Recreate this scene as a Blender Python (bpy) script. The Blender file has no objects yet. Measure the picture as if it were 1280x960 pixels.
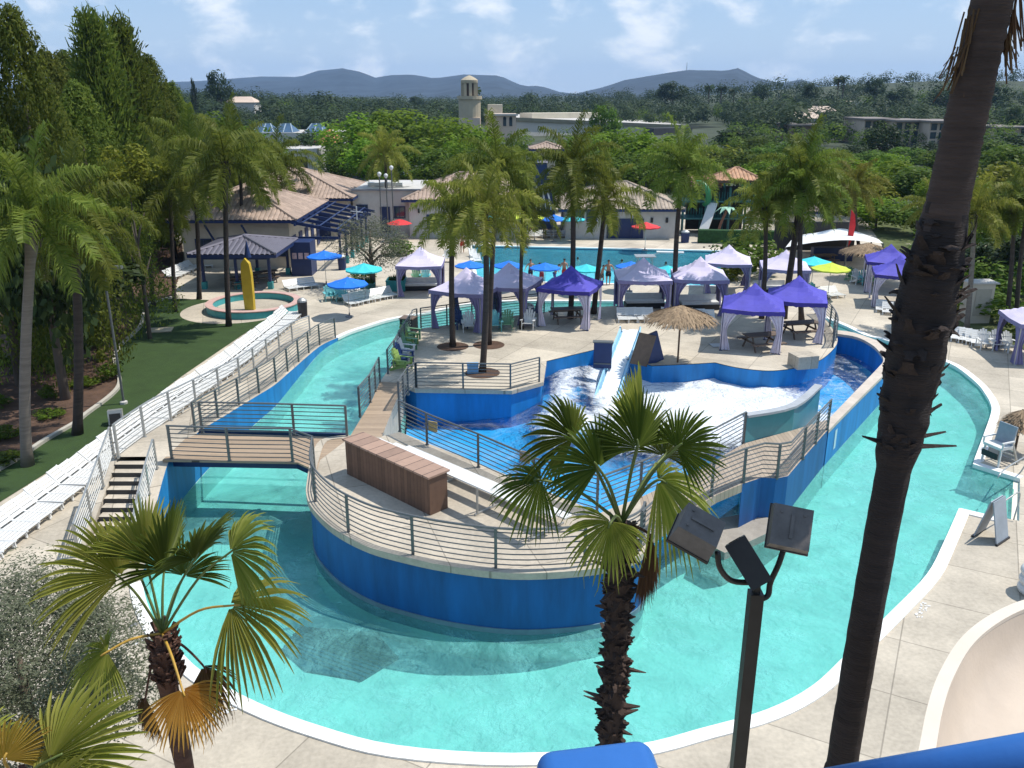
import bpy, math, random
from mathutils import Vector, Matrix, noise
from mathutils.geometry import delaunay_2d_cdt
R = math.radians
rnd = random.Random(7)
SC = bpy.context.scene
COL = SC.collection

# ------------------------------------------------------------------ camera model
H = 13.0; PITCH = R(18.8); FPX = 1073.0
SP, CP = math.sin(PITCH), math.cos(PITCH)
def ray(x, y):
    dx = (x - 640.0) / FPX; dv = (y - 480.0) / FPX
    return Vector((dx, CP - dv * SP, -SP - dv * CP))
def G(x, y, z=0.0):
    d = ray(x, y); t = (z - H) / d.z
    return Vector((d.x * t, d.y * t, z))
def GD(x, y, D):
    d = ray(x, y); t = D / d.y
    return Vector((d.x * t, D, H + d.z * t))
def GG(pts, z=0.0): return [G(p[0], p[1], p[2] if len(p) > 2 else z) for p in pts]

def smooth(pts, n=5, closed=False):
    pts = [Vector(p) for p in pts]; out = []; m = len(pts)
    rng = range(m) if closed else range(m - 1)
    for i in rng:
        if closed: p0, p1, p2, p3 = pts[i-1], pts[i], pts[(i+1) % m], pts[(i+2) % m]
        else: p0, p1, p2, p3 = pts[max(i-1, 0)], pts[i], pts[i+1], pts[min(i+2, m-1)]
        for k in range(n):
            t = k / n
            out.append(0.5*((2*p1)+(p2-p0)*t+(2*p0-5*p1+4*p2-p3)*t*t+(3*p1-p0-3*p2+p3)*t**3))
    if not closed: out.append(pts[-1].copy())
    return out
def resample(pts, step):
    out = [pts[0].copy()]; acc = 0.0
    L = sum((pts[i+1]-pts[i]).length for i in range(len(pts)-1))
    n = max(1, round(L / step)); s = L / n; nxt = s; run = 0.0
    for i in range(len(pts)-1):
        seg = (pts[i+1]-pts[i]).length
        while run + seg >= nxt - 1e-6 and len(out) <= n:
            out.append(pts[i].lerp(pts[i+1], (nxt-run)/seg if seg else 0)); nxt += s
        run += seg
    return out
def offset(pts, d):
    """shift an open polyline to its left by d in plan"""
    out = []
    for i, p in enumerate(pts):
        a = pts[max(i-1, 0)]; b = pts[min(i+1, len(pts)-1)]
        t = Vector((b.x-a.x, b.y-a.y, 0)); t = t.normalized() if t.length > 1e-6 else Vector((1, 0, 0))
        out.append(p + Vector((-t.y, t.x, 0)) * d)
    return out
def inside(x, y, poly):
    c = False; j = len(poly)-1
    for i in range(len(poly)):
        a, b = poly[i], poly[j]
        if (a.y > y) != (b.y > y) and x < (b.x-a.x)*(y-a.y)/(b.y-a.y)+a.x: c = not c
        j = i
    return c

# ------------------------------------------------------------------ mesh builder
class MB:
    def __init__(s): s.v = []; s.f = []; s.m = []; s.sm = False
    def add(s, vs, fs, mi=0):
        o = len(s.v); s.v += [tuple(v) for v in vs]
        for f in fs: s.f.append(tuple(i+o for i in f)); s.m.append(mi)
        return s
    def box(s, c, d, rz=0.0, mi=0, rx=0.0, ry=0.0):
        c = Vector(c); hx, hy, hz = d[0]/2, d[1]/2, d[2]/2
        M_ = Matrix.Rotation(rz, 3, 'Z') @ Matrix.Rotation(ry, 3, 'Y') @ Matrix.Rotation(rx, 3, 'X')
        vs = [c + M_ @ Vector((x*hx, y*hy, z*hz)) for x in (-1, 1) for y in (-1, 1) for z in (-1, 1)]
        return s.add(vs, [(0,1,3,2),(4,6,7,5),(0,4,5,1),(2,3,7,6),(0,2,6,4),(1,5,7,3)], mi)
    def bar(s, a, b, w, t=None, mi=0):
        """square bar from a to b, width w, thickness t"""
        a, b = Vector(a), Vector(b); t = t or w
        d = (b-a).normalized(); up = Vector((0, 0, 1)) if abs(d.z) < .95 else Vector((0, 1, 0))
        x = d.cross(up).normalized()*w/2; y = x.cross(d).normalized()*t/2
        vs = [p+sx*x+sy*y for p in (a, b) for sx, sy in ((-1,-1),(1,-1),(1,1),(-1,1))]
        return s.add(vs, [(3,2,1,0),(4,5,6,7),(0,1,5,4),(1,2,6,5),(2,3,7,6),(3,0,4,7)], mi)
    def tube(s, pts, r, n=6, mi=0, cap=True, closed=False):
        pts = [Vector(p) for p in pts]; m = len(pts)
        rr = r if isinstance(r, (list, tuple)) else [r]*m
        vs = []; px = None
        for i, p in enumerate(pts):
            if closed: d = pts[(i+1) % m]-pts[i-1]
            else: d = pts[min(i+1, m-1)]-pts[max(i-1, 0)]
            d = d.normalized() if d.length > 1e-9 else Vector((0, 0, 1))
            if px is None:
                px = d.cross(Vector((0, 0, 1)) if abs(d.z) < .9 else Vector((1, 0, 0))).normalized()
            else:
                px = (px - d*px.dot(d)); px = px.normalized() if px.length > 1e-6 else d.orthogonal().normalized()
            py = d.cross(px)
            vs += [p+(px*math.cos(2*math.pi*k/n)+py*math.sin(2*math.pi*k/n))*rr[i] for k in range(n)]
        fs = []
        for i in range(m if closed else m-1):
            j = (i+1) % m
            fs += [(i*n+k, i*n+(k+1) % n, j*n+(k+1) % n, j*n+k) for k in range(n)]
        if cap and not closed: fs += [tuple(range(n-1, -1, -1)), tuple((m-1)*n+k for k in range(n))]
        return s.add(vs, fs, mi)
    def lathe(s, prof, n=16, c=(0, 0, 0), mi=0):
        c = Vector(c); vs = []; fs = []
        for r, z in prof: vs += [c+Vector((r*math.cos(2*math.pi*k/n), r*math.sin(2*math.pi*k/n), z)) for k in range(n)]
        for i in range(len(prof)-1):
            fs += [(i*n+k, i*n+(k+1) % n, (i+1)*n+(k+1) % n, (i+1)*n+k) for k in range(n)]
        return s.add(vs, fs, mi)
    def prism(s, poly, z0, top=None, mt=0, ms=0, cap=True, bottom=False):
        """poly: plan points whose z is the top; walls go down to z0"""
        n = len(poly)
        vs = [Vector(p) if top is None else Vector((p[0], p[1], top)) for p in poly]
        lo = [Vector((p.x, p.y, z0)) for p in vs]
        s.add(vs+lo, [(i, i+n, (i+1) % n+n, (i+1) % n) for i in range(n)], ms)
        if cap: s.add(vs, [tuple(range(n))], mt)
        if bottom: s.add(lo, [tuple(range(n-1, -1, -1))], ms)
        return s
    def ribbon(s, A, B, mi=0):
        n = len(A)
        return s.add(list(A)+list(B), [(i, i+1, n+i+1, n+i) for i in range(n-1)], mi)
    def sweep(s, pts, prof, mi=0, cap=True):
        """profile points (side, up) swept along pts; side is to the left in plan"""
        pts = [Vector(p) for p in pts]; m = len(prof); vs = []
        for i, p in enumerate(pts):
            a = pts[max(i-1, 0)]; b = pts[min(i+1, len(pts)-1)]
            t = Vector((b.x-a.x, b.y-a.y, 0)); t = t.normalized() if t.length > 1e-6 else Vector((1, 0, 0))
            l = Vector((-t.y, t.x, 0))
            vs += [p+l*q[0]+Vector((0, 0, q[1])) for q in prof]
        fs = []
        for i in range(len(pts)-1):
            fs += [(i*m+k, i*m+(k+1) % m, (i+1)*m+(k+1) % m, (i+1)*m+k) for k in range(m)]
        if cap: fs += [tuple(range(m-1, -1, -1)), tuple((len(pts)-1)*m+k for k in range(m))]
        return s.add(vs, fs, mi)
    def mesh(s, name, mats, smooth_=False):
        me = bpy.data.meshes.new(name); me.from_pydata(s.v, [], s.f)
        for m_ in (mats if isinstance(mats, (list, tuple)) else [mats]):
            if m_: me.materials.append(m_)
        if any(s.m): me.polygons.foreach_set('material_index', s.m)
        if smooth_ or s.sm: me.polygons.foreach_set('use_smooth', [True]*len(s.f))
        me.update(); return me
    def build(s, name, mats, parent=None, smooth_=False, loc=None):
        return put(name, s.mesh(name, mats, smooth_), parent, loc)

def put(name, me, parent=None, loc=None, rz=0, sc=None):
    o = bpy.data.objects.new(name, me); COL.objects.link(o)
    if parent: o.parent = parent
    if loc is not None: o.location = loc
    if rz: o.rotation_euler = (0, 0, rz)
    if sc is not None: o.scale = (sc, sc, sc) if isinstance(sc, (int, float)) else sc
    return o
def tag(o, label=None, cat=None, group=None, kind=None):
    if label: o['label'] = label
    if cat: o['category'] = cat
    if group: o['group'] = group
    if kind: o['kind'] = kind
    return o
def thing(name, label, cat, loc=(0, 0, 0), rz=0.0, group=None):
    o = bpy.data.objects.new(name, None); COL.objects.link(o); o.empty_display_size = .2
    o.location = loc; o.rotation_euler = (0, 0, rz)
    return tag(o, label, cat, group)
KIDS = {}
def copy_tree(o, loc=None, rz=None, label=None, group=None, sc=None, parent=None):
    c = o.copy(); COL.objects.link(c)
    if parent is not None: c.parent = parent
    if loc is not None: c.location = loc
    if rz is not None: c.rotation_euler = (0, 0, rz)
    if sc is not None: c.scale = (sc, sc, sc) if isinstance(sc, (int, float)) else sc
    if label: c['label'] = label
    if group: c['group'] = group
    for ch in list(o.children): copy_tree(ch, parent=c)
    return c
class Proto:
    """first placement uses the built thing itself, later ones copy it"""
    def __init__(s, root): s.root = root; s.used = False
    def __call__(s, loc, rz=0.0, label=None, group=None, sc=None):
        if not s.used:
            s.used = True; o = s.root; o.location = loc; o.rotation_euler = (0, 0, rz)
            if sc is not None: o.scale = (sc, sc, sc) if isinstance(sc, (int, float)) else sc
            if label: o['label'] = label
            if group: o['group'] = group
            return o
        return copy_tree(s.root, loc, rz, label, group, sc)
def struct(name, mb, mats, smooth_=False):
    return tag(mb.build(name, mats, None, smooth_), kind='structure')

def sheet(outer, holes=(), z=0.0, step=None, zf=None, seed=1):
    """triangulated sheet inside outer and outside holes; optional inner grid points"""
    vs = []; es = []
    for poly in [outer]+list(holes):
        o = len(vs); n = len(poly)
        vs += [Vector((p.x, p.y)) for p in poly]; es += [(o+i, o+(i+1) % n) for i in range(n)]
    if step:
        r_ = random.Random(seed)
        xs = [p.x for p in outer]; ys = [p.y for p in outer]
        y = min(ys)
        while y < max(ys):
            x = min(xs)
            while x < max(xs):
                X = x+r_.uniform(-.25, .25)*step; Y = y+r_.uniform(-.25, .25)*step
                if inside(X, Y, outer) and not any(inside(X, Y, h_) for h_ in holes): vs.append(Vector((X, Y)))
                x += step
            y += step
    ov, oe, of, *_ = delaunay_2d_cdt(vs, es, [], 0, 1e-4)
    fs = []
    for f in of:
        cx = sum(ov[i].x for i in f)/len(f); cy = sum(ov[i].y for i in f)/len(f)
        if inside(cx, cy, outer) and not any(inside(cx, cy, h_) for h_ in holes): fs.append(tuple(f))
    mb = MB(); mb.add([(v.x, v.y, zf(v.x, v.y) if zf else z) for v in ov], fs)
    return mb

# ------------------------------------------------------------------ materials
MATS = {}
def srgb(r, g, b):
    f = lambda c: (c/255/12.92) if c/255 <= .04045 else ((c/255+.055)/1.055)**2.4
    return (f(r), f(g), f(b))
def nodes(name):
    m = bpy.data.materials.new(name); m.use_nodes = True
    nt = m.node_tree; nt.nodes.clear()
    out = nt.nodes.new('ShaderNodeOutputMaterial')
    return m, nt, out, nt.nodes.new, nt.links.new
def mat(name, col, rough=.6, var=.12, scale=3.0, bump=0.0, bscale=None, metal=0.0, spec=.4, detail=4, stretch=None, island=0.0):
    if name in MATS: return MATS[name]
    m, nt, out, N, L = nodes(name)
    b = N('ShaderNodeBsdfPrincipled'); L(b.outputs[0], out.inputs[0])
    b.inputs['Roughness'].default_value = rough; b.inputs['Metallic'].default_value = metal
    b.inputs['Specular IOR Level'].default_value = spec
    tc = N('ShaderNodeTexCoord'); src = tc.outputs['Object']
    if stretch:
        mp = N('ShaderNodeMapping'); mp.inputs['Scale'].default_value = stretch
        L(src, mp.inputs[0]); src = mp.outputs[0]
    nz = N('ShaderNodeTexNoise'); nz.inputs['Scale'].default_value = scale; nz.inputs['Detail'].default_value = detail
    nz.inputs['Roughness'].default_value = .65
    L(src, nz.inputs['Vector'])
    hsv = N('ShaderNodeHueSaturation'); hsv.inputs['Color'].default_value = (*col, 1)
    mr = N('ShaderNodeMapRange'); mr.inputs[1].default_value = .25; mr.inputs[2].default_value = .75
    mr.inputs[3].default_value = 1-var*1.6; mr.inputs[4].default_value = 1+var*1.6
    L(nz.outputs['Fac'], mr.inputs[0])
    oi = N('ShaderNodeObjectInfo'); ad = N('ShaderNodeMath'); ad.operation = 'MULTIPLY_ADD'
    ad.inputs[1].default_value = var*.8; L(oi.outputs['Random'], ad.inputs[0]); L(mr.outputs[0], ad.inputs[2])
    val = ad.outputs[0]
    if island:
        ge = N('ShaderNodeNewGeometry'); a2 = N('ShaderNodeMath'); a2.operation = 'MULTIPLY_ADD'
        a2.inputs[1].default_value = island; L(ge.outputs['Random Per Island'], a2.inputs[0]); L(val, a2.inputs[2]); val = a2.outputs[0]
    L(val, hsv.inputs['Value']); L(hsv.outputs[0], b.inputs['Base Color'])
    if bump:
        n2 = N('ShaderNodeTexNoise'); n2.inputs['Scale'].default_value = bscale or scale*4; n2.inputs['Detail'].default_value = 5
        L(src, n2.inputs['Vector'])
        bp = N('ShaderNodeBump'); bp.inputs['Strength'].default_value = bump; bp.inputs['Distance'].default_value = .05
        L(n2.outputs['Fac'], bp.inputs['Height']); L(bp.outputs[0], b.inputs['Normal'])
    MATS[name] = m; return m
def leaf(name, col, col2=None, trans=.35, rough=.5, var=.5, tree=.3):
    """foliage: colour varies leaf by leaf and tree by tree, light passes through"""
    if name in MATS: return MATS[name]
    m, nt, out, N, L = nodes(name)
    col2 = col2 or tuple(c*1.6 for c in col)
    ge = N('ShaderNodeNewGeometry'); mix = N('ShaderNodeMix'); mix.data_type = 'RGBA'
    mix.inputs[6].default_value = (*col, 1); mix.inputs[7].default_value = (*col2, 1)
    L(ge.outputs['Random Per Island'], mix.inputs[0])
    oi = N('ShaderNodeObjectInfo'); mr = N('ShaderNodeMapRange'); mr.inputs[3].default_value = 1-tree; mr.inputs[4].default_value = 1+tree
    L(oi.outputs['Random'], mr.inputs[0])
    tc = N('ShaderNodeTexCoord'); nz = N('ShaderNodeTexNoise'); nz.inputs['Scale'].default_value = .9; nz.inputs['Detail'].default_value = 2
    L(tc.outputs['Object'], nz.inputs['Vector'])
    m2 = N('ShaderNodeMapRange'); m2.inputs[1].default_value = .3; m2.inputs[2].default_value = .7
    m2.inputs[3].default_value = 1-var*.5; m2.inputs[4].default_value = 1+var*.5
    L(nz.outputs['Fac'], m2.inputs[0])
    mu = N('ShaderNodeMath'); mu.operation = 'MULTIPLY'; L(mr.outputs[0], mu.inputs[0]); L(m2.outputs[0], mu.inputs[1])
    hsv = N('ShaderNodeHueSaturation'); L(mix.outputs[2], hsv.inputs['Color']); L(mu.outputs[0], hsv.inputs['Value'])
    mh = N('ShaderNodeMapRange'); mh.inputs[3].default_value = .485; mh.inputs[4].default_value = .515
    L(oi.outputs['Random'], mh.inputs[0]); L(mh.outputs[0], hsv.inputs['Hue'])
    p = N('ShaderNodeBsdfPrincipled'); p.inputs['Roughness'].default_value = rough; p.inputs['Specular IOR Level'].default_value = .12
    t = N('ShaderNodeBsdfTranslucent'); ms = N('ShaderNodeMixShader'); ms.inputs[0].default_value = trans
    L(hsv.outputs[0], p.inputs['Base Color']); L(hsv.outputs[0], t.inputs[0])
    L(p.outputs[0], ms.inputs[1]); L(t.outputs[0], ms.inputs[2]); L(ms.outputs[0], out.inputs[0])
    MATS[name] = m; return m
def planks(name, col, width=.14, axis=0, var=.25, rough=.7):
    """boards side by side along one object axis, each with its own tone"""
    if name in MATS: return MATS[name]
    m, nt, out, N, L = nodes(name)
    b = N('ShaderNodeBsdfPrincipled'); b.inputs['Roughness'].default_value = rough; L(b.outputs[0], out.inputs[0])
    tc = N('ShaderNodeTexCoord'); sx = N('ShaderNodeSeparateXYZ'); L(tc.outputs['Object'], sx.inputs[0])
    dv = N('ShaderNodeMath'); dv.operation = 'DIVIDE'; dv.inputs[1].default_value = width; L(sx.outputs[axis], dv.inputs[0])
    fl = N('ShaderNodeMath'); fl.operation = 'FLOOR'; L(dv.outputs[0], fl.inputs[0])
    fr = N('ShaderNodeMath'); fr.operation = 'FRACT'; L(dv.outputs[0], fr.inputs[0])
    wn = N('ShaderNodeTexWhiteNoise'); wn.noise_dimensions = '1D'; L(fl.outputs[0], wn.inputs['W'])
    nz = N('ShaderNodeTexNoise'); nz.inputs['Scale'].default_value = 6; nz.inputs['Detail'].default_value = 5; L(tc.outputs['Object'], nz.inputs['Vector'])
    ad = N('ShaderNodeMath'); ad.operation = 'ADD'; L(wn.outputs[0], ad.inputs[0]); L(nz.outputs['Fac'], ad.inputs[1])
    mr = N('ShaderNodeMapRange'); mr.inputs[1].default_value = .3; mr.inputs[2].default_value = 1.7
    mr.inputs[3].default_value = 1-var; mr.inputs[4].default_value = 1+var; L(ad.outputs[0], mr.inputs[0])
    gp = N('ShaderNodeMath'); gp.operation = 'GREATER_THAN'; gp.inputs[1].default_value = .07; L(fr.outputs[0], gp.inputs[0])
    g2 = N('ShaderNodeMapRange'); g2.inputs[3].default_value = .25; g2.inputs[4].default_value = 1; L(gp.outputs[0], g2.inputs[0])
    mu = N('ShaderNodeMath'); mu.operation = 'MULTIPLY'; L(mr.outputs[0], mu.inputs[0]); L(g2.outputs[0], mu.inputs[1])
    hsv = N('ShaderNodeHueSaturation'); hsv.inputs['Color'].default_value = (*col, 1); L(mu.outputs[0], hsv.inputs['Value'])
    L(hsv.outputs[0], b.inputs['Base Color']); MATS[name] = m; return m
def tile_roof(name, col, pitch=.3):
    """rows of barrel tiles running down the slope: real ribs are modelled, tone varies tile by tile"""
    if name in MATS: return MATS[name]
    m, nt, out, N, L = nodes(name)
    b = N('ShaderNodeBsdfPrincipled'); b.inputs['Roughness'].default_value = .8; L(b.outputs[0], out.inputs[0])
    tc = N('ShaderNodeTexCoord'); vo = N('ShaderNodeTexVoronoi'); vo.inputs['Scale'].default_value = 2.6; L(tc.outputs['Object'], vo.inputs['Vector'])
    nz = N('ShaderNodeTexNoise'); nz.inputs['Scale'].default_value = .7; L(tc.outputs['Object'], nz.inputs['Vector'])
    mx = N('ShaderNodeMix'); mx.data_type = 'RGBA'; mx.inputs[6].default_value = (*[c*.62 for c in col], 1)
    mx.inputs[7].default_value = (*[min(1, c*1.3) for c in col], 1)
    sp = N('ShaderNodeSeparateColor'); L(vo.outputs['Color'], sp.inputs[0])
    a = N('ShaderNodeMath'); a.operation = 'MULTIPLY_ADD'; a.inputs[1].default_value = .5; L(sp.outputs[0], a.inputs[0]); L(nz.outputs['Fac'], a.inputs[2])
    s2 = N('ShaderNodeMath'); s2.operation = 'SUBTRACT'; s2.inputs[1].default_value = .2; L(a.outputs[0], s2.inputs[0])
    L(s2.outputs[0], mx.inputs[0]); L(mx.outputs[2], b.inputs['Base Color']); MATS[name] = m; return m
def concrete(name, col, slab=(2.4, 1.8), rz=0.0, joint=.017, dark=.58):
    if name in MATS: return MATS[name]
    m, nt, out, N, L = nodes(name)
    b = N('ShaderNodeBsdfPrincipled'); b.inputs['Roughness'].default_value = .85; b.inputs['Specular IOR Level'].default_value = .25; L(b.outputs[0], out.inputs[0])
    tc = N('ShaderNodeTexCoord'); mp = N('ShaderNodeMapping'); mp.inputs['Rotation'].default_value = (0, 0, rz); L(tc.outputs['Object'], mp.inputs[0])
    br = N('ShaderNodeTexBrick'); br.inputs['Scale'].default_value = 1; br.inputs['Mortar Size'].default_value = joint
    br.inputs['Brick Width'].default_value = slab[0]; br.inputs['Row Height'].default_value = slab[1]; br.offset = .0
    br.inputs['Color1'].default_value = (*[c*.87 for c in col], 1); br.inputs['Color2'].default_value = (*[c*1.10 for c in col], 1)
    br.inputs['Mortar'].default_value = (*[c*dark for c in col], 1); L(mp.outputs[0], br.inputs['Vector'])
    n1 = N('ShaderNodeTexNoise'); n1.inputs['Scale'].default_value = .35; n1.inputs['Detail'].default_value = 6; n1.inputs['Roughness'].default_value = .7; L(tc.outputs['Object'], n1.inputs['Vector'])
    n2 = N('ShaderNodeTexNoise'); n2.inputs['Scale'].default_value = 9; n2.inputs['Detail'].default_value = 6; L(tc.outputs['Object'], n2.inputs['Vector'])
    ad = N('ShaderNodeMath'); ad.operation = 'MULTIPLY_ADD'; ad.inputs[1].default_value = .4; L(n2.outputs['Fac'], ad.inputs[0]); L(n1.outputs['Fac'], ad.inputs[2])
    mr = N('ShaderNodeMapRange'); mr.inputs[1].default_value = .45; mr.inputs[2].default_value = .95; mr.inputs[3].default_value = .66; mr.inputs[4].default_value = 1.22; L(ad.outputs[0], mr.inputs[0])
    hsv = N('ShaderNodeHueSaturation'); L(br.outputs['Color'], hsv.inputs['Color']); L(mr.outputs[0], hsv.inputs['Value']); L(hsv.outputs[0], b.inputs['Base Color'])
    bp = N('ShaderNodeBump'); bp.inputs['Strength'].default_value = .15; bp.inputs['Distance'].default_value = .02; L(n2.outputs['Fac'], bp.inputs['Height']); L(bp.outputs[0], b.inputs['Normal'])
    MATS[name] = m; return m
def water(name, tint, foam=.25, wave=1.6, foam_light_col=(.75, .95, .92), attr=None, bump=.22, base=.0, ior=1.33, rip=.7):  # foam: upper strength of the painted light streaks; real foam comes by attr
    """clear water: a tinted see-through surface with real reflections, caustic-like light is painted in as noise streaks; attr adds foam"""
    if name in MATS: return MATS[name]
    m, nt, out, N, L = nodes(name)
    tc = N('ShaderNodeTexCoord')
    w1 = N('ShaderNodeTexNoise'); w1.inputs['Scale'].default_value = wave; w1.inputs['Detail'].default_value = 4; w1.inputs['Distortion'].default_value = .8; L(tc.outputs['Object'], w1.inputs['Vector'])
    w2 = N('ShaderNodeTexNoise'); w2.inputs['Scale'].default_value = wave*5; w2.inputs['Detail'].default_value = 3; w2.inputs['Distortion'].default_value = .4; L(tc.outputs['Object'], w2.inputs['Vector'])
    ad = N('ShaderNodeMath'); ad.operation = 'MULTIPLY_ADD'; ad.inputs[1].default_value = .35; L(w2.outputs['Fac'], ad.inputs[0]); L(w1.outputs['Fac'], ad.inputs[2])
    bp = N('ShaderNodeBump'); bp.inputs['Strength'].default_value = bump; bp.inputs['Distance'].default_value = .14; L(ad.outputs[0], bp.inputs['Height'])
    tr = N('ShaderNodeBsdfTransparent'); tr.inputs[0].default_value = (*tint, 1)
    gl = N('ShaderNodeBsdfGlossy'); gl.inputs['Roughness'].default_value = .06; L(bp.outputs[0], gl.inputs['Normal'])
    fr = N('ShaderNodeFresnel'); fr.inputs['IOR'].default_value = ior; L(bp.outputs[0], fr.inputs['Normal'])
    df = N('ShaderNodeBsdfDiffuse'); df.inputs[0].default_value = (*foam_light_col, 1); b2 = N('ShaderNodeBump'); b2.inputs['Strength'].default_value = rip; b2.inputs['Distance'].default_value = .45; L(ad.outputs[0], b2.inputs['Height']); L(b2.outputs[0], df.inputs['Normal'])
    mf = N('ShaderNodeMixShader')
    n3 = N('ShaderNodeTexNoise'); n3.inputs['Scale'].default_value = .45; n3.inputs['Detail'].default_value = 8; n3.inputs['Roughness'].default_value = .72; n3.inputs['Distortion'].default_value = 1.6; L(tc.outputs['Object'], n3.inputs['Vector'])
    mr = N('ShaderNodeMapRange'); mr.inputs[1].default_value = .44; mr.inputs[2].default_value = .66; mr.inputs[3].default_value = base; mr.inputs[4].default_value = foam; L(n3.outputs['Fac'], mr.inputs[0])  # pale diffuse noise streaks imitate caustic light in the water
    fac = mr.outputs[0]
    if attr:
        at = N('ShaderNodeAttribute'); at.attribute_name = attr
        n4 = N('ShaderNodeTexNoise'); n4.inputs['Scale'].default_value = 2.2; n4.inputs['Detail'].default_value = 8; n4.inputs['Roughness'].default_value = .75; n4.inputs['Distortion'].default_value = 1.2; L(tc.outputs['Object'], n4.inputs['Vector'])
        s1 = N('ShaderNodeMath'); s1.operation = 'MULTIPLY_ADD'; s1.inputs[1].default_value = 1.55; L(at.outputs['Fac'], s1.inputs[0])
        s3 = N('ShaderNodeMath'); s3.operation = 'MULTIPLY_ADD'; s3.inputs[1].default_value = 1.7; s3.inputs[2].default_value = -1.35; L(n4.outputs['Fac'], s3.inputs[0]); L(s3.outputs[0], s1.inputs[2])
        m5 = N('ShaderNodeMapRange'); m5.inputs[1].default_value = .0; m5.inputs[2].default_value = .55; m5.inputs[3].default_value = 0; m5.inputs[4].default_value = 1; L(s1.outputs[0], m5.inputs[0])
        mx = N('ShaderNodeMath'); mx.operation = 'MAXIMUM'; L(m5.outputs[0], mx.inputs[0]); L(fac, mx.inputs[1]); fac = mx.outputs[0]
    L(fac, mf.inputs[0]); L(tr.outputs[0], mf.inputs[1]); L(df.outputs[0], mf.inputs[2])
    mg = N('ShaderNodeMixShader'); L(fr.outputs[0], mg.inputs[0]); L(mf.outputs[0], mg.inputs[1]); L(gl.outputs[0], mg.inputs[2])
    L(mg.outputs[0], out.inputs[0]); MATS[name] = m; return m

C_DECK = concrete('deck concrete', (.51, .45, .36), (2.7, 2.3), R(28))
C_TOP = concrete('platform concrete', (.49, .43, .345), (2.2, 3.0), R(-18))
C_COPE = mat('white coping', (.80, .79, .75), .55, .05, 2, .1, 30)
C_CURB = mat('kerb stone', (.42, .39, .33), .8, .1, 2, .2, 25)
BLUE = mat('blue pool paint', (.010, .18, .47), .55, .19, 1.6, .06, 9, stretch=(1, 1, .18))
BLUE_SHADE = mat('shaded blue paint', (.003, .080, .26), .55, .24, 1.6, .06, 9, stretch=(1, 1, .18))  # darker copy of the blue paint; shade of the front walls put into colour
BLUEL = mat('light blue pool paint', (.09, .48, .82), .35, .1, 1.0, .05, 9)
TEALP = mat('teal panel paint', (.06, .26, .30), .3, .1, 1.0)
PLASTER = mat('pool plaster', (.63, .73, .69), .8, .10, .8)
STEEL = mat('grey painted steel', (.13, .14, .14), .45, .08, 6, metal=.3)
STEELL = mat('pale galvanised steel', (.42, .43, .42), .4, .1, 6, metal=.6)
WHITE = mat('white plastic', (.66, .66, .64), .4, .05, 4)
NAVY = mat('navy paint', (.012, .028, .10), .45, .1, 3)
WALLC = mat('cream stucco', (.52, .46, .37), .9, .08, 1.2, .15, 30)
WALLG = mat('pale grey stucco', (.50, .48, .45), .9, .07, 1.2, .15, 30)
WOODD = mat('dark wood', (.09, .055, .035), .7, .25, 2, .2, 20)
TILE = tile_roof('clay roof tile', (.36, .265, .205))
BLACK = mat('black plastic', (.02, .02, .022), .5, .1, 4)
TEAL = mat('teal paint', (.03, .26, .27), .5, .1, 3)
RED = mat('red fabric', (.62, .03, .035), .7, .08, 4)
GLASS = mat('dark window glass', (.03, .05, .07), .08, .1, 2, spec=.8)
# ================================================================== SETTING
WL = -.15; Z1 = 1.65; Z2 = .9; ZF = -1.05
def interp(tab, x):
    if x <= tab[0][0]: return tab[0][1]
    for (a, va), (b, vb) in zip(tab, tab[1:]):
        if x <= b: return va+(vb-va)*(x-a)/(b-a)
    return tab[-1][1]
RAMPZ = [(25.9, 1.65), (28.7, 1.45), (30.7, 1.22), (33.5, .95), (38.6, .55), (46.3, 0)]
# outer shore of the lazy river
left_wall = smooth(GG([(422,423,0),(400,441),(367,480),(345,507),(320,529),(285,562),(255,592),(222,632),(200,668),(186,700),(176,728,0)], WL), 4)
near_shore = smooth(GG([(176,728),(182,755),(197,787),(216,808),(252,843),(320,881),(400,911),(495,935),(640,945),(790,935),(880,913),(960,890),(1017,860),(1060,820),(1115,767),(1160,720),(1181,680),(1200,637)]), 4)
alcove = GG([(1274,651),(1275,599),(1217,581)])
right_shore = smooth(GG([(1217,581),(1229,549),(1240,517),(1239,505),(1233,494),(1222,480),(1197,460),(1175,450),(1150,440),(1120,430),(1100,424),(1080,419),(1050,405),(1000,388),(940,380),(860,378),(760,377),(640,377),(600,379),(563,385),(538,391),(503,397),(480,402),(455,410),(437,416),(422,423)]), 4)
RIVER = left_wall[:-1]+near_shore+alcove[:-1]+right_shore[:-1]
RIVER = [Vector((p.x, p.y, 0)) for p in RIVER]
POOL = GG([(589,307),(908,314),(905,358),(597,351)])
def rot(v, a): return Vector((v.x*math.cos(a)-v.y*math.sin(a), v.x*math.sin(a)+v.y*math.cos(a), v.z))

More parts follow.
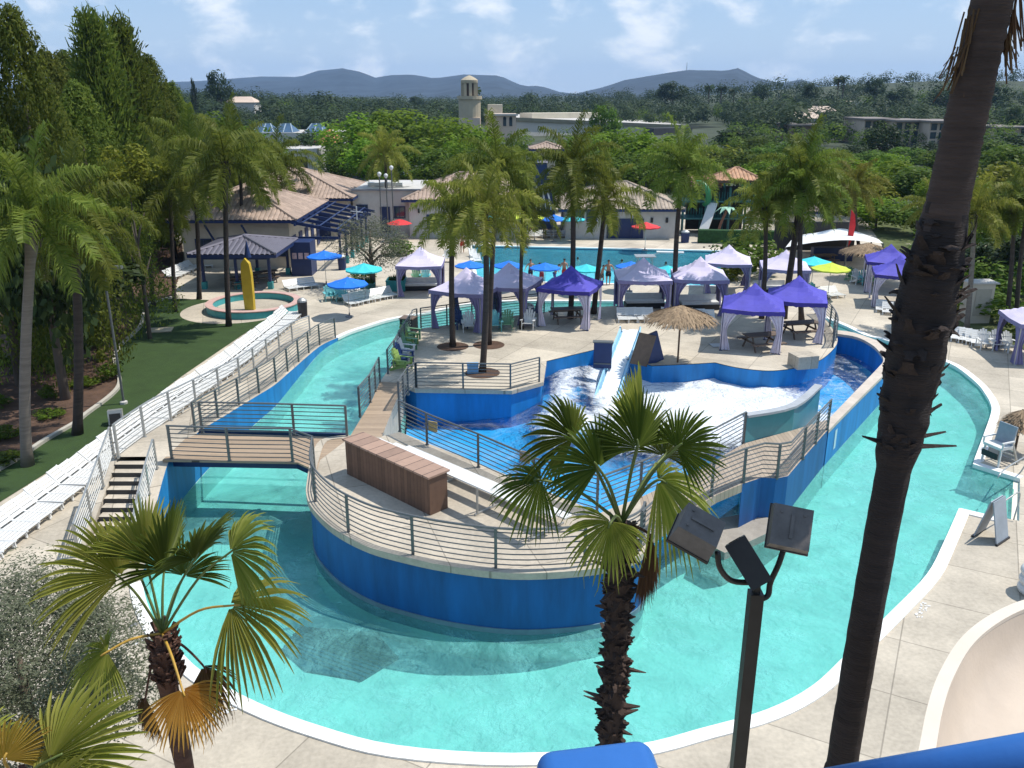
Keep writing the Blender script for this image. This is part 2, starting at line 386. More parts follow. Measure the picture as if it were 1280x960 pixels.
# island outlines
A_out = smooth(GG([(437,546),(404,551),(392,577),(388,600),(387,618),(395,636),(420,660),(457,680),(495,692),(560,706),(640,715),(720,712),(770,704),(797,693),(807,681),(810,664)], Z1), 4)
A_in = GG([(800,622),(750,641),(615,586),(500,540),(478,545)], Z1)
A_poly = A_out+A_in
B_back = smooth(GG([(475,477),(490,455),(503,432),(512,418),(519,412),(560,406),(610,399),(680,390),(760,383),(880,378),(960,380),(1010,388),(1030,398),(1044,415),(1046,430),(1030,447),(1010,456),(980,462),(954,463),(920,459),(894,453)], Z2), 4)
B_front = GG([(860,455),(815,457),(797,452),(752,441),(743,437),(680,452),(676,478),(639,488),(578,487),(520,486),(507,480)], Z2)
B_poly = B_back+B_front
W_out = smooth(GG([(1000,577,1.35),(1036,537,1.3),(1075,497,1.3),(1114,458,1.25),(1118,450,1.2),(1116,442,1.2),(1107,431,1.2),(1086,422,1.15),(1064,415,1.1),(1047,413,1.1)]), 4)
W_in = smooth(GG([(1036,524,1.3),(1066,493,1.3),(1099,459,1.25),(1105,450,1.2),(1101,441,1.2),(1091,431,1.2),(1071,421,1.15),(1047,417,1.1)]), 4)
D_near = GG([(807,676,1.65),(839,652,1.65),(897,618,1.63),(928,605,1.6),(952,597,1.5),(970,598,1.45),(985,595,1.4),(1000,577,1.35),(1036,536,1.3)])
D_far = GG([(800,622,1.65),(872,588,1.63),(931,554,1.5),(990,538,1.35),(1036,524,1.3)])
BASIN = A_in[:4][::-1]+D_far[1:]+W_in+[p for p in B_back if p.x > 15 and p.y < W_in[-1].y+.5][::1]
BASIN += [p for p in B_back[-12:] if p not in BASIN]+B_front
BASIN = [Vector((p.x, p.y, 0)) for p in BASIN]

# ---- ground, hills
def T(x, y):
    """height of the land"""
    z = 0.0
    d = math.hypot(x, y)
    if d > 130: z += min(1, (d-130)/600)*6*(noise.noise(Vector((x*.004, y*.004, 3)))+.1)
    # wooded rise on the right and a low one on the left
    z += 19*math.exp(-(((x-330)/210)**2+((y-560)/190)**2))
    z += 8*math.exp(-(((x+190)/120)**2+((y-420)/150)**2))
    z += 5*math.exp(-(((x-90)/160)**2+((y-800)/170)**2))
    return z
DECK = [Vector(p) for p in ((-62, -9, 0), (72, -9, 0), (72, 104, 0), (-62, 104, 0))]
vs = []; fs = []
radii = [0, 20, 60]  # polar sheet whose inner part is replaced by the deck
rings = [112*1.16**k for k in range(28)]
na = 96
mb = MB()
inner = [Vector((-61.5, -8.6, -.03)), Vector((71.5, -8.6, -.03)), Vector((71.5, 103.6, -.03)), Vector((-61.5, 103.6, -.03))]
pts = []
c0 = Vector((5, 47, 0))
ring_v = []
for k, r_ in enumerate(rings):
    ring_v.append([Vector((c0.x+r_*math.cos(2*math.pi*i/na), c0.y+r_*math.sin(2*math.pi*i/na), 0)) for i in range(na)])
g = sheet(ring_v[0], [inner], -.03); mb.add(g.v, g.f)
for rv in ring_v: 
    for p in rv: p.z = T(p.x, p.y) - .03 if rv is not ring_v[0] else -.03
for a, b in zip(ring_v, ring_v[1:]):
    mb.add(a+b, [(i, (i+1) % na, na+(i+1) % na, na+i) for i in range(na)])
M_GROUND = mat('dry earth and scrub', (.040, .050, .026), .95, .35, .08, .4, 2, detail=8)
struct('ground', mb, M_GROUND, True)

ridge = [(-250,100),(-60,106),(120,107),(200,104),(260,101),(290,99),(330,96),(375,97),(400,89),(430,86),(455,92),(468,99),(490,96),(515,95),(545,99),(560,97),(580,94),(625,95),(640,102),(655,108),(675,107),(700,115),(720,117),(750,110),(780,101),(830,93),(860,90),(900,91),(920,87),(945,97),(975,104),(1000,100),(1020,106),(1070,112),(1150,112),(1300,108),(1500,104)]
mb = MB(); cols = []
NR = 26
xs = [x for x in range(-250, 1501, 10)]
for x in xs:
    yr = interp(ridge, x)
    Dp = 3300+500*math.sin(x*.006)
    zp = GD(x, yr, Dp).z
    col = []
    for k in range(NR):
        t = k/(NR-1); D = Dp-1500+t*2300
        s = (D-Dp)/ (1500 if D < Dp else 800)
        h = max(0, 1-s*s)**1.4
        q = GD(x, 115, D)
        n_ = noise.fractal(Vector((q.x*.0022, q.y*.0022, 1.7)), 1.0, 2.0, 5)
        z = (zp+8)*h*(1+.38*n_*(1-h)*2) - 8 + 3*n_*h
        col.append(Vector((q.x, D, z)))
    cols.append(col)
for col in cols: mb.v += [tuple(v) for v in col]
for i in range(len(cols)-1):
    for k in range(NR-1):
        mb.f.append((i*NR+k, (i+1)*NR+k, (i+1)*NR+k+1, i*NR+k+1)); mb.m.append(0)
M_HILL = mat('chaparral hillside', (.028, .042, .058), .95, .4, .012, .8, .03, detail=10)
struct('hills', mb, M_HILL, True)

# ---- decks, lawn, planting
struct('pool_deck', sheet(DECK, [RIVER, POOL]), C_DECK)
LAWN = smooth(GG([(-120,650),(-60,618),(0,588),(32,569),(57,552),(95,530),(107,520),(140,495),(150,480),(146,462),(144,447),(152,432),(175,410),(179,395),(182,385),(192,379),(215,373)]), 4) \
     + GG([(250,375),(292,376),(272,381),(260,385),(259,388),(266,394),(280,398),(320,399),(336,398)]) + GG([(300,421),(228,470),(152,528),(80,578),(0,628),(-120,720)])
M_GRASS = mat('artificial turf', (.030, .060, .012), .9, .14, 1.2, .5, 90)
tag(sheet(LAWN, [], .02).build('lawn', M_GRASS), kind='structure')
curb_line = smooth(GG([(-60,618),(0,588),(32,569),(57,552),(95,530),(107,520),(140,495),(150,480),(146,462),(144,447),(152,432),(175,410),(179,395),(182,385),(192,379),(215,373)]), 4)
mb = MB(); mb.sweep(curb_line, [(-.09, .0), (-.09, .14), (.09, .14), (.09, .0)])
tag(mb.build('kerb', C_COPE if False else C_CURB), 'curving pale concrete kerb between the lawn and the mulch bed', 'kerb')
BED = curb_line+[G(230,330), Vector((-30, 78, 0)), Vector((-61, 80, 0)), Vector((-61, 18, 0)), Vector((-30, 18, 0))]
def bedz(x, y): return .03+max(0, (-24-x))*.02*(1 if y > 20 else .5)+.05*noise.noise(Vector((x, y, 0)))
M_MULCH = mat('bark mulch', (.085, .048, .030), .95, .35, 1.4, .6, 12, detail=8)
tag(sheet(BED, [], .03, 1.2, bedz).build('planting_bed', M_MULCH, None, True), kind='structure')
GREEN_R = GG([(1182,405),(1215,418),(1250,425),(1300,446),(1500,520)])+[Vector((71, 40, 0)), Vector((71, 100, 0)), Vector((40, 100, 0))]+GG([(1110,318),(1150,350)])
tag(sheet(GREEN_R, [], .03, 1.5, lambda x, y: .04+.06*noise.noise(Vector((x*.6, y*.6, 5)))).build('ground_cover', mat('low ground cover', (.07, .085, .025), .95, .4, .6, .8, 6, detail=8)), kind='structure')

# ---- lazy river: floor, shore walls, coping, water
ISL = [A_poly, B_poly]
tag(sheet(RIVER, [], ZF, 1.2, lambda x, y: ZF+.04*noise.noise(Vector((x*.5, y*.5, 0)))).build('river_floor', PLASTER, None, True), kind='structure')
mb = MB()
loop = near_shore+alcove+right_shore[1:]
lo = [Vector((p.x, p.y, ZF-.1)) for p in loop]; up = [Vector((p.x, p.y, .0)) for p in loop]
mb.ribbon(up, lo)
tag(mb.build('river_bank', mat('pale aqua shore paint', (.45, .66, .66), .6, .08, 1)), kind='structure')
def coping(name, pts, w, z0, z1):
    mb = MB(); mb.sweep(pts, [(-w, z0), (-w, z1), (.04, z1), (.04, z0)])
    return tag(mb.build(name, C_COPE), kind='structure')
coping('coping', near_shore, .30, -.10, .045)
coping('coping', [alcove[1], alcove[2]]+right_shore[1:], .28, -.10, .045)
coping('coping', [near_shore[-1], G(1255,650)], .28, -.10, .042)
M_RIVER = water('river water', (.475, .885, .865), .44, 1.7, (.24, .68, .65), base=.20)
holes = [[Vector((p.x, p.y, 0)) for p in BASIN]]
wz = lambda x, y: WL+.035*noise.fractal(Vector((x*.55, y*.55, 2)), 1, 2, 3)
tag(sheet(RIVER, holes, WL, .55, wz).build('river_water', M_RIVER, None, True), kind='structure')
# recessed dark intake in the river floor
q = [G(x, y, ZF+.06) for x, y in ((375,783),(470,790),(498,822),(452,850),(382,838),(352,812))]
mb = MB(); mb.prism(q, ZF-.02)
for k in range(9):
    a = q[0].lerp(q[5], k/8); b = q[2].lerp(q[3], k/8); mb.bar(a+Vector((0, 0, .02)), b+Vector((0, 0, .02)), .05, .03)
tag(mb.build('intake_grate', mat('dark grate', (.02, .06, .11), .6, .2, 2)), 'dark submerged intake grate on the river floor by the near bank', 'grate')
# steps in the alcove
mb = MB()
a0, a1, a2, a3 = near_shore[-1], alcove[0], alcove[1], alcove[2]
for k in range(4):
    t0 = .50+.125*k; t1 = 1.0
    P = [a0.lerp(a1, t0), a0.lerp(a1, t1), a3.lerp(a2, t1), a3.lerp(a2, t0)]
    c_ = sum((p for p in P), Vector())/4
    P = [Vector((c_.x+(p.x-c_.x)*.985, c_.y+(p.y-c_.y)*.985, -.85+.24*k)) for p in P]
    mb.prism(P, ZF+.0)
tag(mb.build('pool_steps', mat('cream step paint', (.72, .68, .55), .6, .06, 2)), 'cream steps leading down into the river at the right bank', 'steps')

# ---- raised left path, stairs and blue river wall
wall_pts = [p for p in left_wall if p.y > 20.4]
def rz(y): return interp(RAMPZ, y) if y > 25.9 else max(0.02, 1.65-(25.9-y)/3.7*1.63)
path_r = [Vector((p.x, p.y, max(.02, interp(RAMPZ, p.y)))) for p in left_wall if p.y > 25.7]
path_l = [p for p in offset(path_r, -1.8)]
mb = MB(); mb.ribbon(path_r, path_l)
mb.ribbon(path_l, [Vector((p.x, p.y, 0)) for p in path_l])
n = len(path_r)
tag(mb.build('raised_path', C_TOP), kind='structure')
top = [Vector((p.x, p.y, rz(p.y)+.02)) for p in left_wall]
low = [Vector((p.x, p.y, ZF-.1)) for p in left_wall]
midl = [Vector((p.x, p.y, WL)) for p in left_wall]
mb = MB(); mb.ribbon(top, midl, 0); mb.ribbon(midl, low, 2)
bk = [Vector((p.x, p.y, t.z)) for p, t in zip(offset(left_wall, -.55), top)]
mb.ribbon(bk, top, 1); mb.ribbon([Vector((p.x, p.y, -.1)) for p in bk], bk, 1)
tag(mb.build('river_wall', [BLUE, C_TOP, PLASTER]), 'bright blue painted wall along the left bank, rising towards the bridge', 'wall')
# stairs
e0 = path_r[-1]; e1 = G(176, 728)
mb = MB(); NS = 11; y0 = e0.y
for k in range(NS):
    z = Z1*(1-(k+1)/(NS+0.0))+.0
    ya = y0-.32*k; yb = y0-.32*(k+1)
    xr = e0.x-.5+(e1.x-e0.x)*(k/NS)*.5; xl = xr-1.25
    if z > .02: mb.prism([Vector((xl, yb, z)), Vector((xr, yb, z)), Vector((xr, ya, z)), Vector((xl, ya, z))], -.02, mt=0, ms=1)
sl = MB()
xr0 = e0.x-.55-1.22; 
sl.add([Vector(v) for v in ((xr0-.2, y0+.2, 1.68), (xr0, y0+.2, 1.68), (xr0+.3, y0-3.6, .06), (xr0+.1, y0-3.6, .06), (xr0-.2, y0+.2, -.1), (xr0, y0+.2, -.1), (xr0+.3, y0-3.6, -.1), (xr0+.1, y0-3.6, -.1))], [(0,3,2,1),(4,5,6,7),(0,1,5,4),(1,2,6,5),(2,3,7,6),(3,0,4,7)])
st = thing('staircase', 'grey concrete stairs descending from the bridge to the near left deck', 'stairs')
mb.build('steps', [C_TOP, mat('dark riser', (.05, .048, .045), .8, .1, 3)], st)
sl.build('stringer', C_TOP, st)

# ---- islands
def island(deckname, wallname, poly, mtop, mwall, label, lip=.0):
    mb = MB(); mb.add(poly, [tuple(range(len(poly)))])
    if sum(a.x*b.y-b.x*a.y for a, b in zip(poly, poly[1:]+poly[:1])) < 0: mb.f = [tuple(reversed(f)) for f in mb.f]
    tag(mb.build(deckname, mtop), kind='structure')
    mb = MB(); zs = WL if 'platform' in wallname else ZF-.1
    mb.prism([Vector((p.x, p.y, p.z-.03)) for p in poly], zs, cap=False)
    if zs == WL: mb.prism([Vector((p.x, p.y, WL)) for p in poly], ZF-.1, cap=False, ms=1)
    tag(mb.build(wallname, [mwall, PLASTER]), label, 'wall')
island('platform_deck', 'platform_wall', A_poly, C_TOP, BLUE_SHADE, 'curved shade-darkened blue wall under the railed near platform')
island('island_deck', 'island_wall', B_poly, C_DECK, BLUE, 'blue painted wall edging the cabana island and wave basin')
# thin slab edges
for pts, nm, lb in ((A_out, 'platform_edge', 'thin concrete lip round the near platform above its blue wall'), (B_front[5:], 'island_edge', 'concrete lip of the island deck above the wave basin')):
    mb = MB(); mb.sweep(pts, [(-.10, -.16), (-.10, .03), (.16, .03), (.16, -.16)] if nm == 'platform_edge' else [(-.12, -.14), (-.12, .03), (.12, .03), (.12, -.14)])
    tag(mb.build(nm, C_TOP), lb, 'ledge')
# dark waterline band at the foot of the near platform wall
mb = MB(); o_ = offset(A_out, .0); mb.sweep([Vector((p.x, p.y, WL)) for p in A_out[6:]], [(-.03, -.3), (-.03, .13), (.05, .13), (.05, -.3)])
tag(mb.build('waterline_band', mat('grey tide band', (.12, .20, .24), .7, .15, 2)), 'grey tide band at the foot of the near platform wall', 'band')
# wooden ramp
RL = GG([(437,546,1.655),(464,502,1.3),(475,477,.91)]); RR = GG([(477,546,1.655),(496,499,1.3),(507,479,.91)])
M_DECKW = planks('weathered deck boards', (.36, .265, .18), .16, 1, .2)
mb = MB(); mb.ribbon(RR, RL); mb.ribbon(RL, [Vector((p.x, p.y, ZF)) for p in RL], 1); mb.ribbon([Vector((p.x, p.y, -.9)) for p in RR], RR, 1)
tag(mb.build('wooden_ramp', [M_DECKW, C_TOP]), 'timber ramp with cross boards climbing from the island to the near platform', 'ramp')
# bridge
BR = GG([(203,575),(372,578),(396,589),(400,575),(437,547),(252,541),(232,548)], Z1+.004)
mb = MB(); mb.prism(BR, Z1-.06, mt=0, ms=0, bottom=True)
bt = thing('footbridge', 'timber footbridge with navy side beam crossing the left channel', 'bridge')
mb.build('bridge_deck', M_DECKW, bt)
mb = MB(); e = GG([(208,576),(372,579),(397,590)], Z1-.24)
for a, b in zip(e, e[1:]): mb.bar(a, b, .10, .36)
e = GG([(250,542),(435,548)], Z1-.24); mb.bar(e[0], e[1], .10, .36)
mb.build('side_beam', NAVY, bt)
# right walkway, its solid pier, dividing wall
mb = MB(); P = D_near[:4]+[D_far[2], D_far[1], D_far[0]]
P = [p+Vector((0, 0, .004)) for p in P]
mb.prism(P, 0, cap=True); mb.v = [(v[0], v[1], v[2] if i < len(P) or i >= 2*len(P) else P[i-len(P)].z-.28) for i, v in enumerate(mb.v)]
mb2 = MB(); lo = [Vector((p.x, p.y, p.z-.28)) for p in P]; mb.add(lo, [tuple(range(len(P)-1, -1, -1))], 0)
M_DECK2 = planks('grey deck boards', (.36, .29, .22), .16, 0, .16)
tag(mb.build('walkway_bridge', M_DECK2), 'timber walkway bridge over the gap right of the near platform', 'bridge')
P = D_near[3:]+[p for p in D_far[::-1][:3]]
mb = MB(); mb.prism(P, WL, mt=1, ms=0); mb.prism([Vector((p.x, p.y, WL)) for p in P], ZF-.1, cap=False, ms=2)
tag(mb.build('walkway_pier', [BLUE_SHADE, M_DECK2, PLASTER]), 'blue walled pier carrying the right end of the walkway', 'pier')
P = W_out[4:]+W_in[::-1]
mb = MB(); mb.prism([Vector((p.x, p.y, p.z-.1)) for p in P], WL, cap=False); mb.prism([Vector((p.x, p.y, WL)) for p in P], ZF-.1, cap=False, ms=1)
wt = thing('basin_wall', 'long blue wall with a concrete cap curving round the wave basin', 'wall')
mb.build('wall', [BLUE, PLASTER], wt)
mb = MB(); n = min(len(W_out)-4, len(W_in))
a_ = resample(W_out[4:], .6); b_ = resample(W_in, .6); n = 40
def rs(pts, n):
    L = [0]
    for a, b in zip(pts, pts[1:]): L.append(L[-1]+(b-a).length)
    out = []
    for k in range(n):
        s = L[-1]*k/(n-1); i = max(j for j in range(len(L)) if L[j] <= s+1e-9); i = min(i, len(pts)-2)
        out.append(pts[i].lerp(pts[i+1], (s-L[i])/(L[i+1]-L[i])))
    return out
a_, b_ = rs(W_out[4:], n), rs(W_in, n)
a2 = [a+(a-b)*.06 for a, b in zip(a_, b_)]; b2 = [b+(b-a)*.06 for a, b in zip(a_, b_)]
mb.ribbon(a2, b2); mb.ribbon([p-Vector((0, 0, .13)) for p in a2], a2); mb.ribbon(b2, [p-Vector((0, 0, .13)) for p in b2])
mb.f = [tuple(reversed(f)) for f in mb.f]
mb.build('cap', mat('worn pinkish cap concrete', (.52, .45, .38), .8, .12, 2, .2, 20), wt)
# white depth mark on wall
a = G(1049, 532, .9); b = G(1041, 552, .4)
mb = MB(); wd = (W_out[8]-W_out[4]).normalized(); nn = Vector((wd.y, -wd.x, 0))
pw = W_out[5]+nn*.012
mb.add([pw+Vector((0, 0, -.35)), pw+wd*.28+Vector((0, 0, -.35)), pw+wd*.28+Vector((0, 0, -1.15)), pw+Vector((0, 0, -1.15))], [(0,1,2,3)])
tag(mb.build('depth_board', mat('pale board', (.45, .6, .66), .5, .05, 3)), 'narrow pale board fixed on the blue basin wall', 'board')
# teal guard panel
base = [G(931,553,1.5), G(990,538,1.35), GD(1022,516,32.4)]
tops = [2.42, 2.22, 1.85]
mb = MB(); q = [Vector((p.x, p.y, t)) for p, t in zip(base, tops)]
o2 = offset(q, .14); 
mb.ribbon(q, [Vector((p.x, p.y, -.4)) for p in q]); mb.ribbon([Vector((p.x, p.y, -.4)) for p in o2], o2)
mb.add([q[0], o2[0], Vector((o2[0].x, o2[0].y, -.4)), Vector((q[0].x, q[0].y, -.4))], [(0,1,2,3)])
mb.add([q[2], o2[2], Vector((o2[2].x, o2[2].y, -.4)), Vector((q[2].x, q[2].y, -.4))], [(3,2,1,0)])
pt = thing('divider_wall', 'teal solid panel wall with grey top rail beside the white foam', 'wall')
mb.build('panel', TEALP, pt)
mb = MB(); mb.sweep(smooth([p+Vector((0, 0, .0)) for p in q], 4), [(-.06, .0), (-.06, .09), (.24, .09), (.24, .0)])
mb.build('top_rail', mat('grey rail cap', (.36, .38, .40), .5, .08, 3), pt)
# concrete apron under the walkway
mb = MB(); mb.prism(GG([(880,678),(906,691),(960,666),(978,653),(938,640),(890,650)], .10), ZF)
tag(mb.build('apron', mat('wet concrete', (.30, .27, .23), .6, .15, 2, .2, 15)), 'low concrete ledge at water level under the walkway bridge', 'ledge')

# ---- wave basin
tag(sheet(BASIN, [], -.8, 1.5, lambda x, y: -.8).build('basin_floor', BLUEL), kind='structure')
def sst(a, b, x): t = max(0, min(1, (x-a)/(b-a))); return t*t*(3-2*t)
def basin_z(x, y):
    n1 = noise.fractal(Vector((x*.8, y*.8, 4)), 1, 2, 4)
    z = -.55+.62*sst(-1.8, 2.6, x)+.28*math.exp(-((x-1.6-.12*(y-30))/1.0)**2)
    foam = basin_f(x, y)
    return z+n1*(.04+.13*foam)
def basin_f(x, y):
    f = .80*sst(2.2, 4.6, x)*(1-sst(11.5, 15.6, x+.25*(y-36)))-.10*sst(-.2, .5, noise.noise(Vector((x*.35, y*.6, 8))))
    f = max(f, .62*math.exp(-((x-1.6-.12*(y-30))/.9)**2)*sst(24, 30, y))
    f = max(f, .30*sst(-6, -2, x)*(1-sst(29, 31, y)))
    f = max(f, .33*sst(13, 14.5, x), .85*math.exp(-((x-2.4)/1.7)**2-((y-33.2)/1.8)**2))
    if x > .5: f *= 1-.62*(1-sst(28.5, 31.5, y-.12*x))
    return f
bs = sheet(BASIN, [], 0, .35, basin_z)
me = bs.mesh('basin_water', water('basin water', (.60, .88, .98), .16, 1.8, (.86, .90, .93), 'foam', .40), True)
at = me.attributes.new('foam', 'FLOAT', 'POINT')
at.data.foreach_set('value', [basin_f(v[0], v[1]) for v in bs.v])
tag(put('basin_water', me), kind='structure')

# ---- lap pool
tag(sheet(POOL, [], -1.6).build('pool_floor', mat('lap pool plaster', (.50, .80, .86), .7, .06, 1)), kind='structure')
mb = MB(); mb.ribbon(POOL+POOL[:1], [Vector((p.x, p.y, -1.7)) for p in POOL+POOL[:1]])
tag(mb.build('pool_side', mat('lap pool side tile', (.05, .12, .22), .4, .1, 4)), kind='structure')
mb = MB(); mb.sweep(POOL+POOL[:1], [(-.05, -.05), (-.05, .05), (.32, .05), (.32, -.05)]); 
tag(mb.build('pool_coping', C_COPE), kind='structure')
mb = MB()
for k in range(9):
    t = (k+.6)/9.2
    a = POOL[0].lerp(POOL[1], t); b = POOL[3].lerp(POOL[2], t)
    a2, b2 = a.lerp(b, .09), a.lerp(b, .93)
    w = (POOL[1]-POOL[0]).normalized()*.14
    mb.add([Vector((p.x, p.y, -1.58)) for p in (a2-w, a2+w, b2+w, b2-w)], [(0,3,2,1)])
tag(mb.build('lane_line', mat('lane tile', (.015, .03, .10), .5, .05, 3)), kind='structure')
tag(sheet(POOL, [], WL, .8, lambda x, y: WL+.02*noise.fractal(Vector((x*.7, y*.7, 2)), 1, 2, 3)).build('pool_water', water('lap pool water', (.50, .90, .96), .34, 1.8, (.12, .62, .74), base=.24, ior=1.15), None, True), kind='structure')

# ================================================================== CAMERA, LIGHT, SKY
cd = bpy.data.cameras.new('camera'); cam = bpy.data.objects.new('camera', cd); COL.objects.link(cam)
cam.location = (0, 0, H); cam.rotation_euler = (math.pi/2-PITCH, 0, 0)
cd.sensor_width = 36; cd.lens = 36*FPX/1280; cd.clip_end = 20000; cd.clip_start = .1
SC.camera = cam
EL = R(62); AZ = R(74)       # sun height, and direction measured from +Y towards +X
S = Vector((math.sin(AZ)*math.cos(EL), math.cos(AZ)*math.cos(EL), math.sin(EL)))
sd = bpy.data.lights.new('sun', 'SUN'); so = bpy.data.objects.new('sun', sd); COL.objects.link(so)
sd.energy = 4.8; sd.angle = R(.5); sd.color = (1, .955, .88)
so.rotation_euler = S.to_track_quat('Z', 'Y').to_euler(); so.location = (60, 40, 80)
W = bpy.data.worlds.new('World'); SC.world = W; W.use_nodes = True
nt = W.node_tree; nt.nodes.clear(); N = nt.nodes.new; L = nt.links.new
ow = N('ShaderNodeOutputWorld'); bg = N('ShaderNodeBackground'); bg.inputs[1].default_value = .1; L(bg.outputs[0], ow.inputs[0])
sky = N('ShaderNodeTexSky'); sky.sky_type = 'NISHITA'; sky.sun_disc = False; sky.sun_elevation = EL; sky.sun_rotation = AZ
sky.air_density = 1.0; sky.dust_density = .6; sky.ozone_density = 2.5
tc = N('ShaderNodeTexCoord'); sx = N('ShaderNodeSeparateXYZ'); L(tc.outputs['Generated'], sx.inputs[0])
# clouds: soft noise over direction, flattened towards the horizon
cb = N('ShaderNodeCombineXYZ')
at = N('ShaderNodeMath'); at.operation = 'ARCTAN2'; L(sx.outputs[0], at.inputs[0]); L(sx.outputs[1], at.inputs[1])
L(at.outputs[0], cb.inputs[0])
zz = N('ShaderNodeMath'); zz.operation = 'MULTIPLY'; zz.inputs[1].default_value = 1.75; L(sx.outputs[2], zz.inputs[0]); L(zz.outputs[0], cb.inputs[1])
cn = N('ShaderNodeTexNoise'); cn.inputs['Scale'].default_value = 13; cn.inputs['Detail'].default_value = 9; cn.inputs['Roughness'].default_value = .54; cn.inputs['Distortion'].default_value = .25
mpw = N('ShaderNodeMapping'); mpw.inputs['Location'].default_value = (2.35, .33, .7); L(cb.outputs[0], mpw.inputs[0]); L(mpw.outputs[0], cn.inputs['Vector'])
cm = N('ShaderNodeMapRange'); cm.interpolation_type = 'SMOOTHSTEP'; cm.inputs[1].default_value = .475; cm.inputs[2].default_value = .72; cm.inputs[3].default_value = 0; cm.inputs[4].default_value = .85; L(cn.outputs['Fac'], cm.inputs[0])
mixb = N('ShaderNodeMix'); mixb.data_type = 'RGBA'; mixb.inputs[0].default_value = .55
mixb.inputs[7].default_value = (4.0, 6.6, 10.6, 1); L(sky.outputs[0], mixb.inputs[6])
hr_ = N('ShaderNodeMapRange'); hr_.inputs[1].default_value = 0; hr_.inputs[2].default_value = .13; hr_.inputs[3].default_value = .55; hr_.inputs[4].default_value = 0; L(sx.outputs[2], hr_.inputs[0])
mixh = N('ShaderNodeMix'); mixh.data_type = 'RGBA'; mixh.inputs[7].default_value = (7.4, 8.7, 10.2, 1); L(hr_.outputs[0], mixh.inputs[0]); L(mixb.outputs[2], mixh.inputs[6])
mixc = N('ShaderNodeMix'); mixc.data_type = 'RGBA'; mixc.inputs[7].default_value = (10.5, 11.0, 11.6, 1)
L(cm.outputs[0], mixc.inputs[0]); L(mixh.outputs[2], mixc.inputs[6]); L(mixc.outputs[2], bg.inputs[0])
SC.view_settings.view_transform = 'Standard'; SC.view_settings.look = 'None'; SC.view_settings.exposure = .03; SC.view_settings.gamma = 1
SC.render.engine = 'CYCLES'
SC.cycles.use_denoising = True; SC.cycles.max_bounces = 8; SC.cycles.transparent_max_bounces = 12
SC.cycles.volume_bounces = 0; SC.cycles.caustics_reflective = False; SC.cycles.caustics_refractive = False
SC.cycles.sample_clamp_indirect = 6
# ================================================================== RAILINGS
def shift(pts, o): return [Vector(p)-o for p in pts]
def railing(label, pts, h=1.15, sp=1.9, nb=8, m=None, posts=None, sm=1, ends=True):
    m = m or STEEL
    if sm > 1: pts = smooth(pts, sm)
    o = pts[0].copy(); q = shift(pts, o)
    t = thing('railing', label, 'railing', o)
    P = posts and shift(posts, o) or rs(q, max(2, round(sum((b-a).length for a, b in zip(q, q[1:]))/sp)+1))
    up = Vector((0, 0, 1))
    for p in P:
        mb = MB(); mb.box(p+up*(h/2-.03), (.075, .075, h+.06)); mb.box(p+up*.006, (.13, .13, .012))
        mb.build('post', m, t)
    mb = MB(); mb.tube([p+up*h for p in q], .032, 6); mb.build('top_rail', m, t)
    mb = MB()
    for k in range(nb-1): mb.tube([p+up*(h*(.12+.78*k/(nb-2))) for p in q], .0175, 5)
    mb.build('bars', m, t)
    return t
GR = lambda z, *px: GG(px, z)
edge = [p for p in offset(A_out, .10)]
i0 = min(range(len(A_out)), key=lambda i: (A_out[i]-G(394,590,Z1)).length)
railing('curved grey railing round the front of the near platform', edge[i0:-3], sp=2.35)
railing('grey railing on the near side of the footbridge', GR(Z1, (213,573), (289,576), (366,577), (394,588)), posts=GR(Z1, (215,573), (287,576), (366,577), (393,587)))
railing('grey railing on the far side of the footbridge', GR(Z1, (252,541), (340,543), (434,546)), posts=GR(Z1, (253,541), (368,543.5), (434,546)))
railing('short grey railing along the river side of the timber ramp', GG([(450,520,1.45), (464,502,1.3), (475,478,.9)]), sp=1.7)
railing('grey railing on the island deck above the shaded blue wall', GR(Z2, (521,485), (578,486), (639,487), (674,478)), posts=GR(Z2, (521,485), (579,486), (638,487), (674,478)))
railing('short grey railing beside the ramp next to the blue pit', GG([(520,485,.9), (509,494,1.1), (499,512,1.4)]), sp=1.2)
railing('grey railing between the white bleachers and the wave basin', GR(Z1, (500,539), (540,559), (598,584), (668,617), (748,641)), posts=GR(Z1, (500,539), (534,556), (598,584), (667,616), (746,640)))
railing('grey railing on the basin side of the right walkway', GG([(751,641,Z1), (800,621,Z1), (872,587,1.63), (929,554,1.5)]), posts=GG([(800,621,Z1), (872,587,1.63), (929,554,1.5)]))
railing('grey railing on the river side of the right walkway', GG([(800,689,1.66), (839,651,1.66), (897,617,1.64), (927,604,1.61), (952,596,1.51), (970,597,1.46), (985,594,1.41), (1000,576,1.36), (1035,536,1.31)]),
        posts=GG([(800,689,1.66), (839,651,1.66), (889,620,1.64), (929,603,1.61), (971,597,1.46), (1003,573,1.36), (1019,554,1.33), (1034,537,1.31)]))
railing('grey railing behind the row of coloured chairs at the island edge', [p+Vector((.12, 0, 0)) for p in B_back[2:17]], sp=1.5)
railing('grey railing at the back left of the island over the teal channel', [p-Vector((0, .12, 0)) for p in B_back[17:29]], sp=1.5)
railing('curved grey railing at the right tip of the cabana island', [p+Vector((-.12, 0, 0)) for p in B_back[46:58]], sp=1.4)
pl = [p+Vector((.10, 0, 0)) for p in path_l]
railing('long pale railing between the raised path and the white loungers', pl, sp=2.0, m=STEELL)
railing('long grey railing on the river side of the raised path', [p+Vector((-.12, 0, 0)) for p in path_r if p.y > 28.3], sp=2.0)
ys = y0
railing('sloping steel handrail on the left of the stairs', [Vector((xr0-.1, ys, 1.68)), Vector((xr0+.2, ys-3.6, .08))], h=1.0, sp=1.3, m=STEELL)
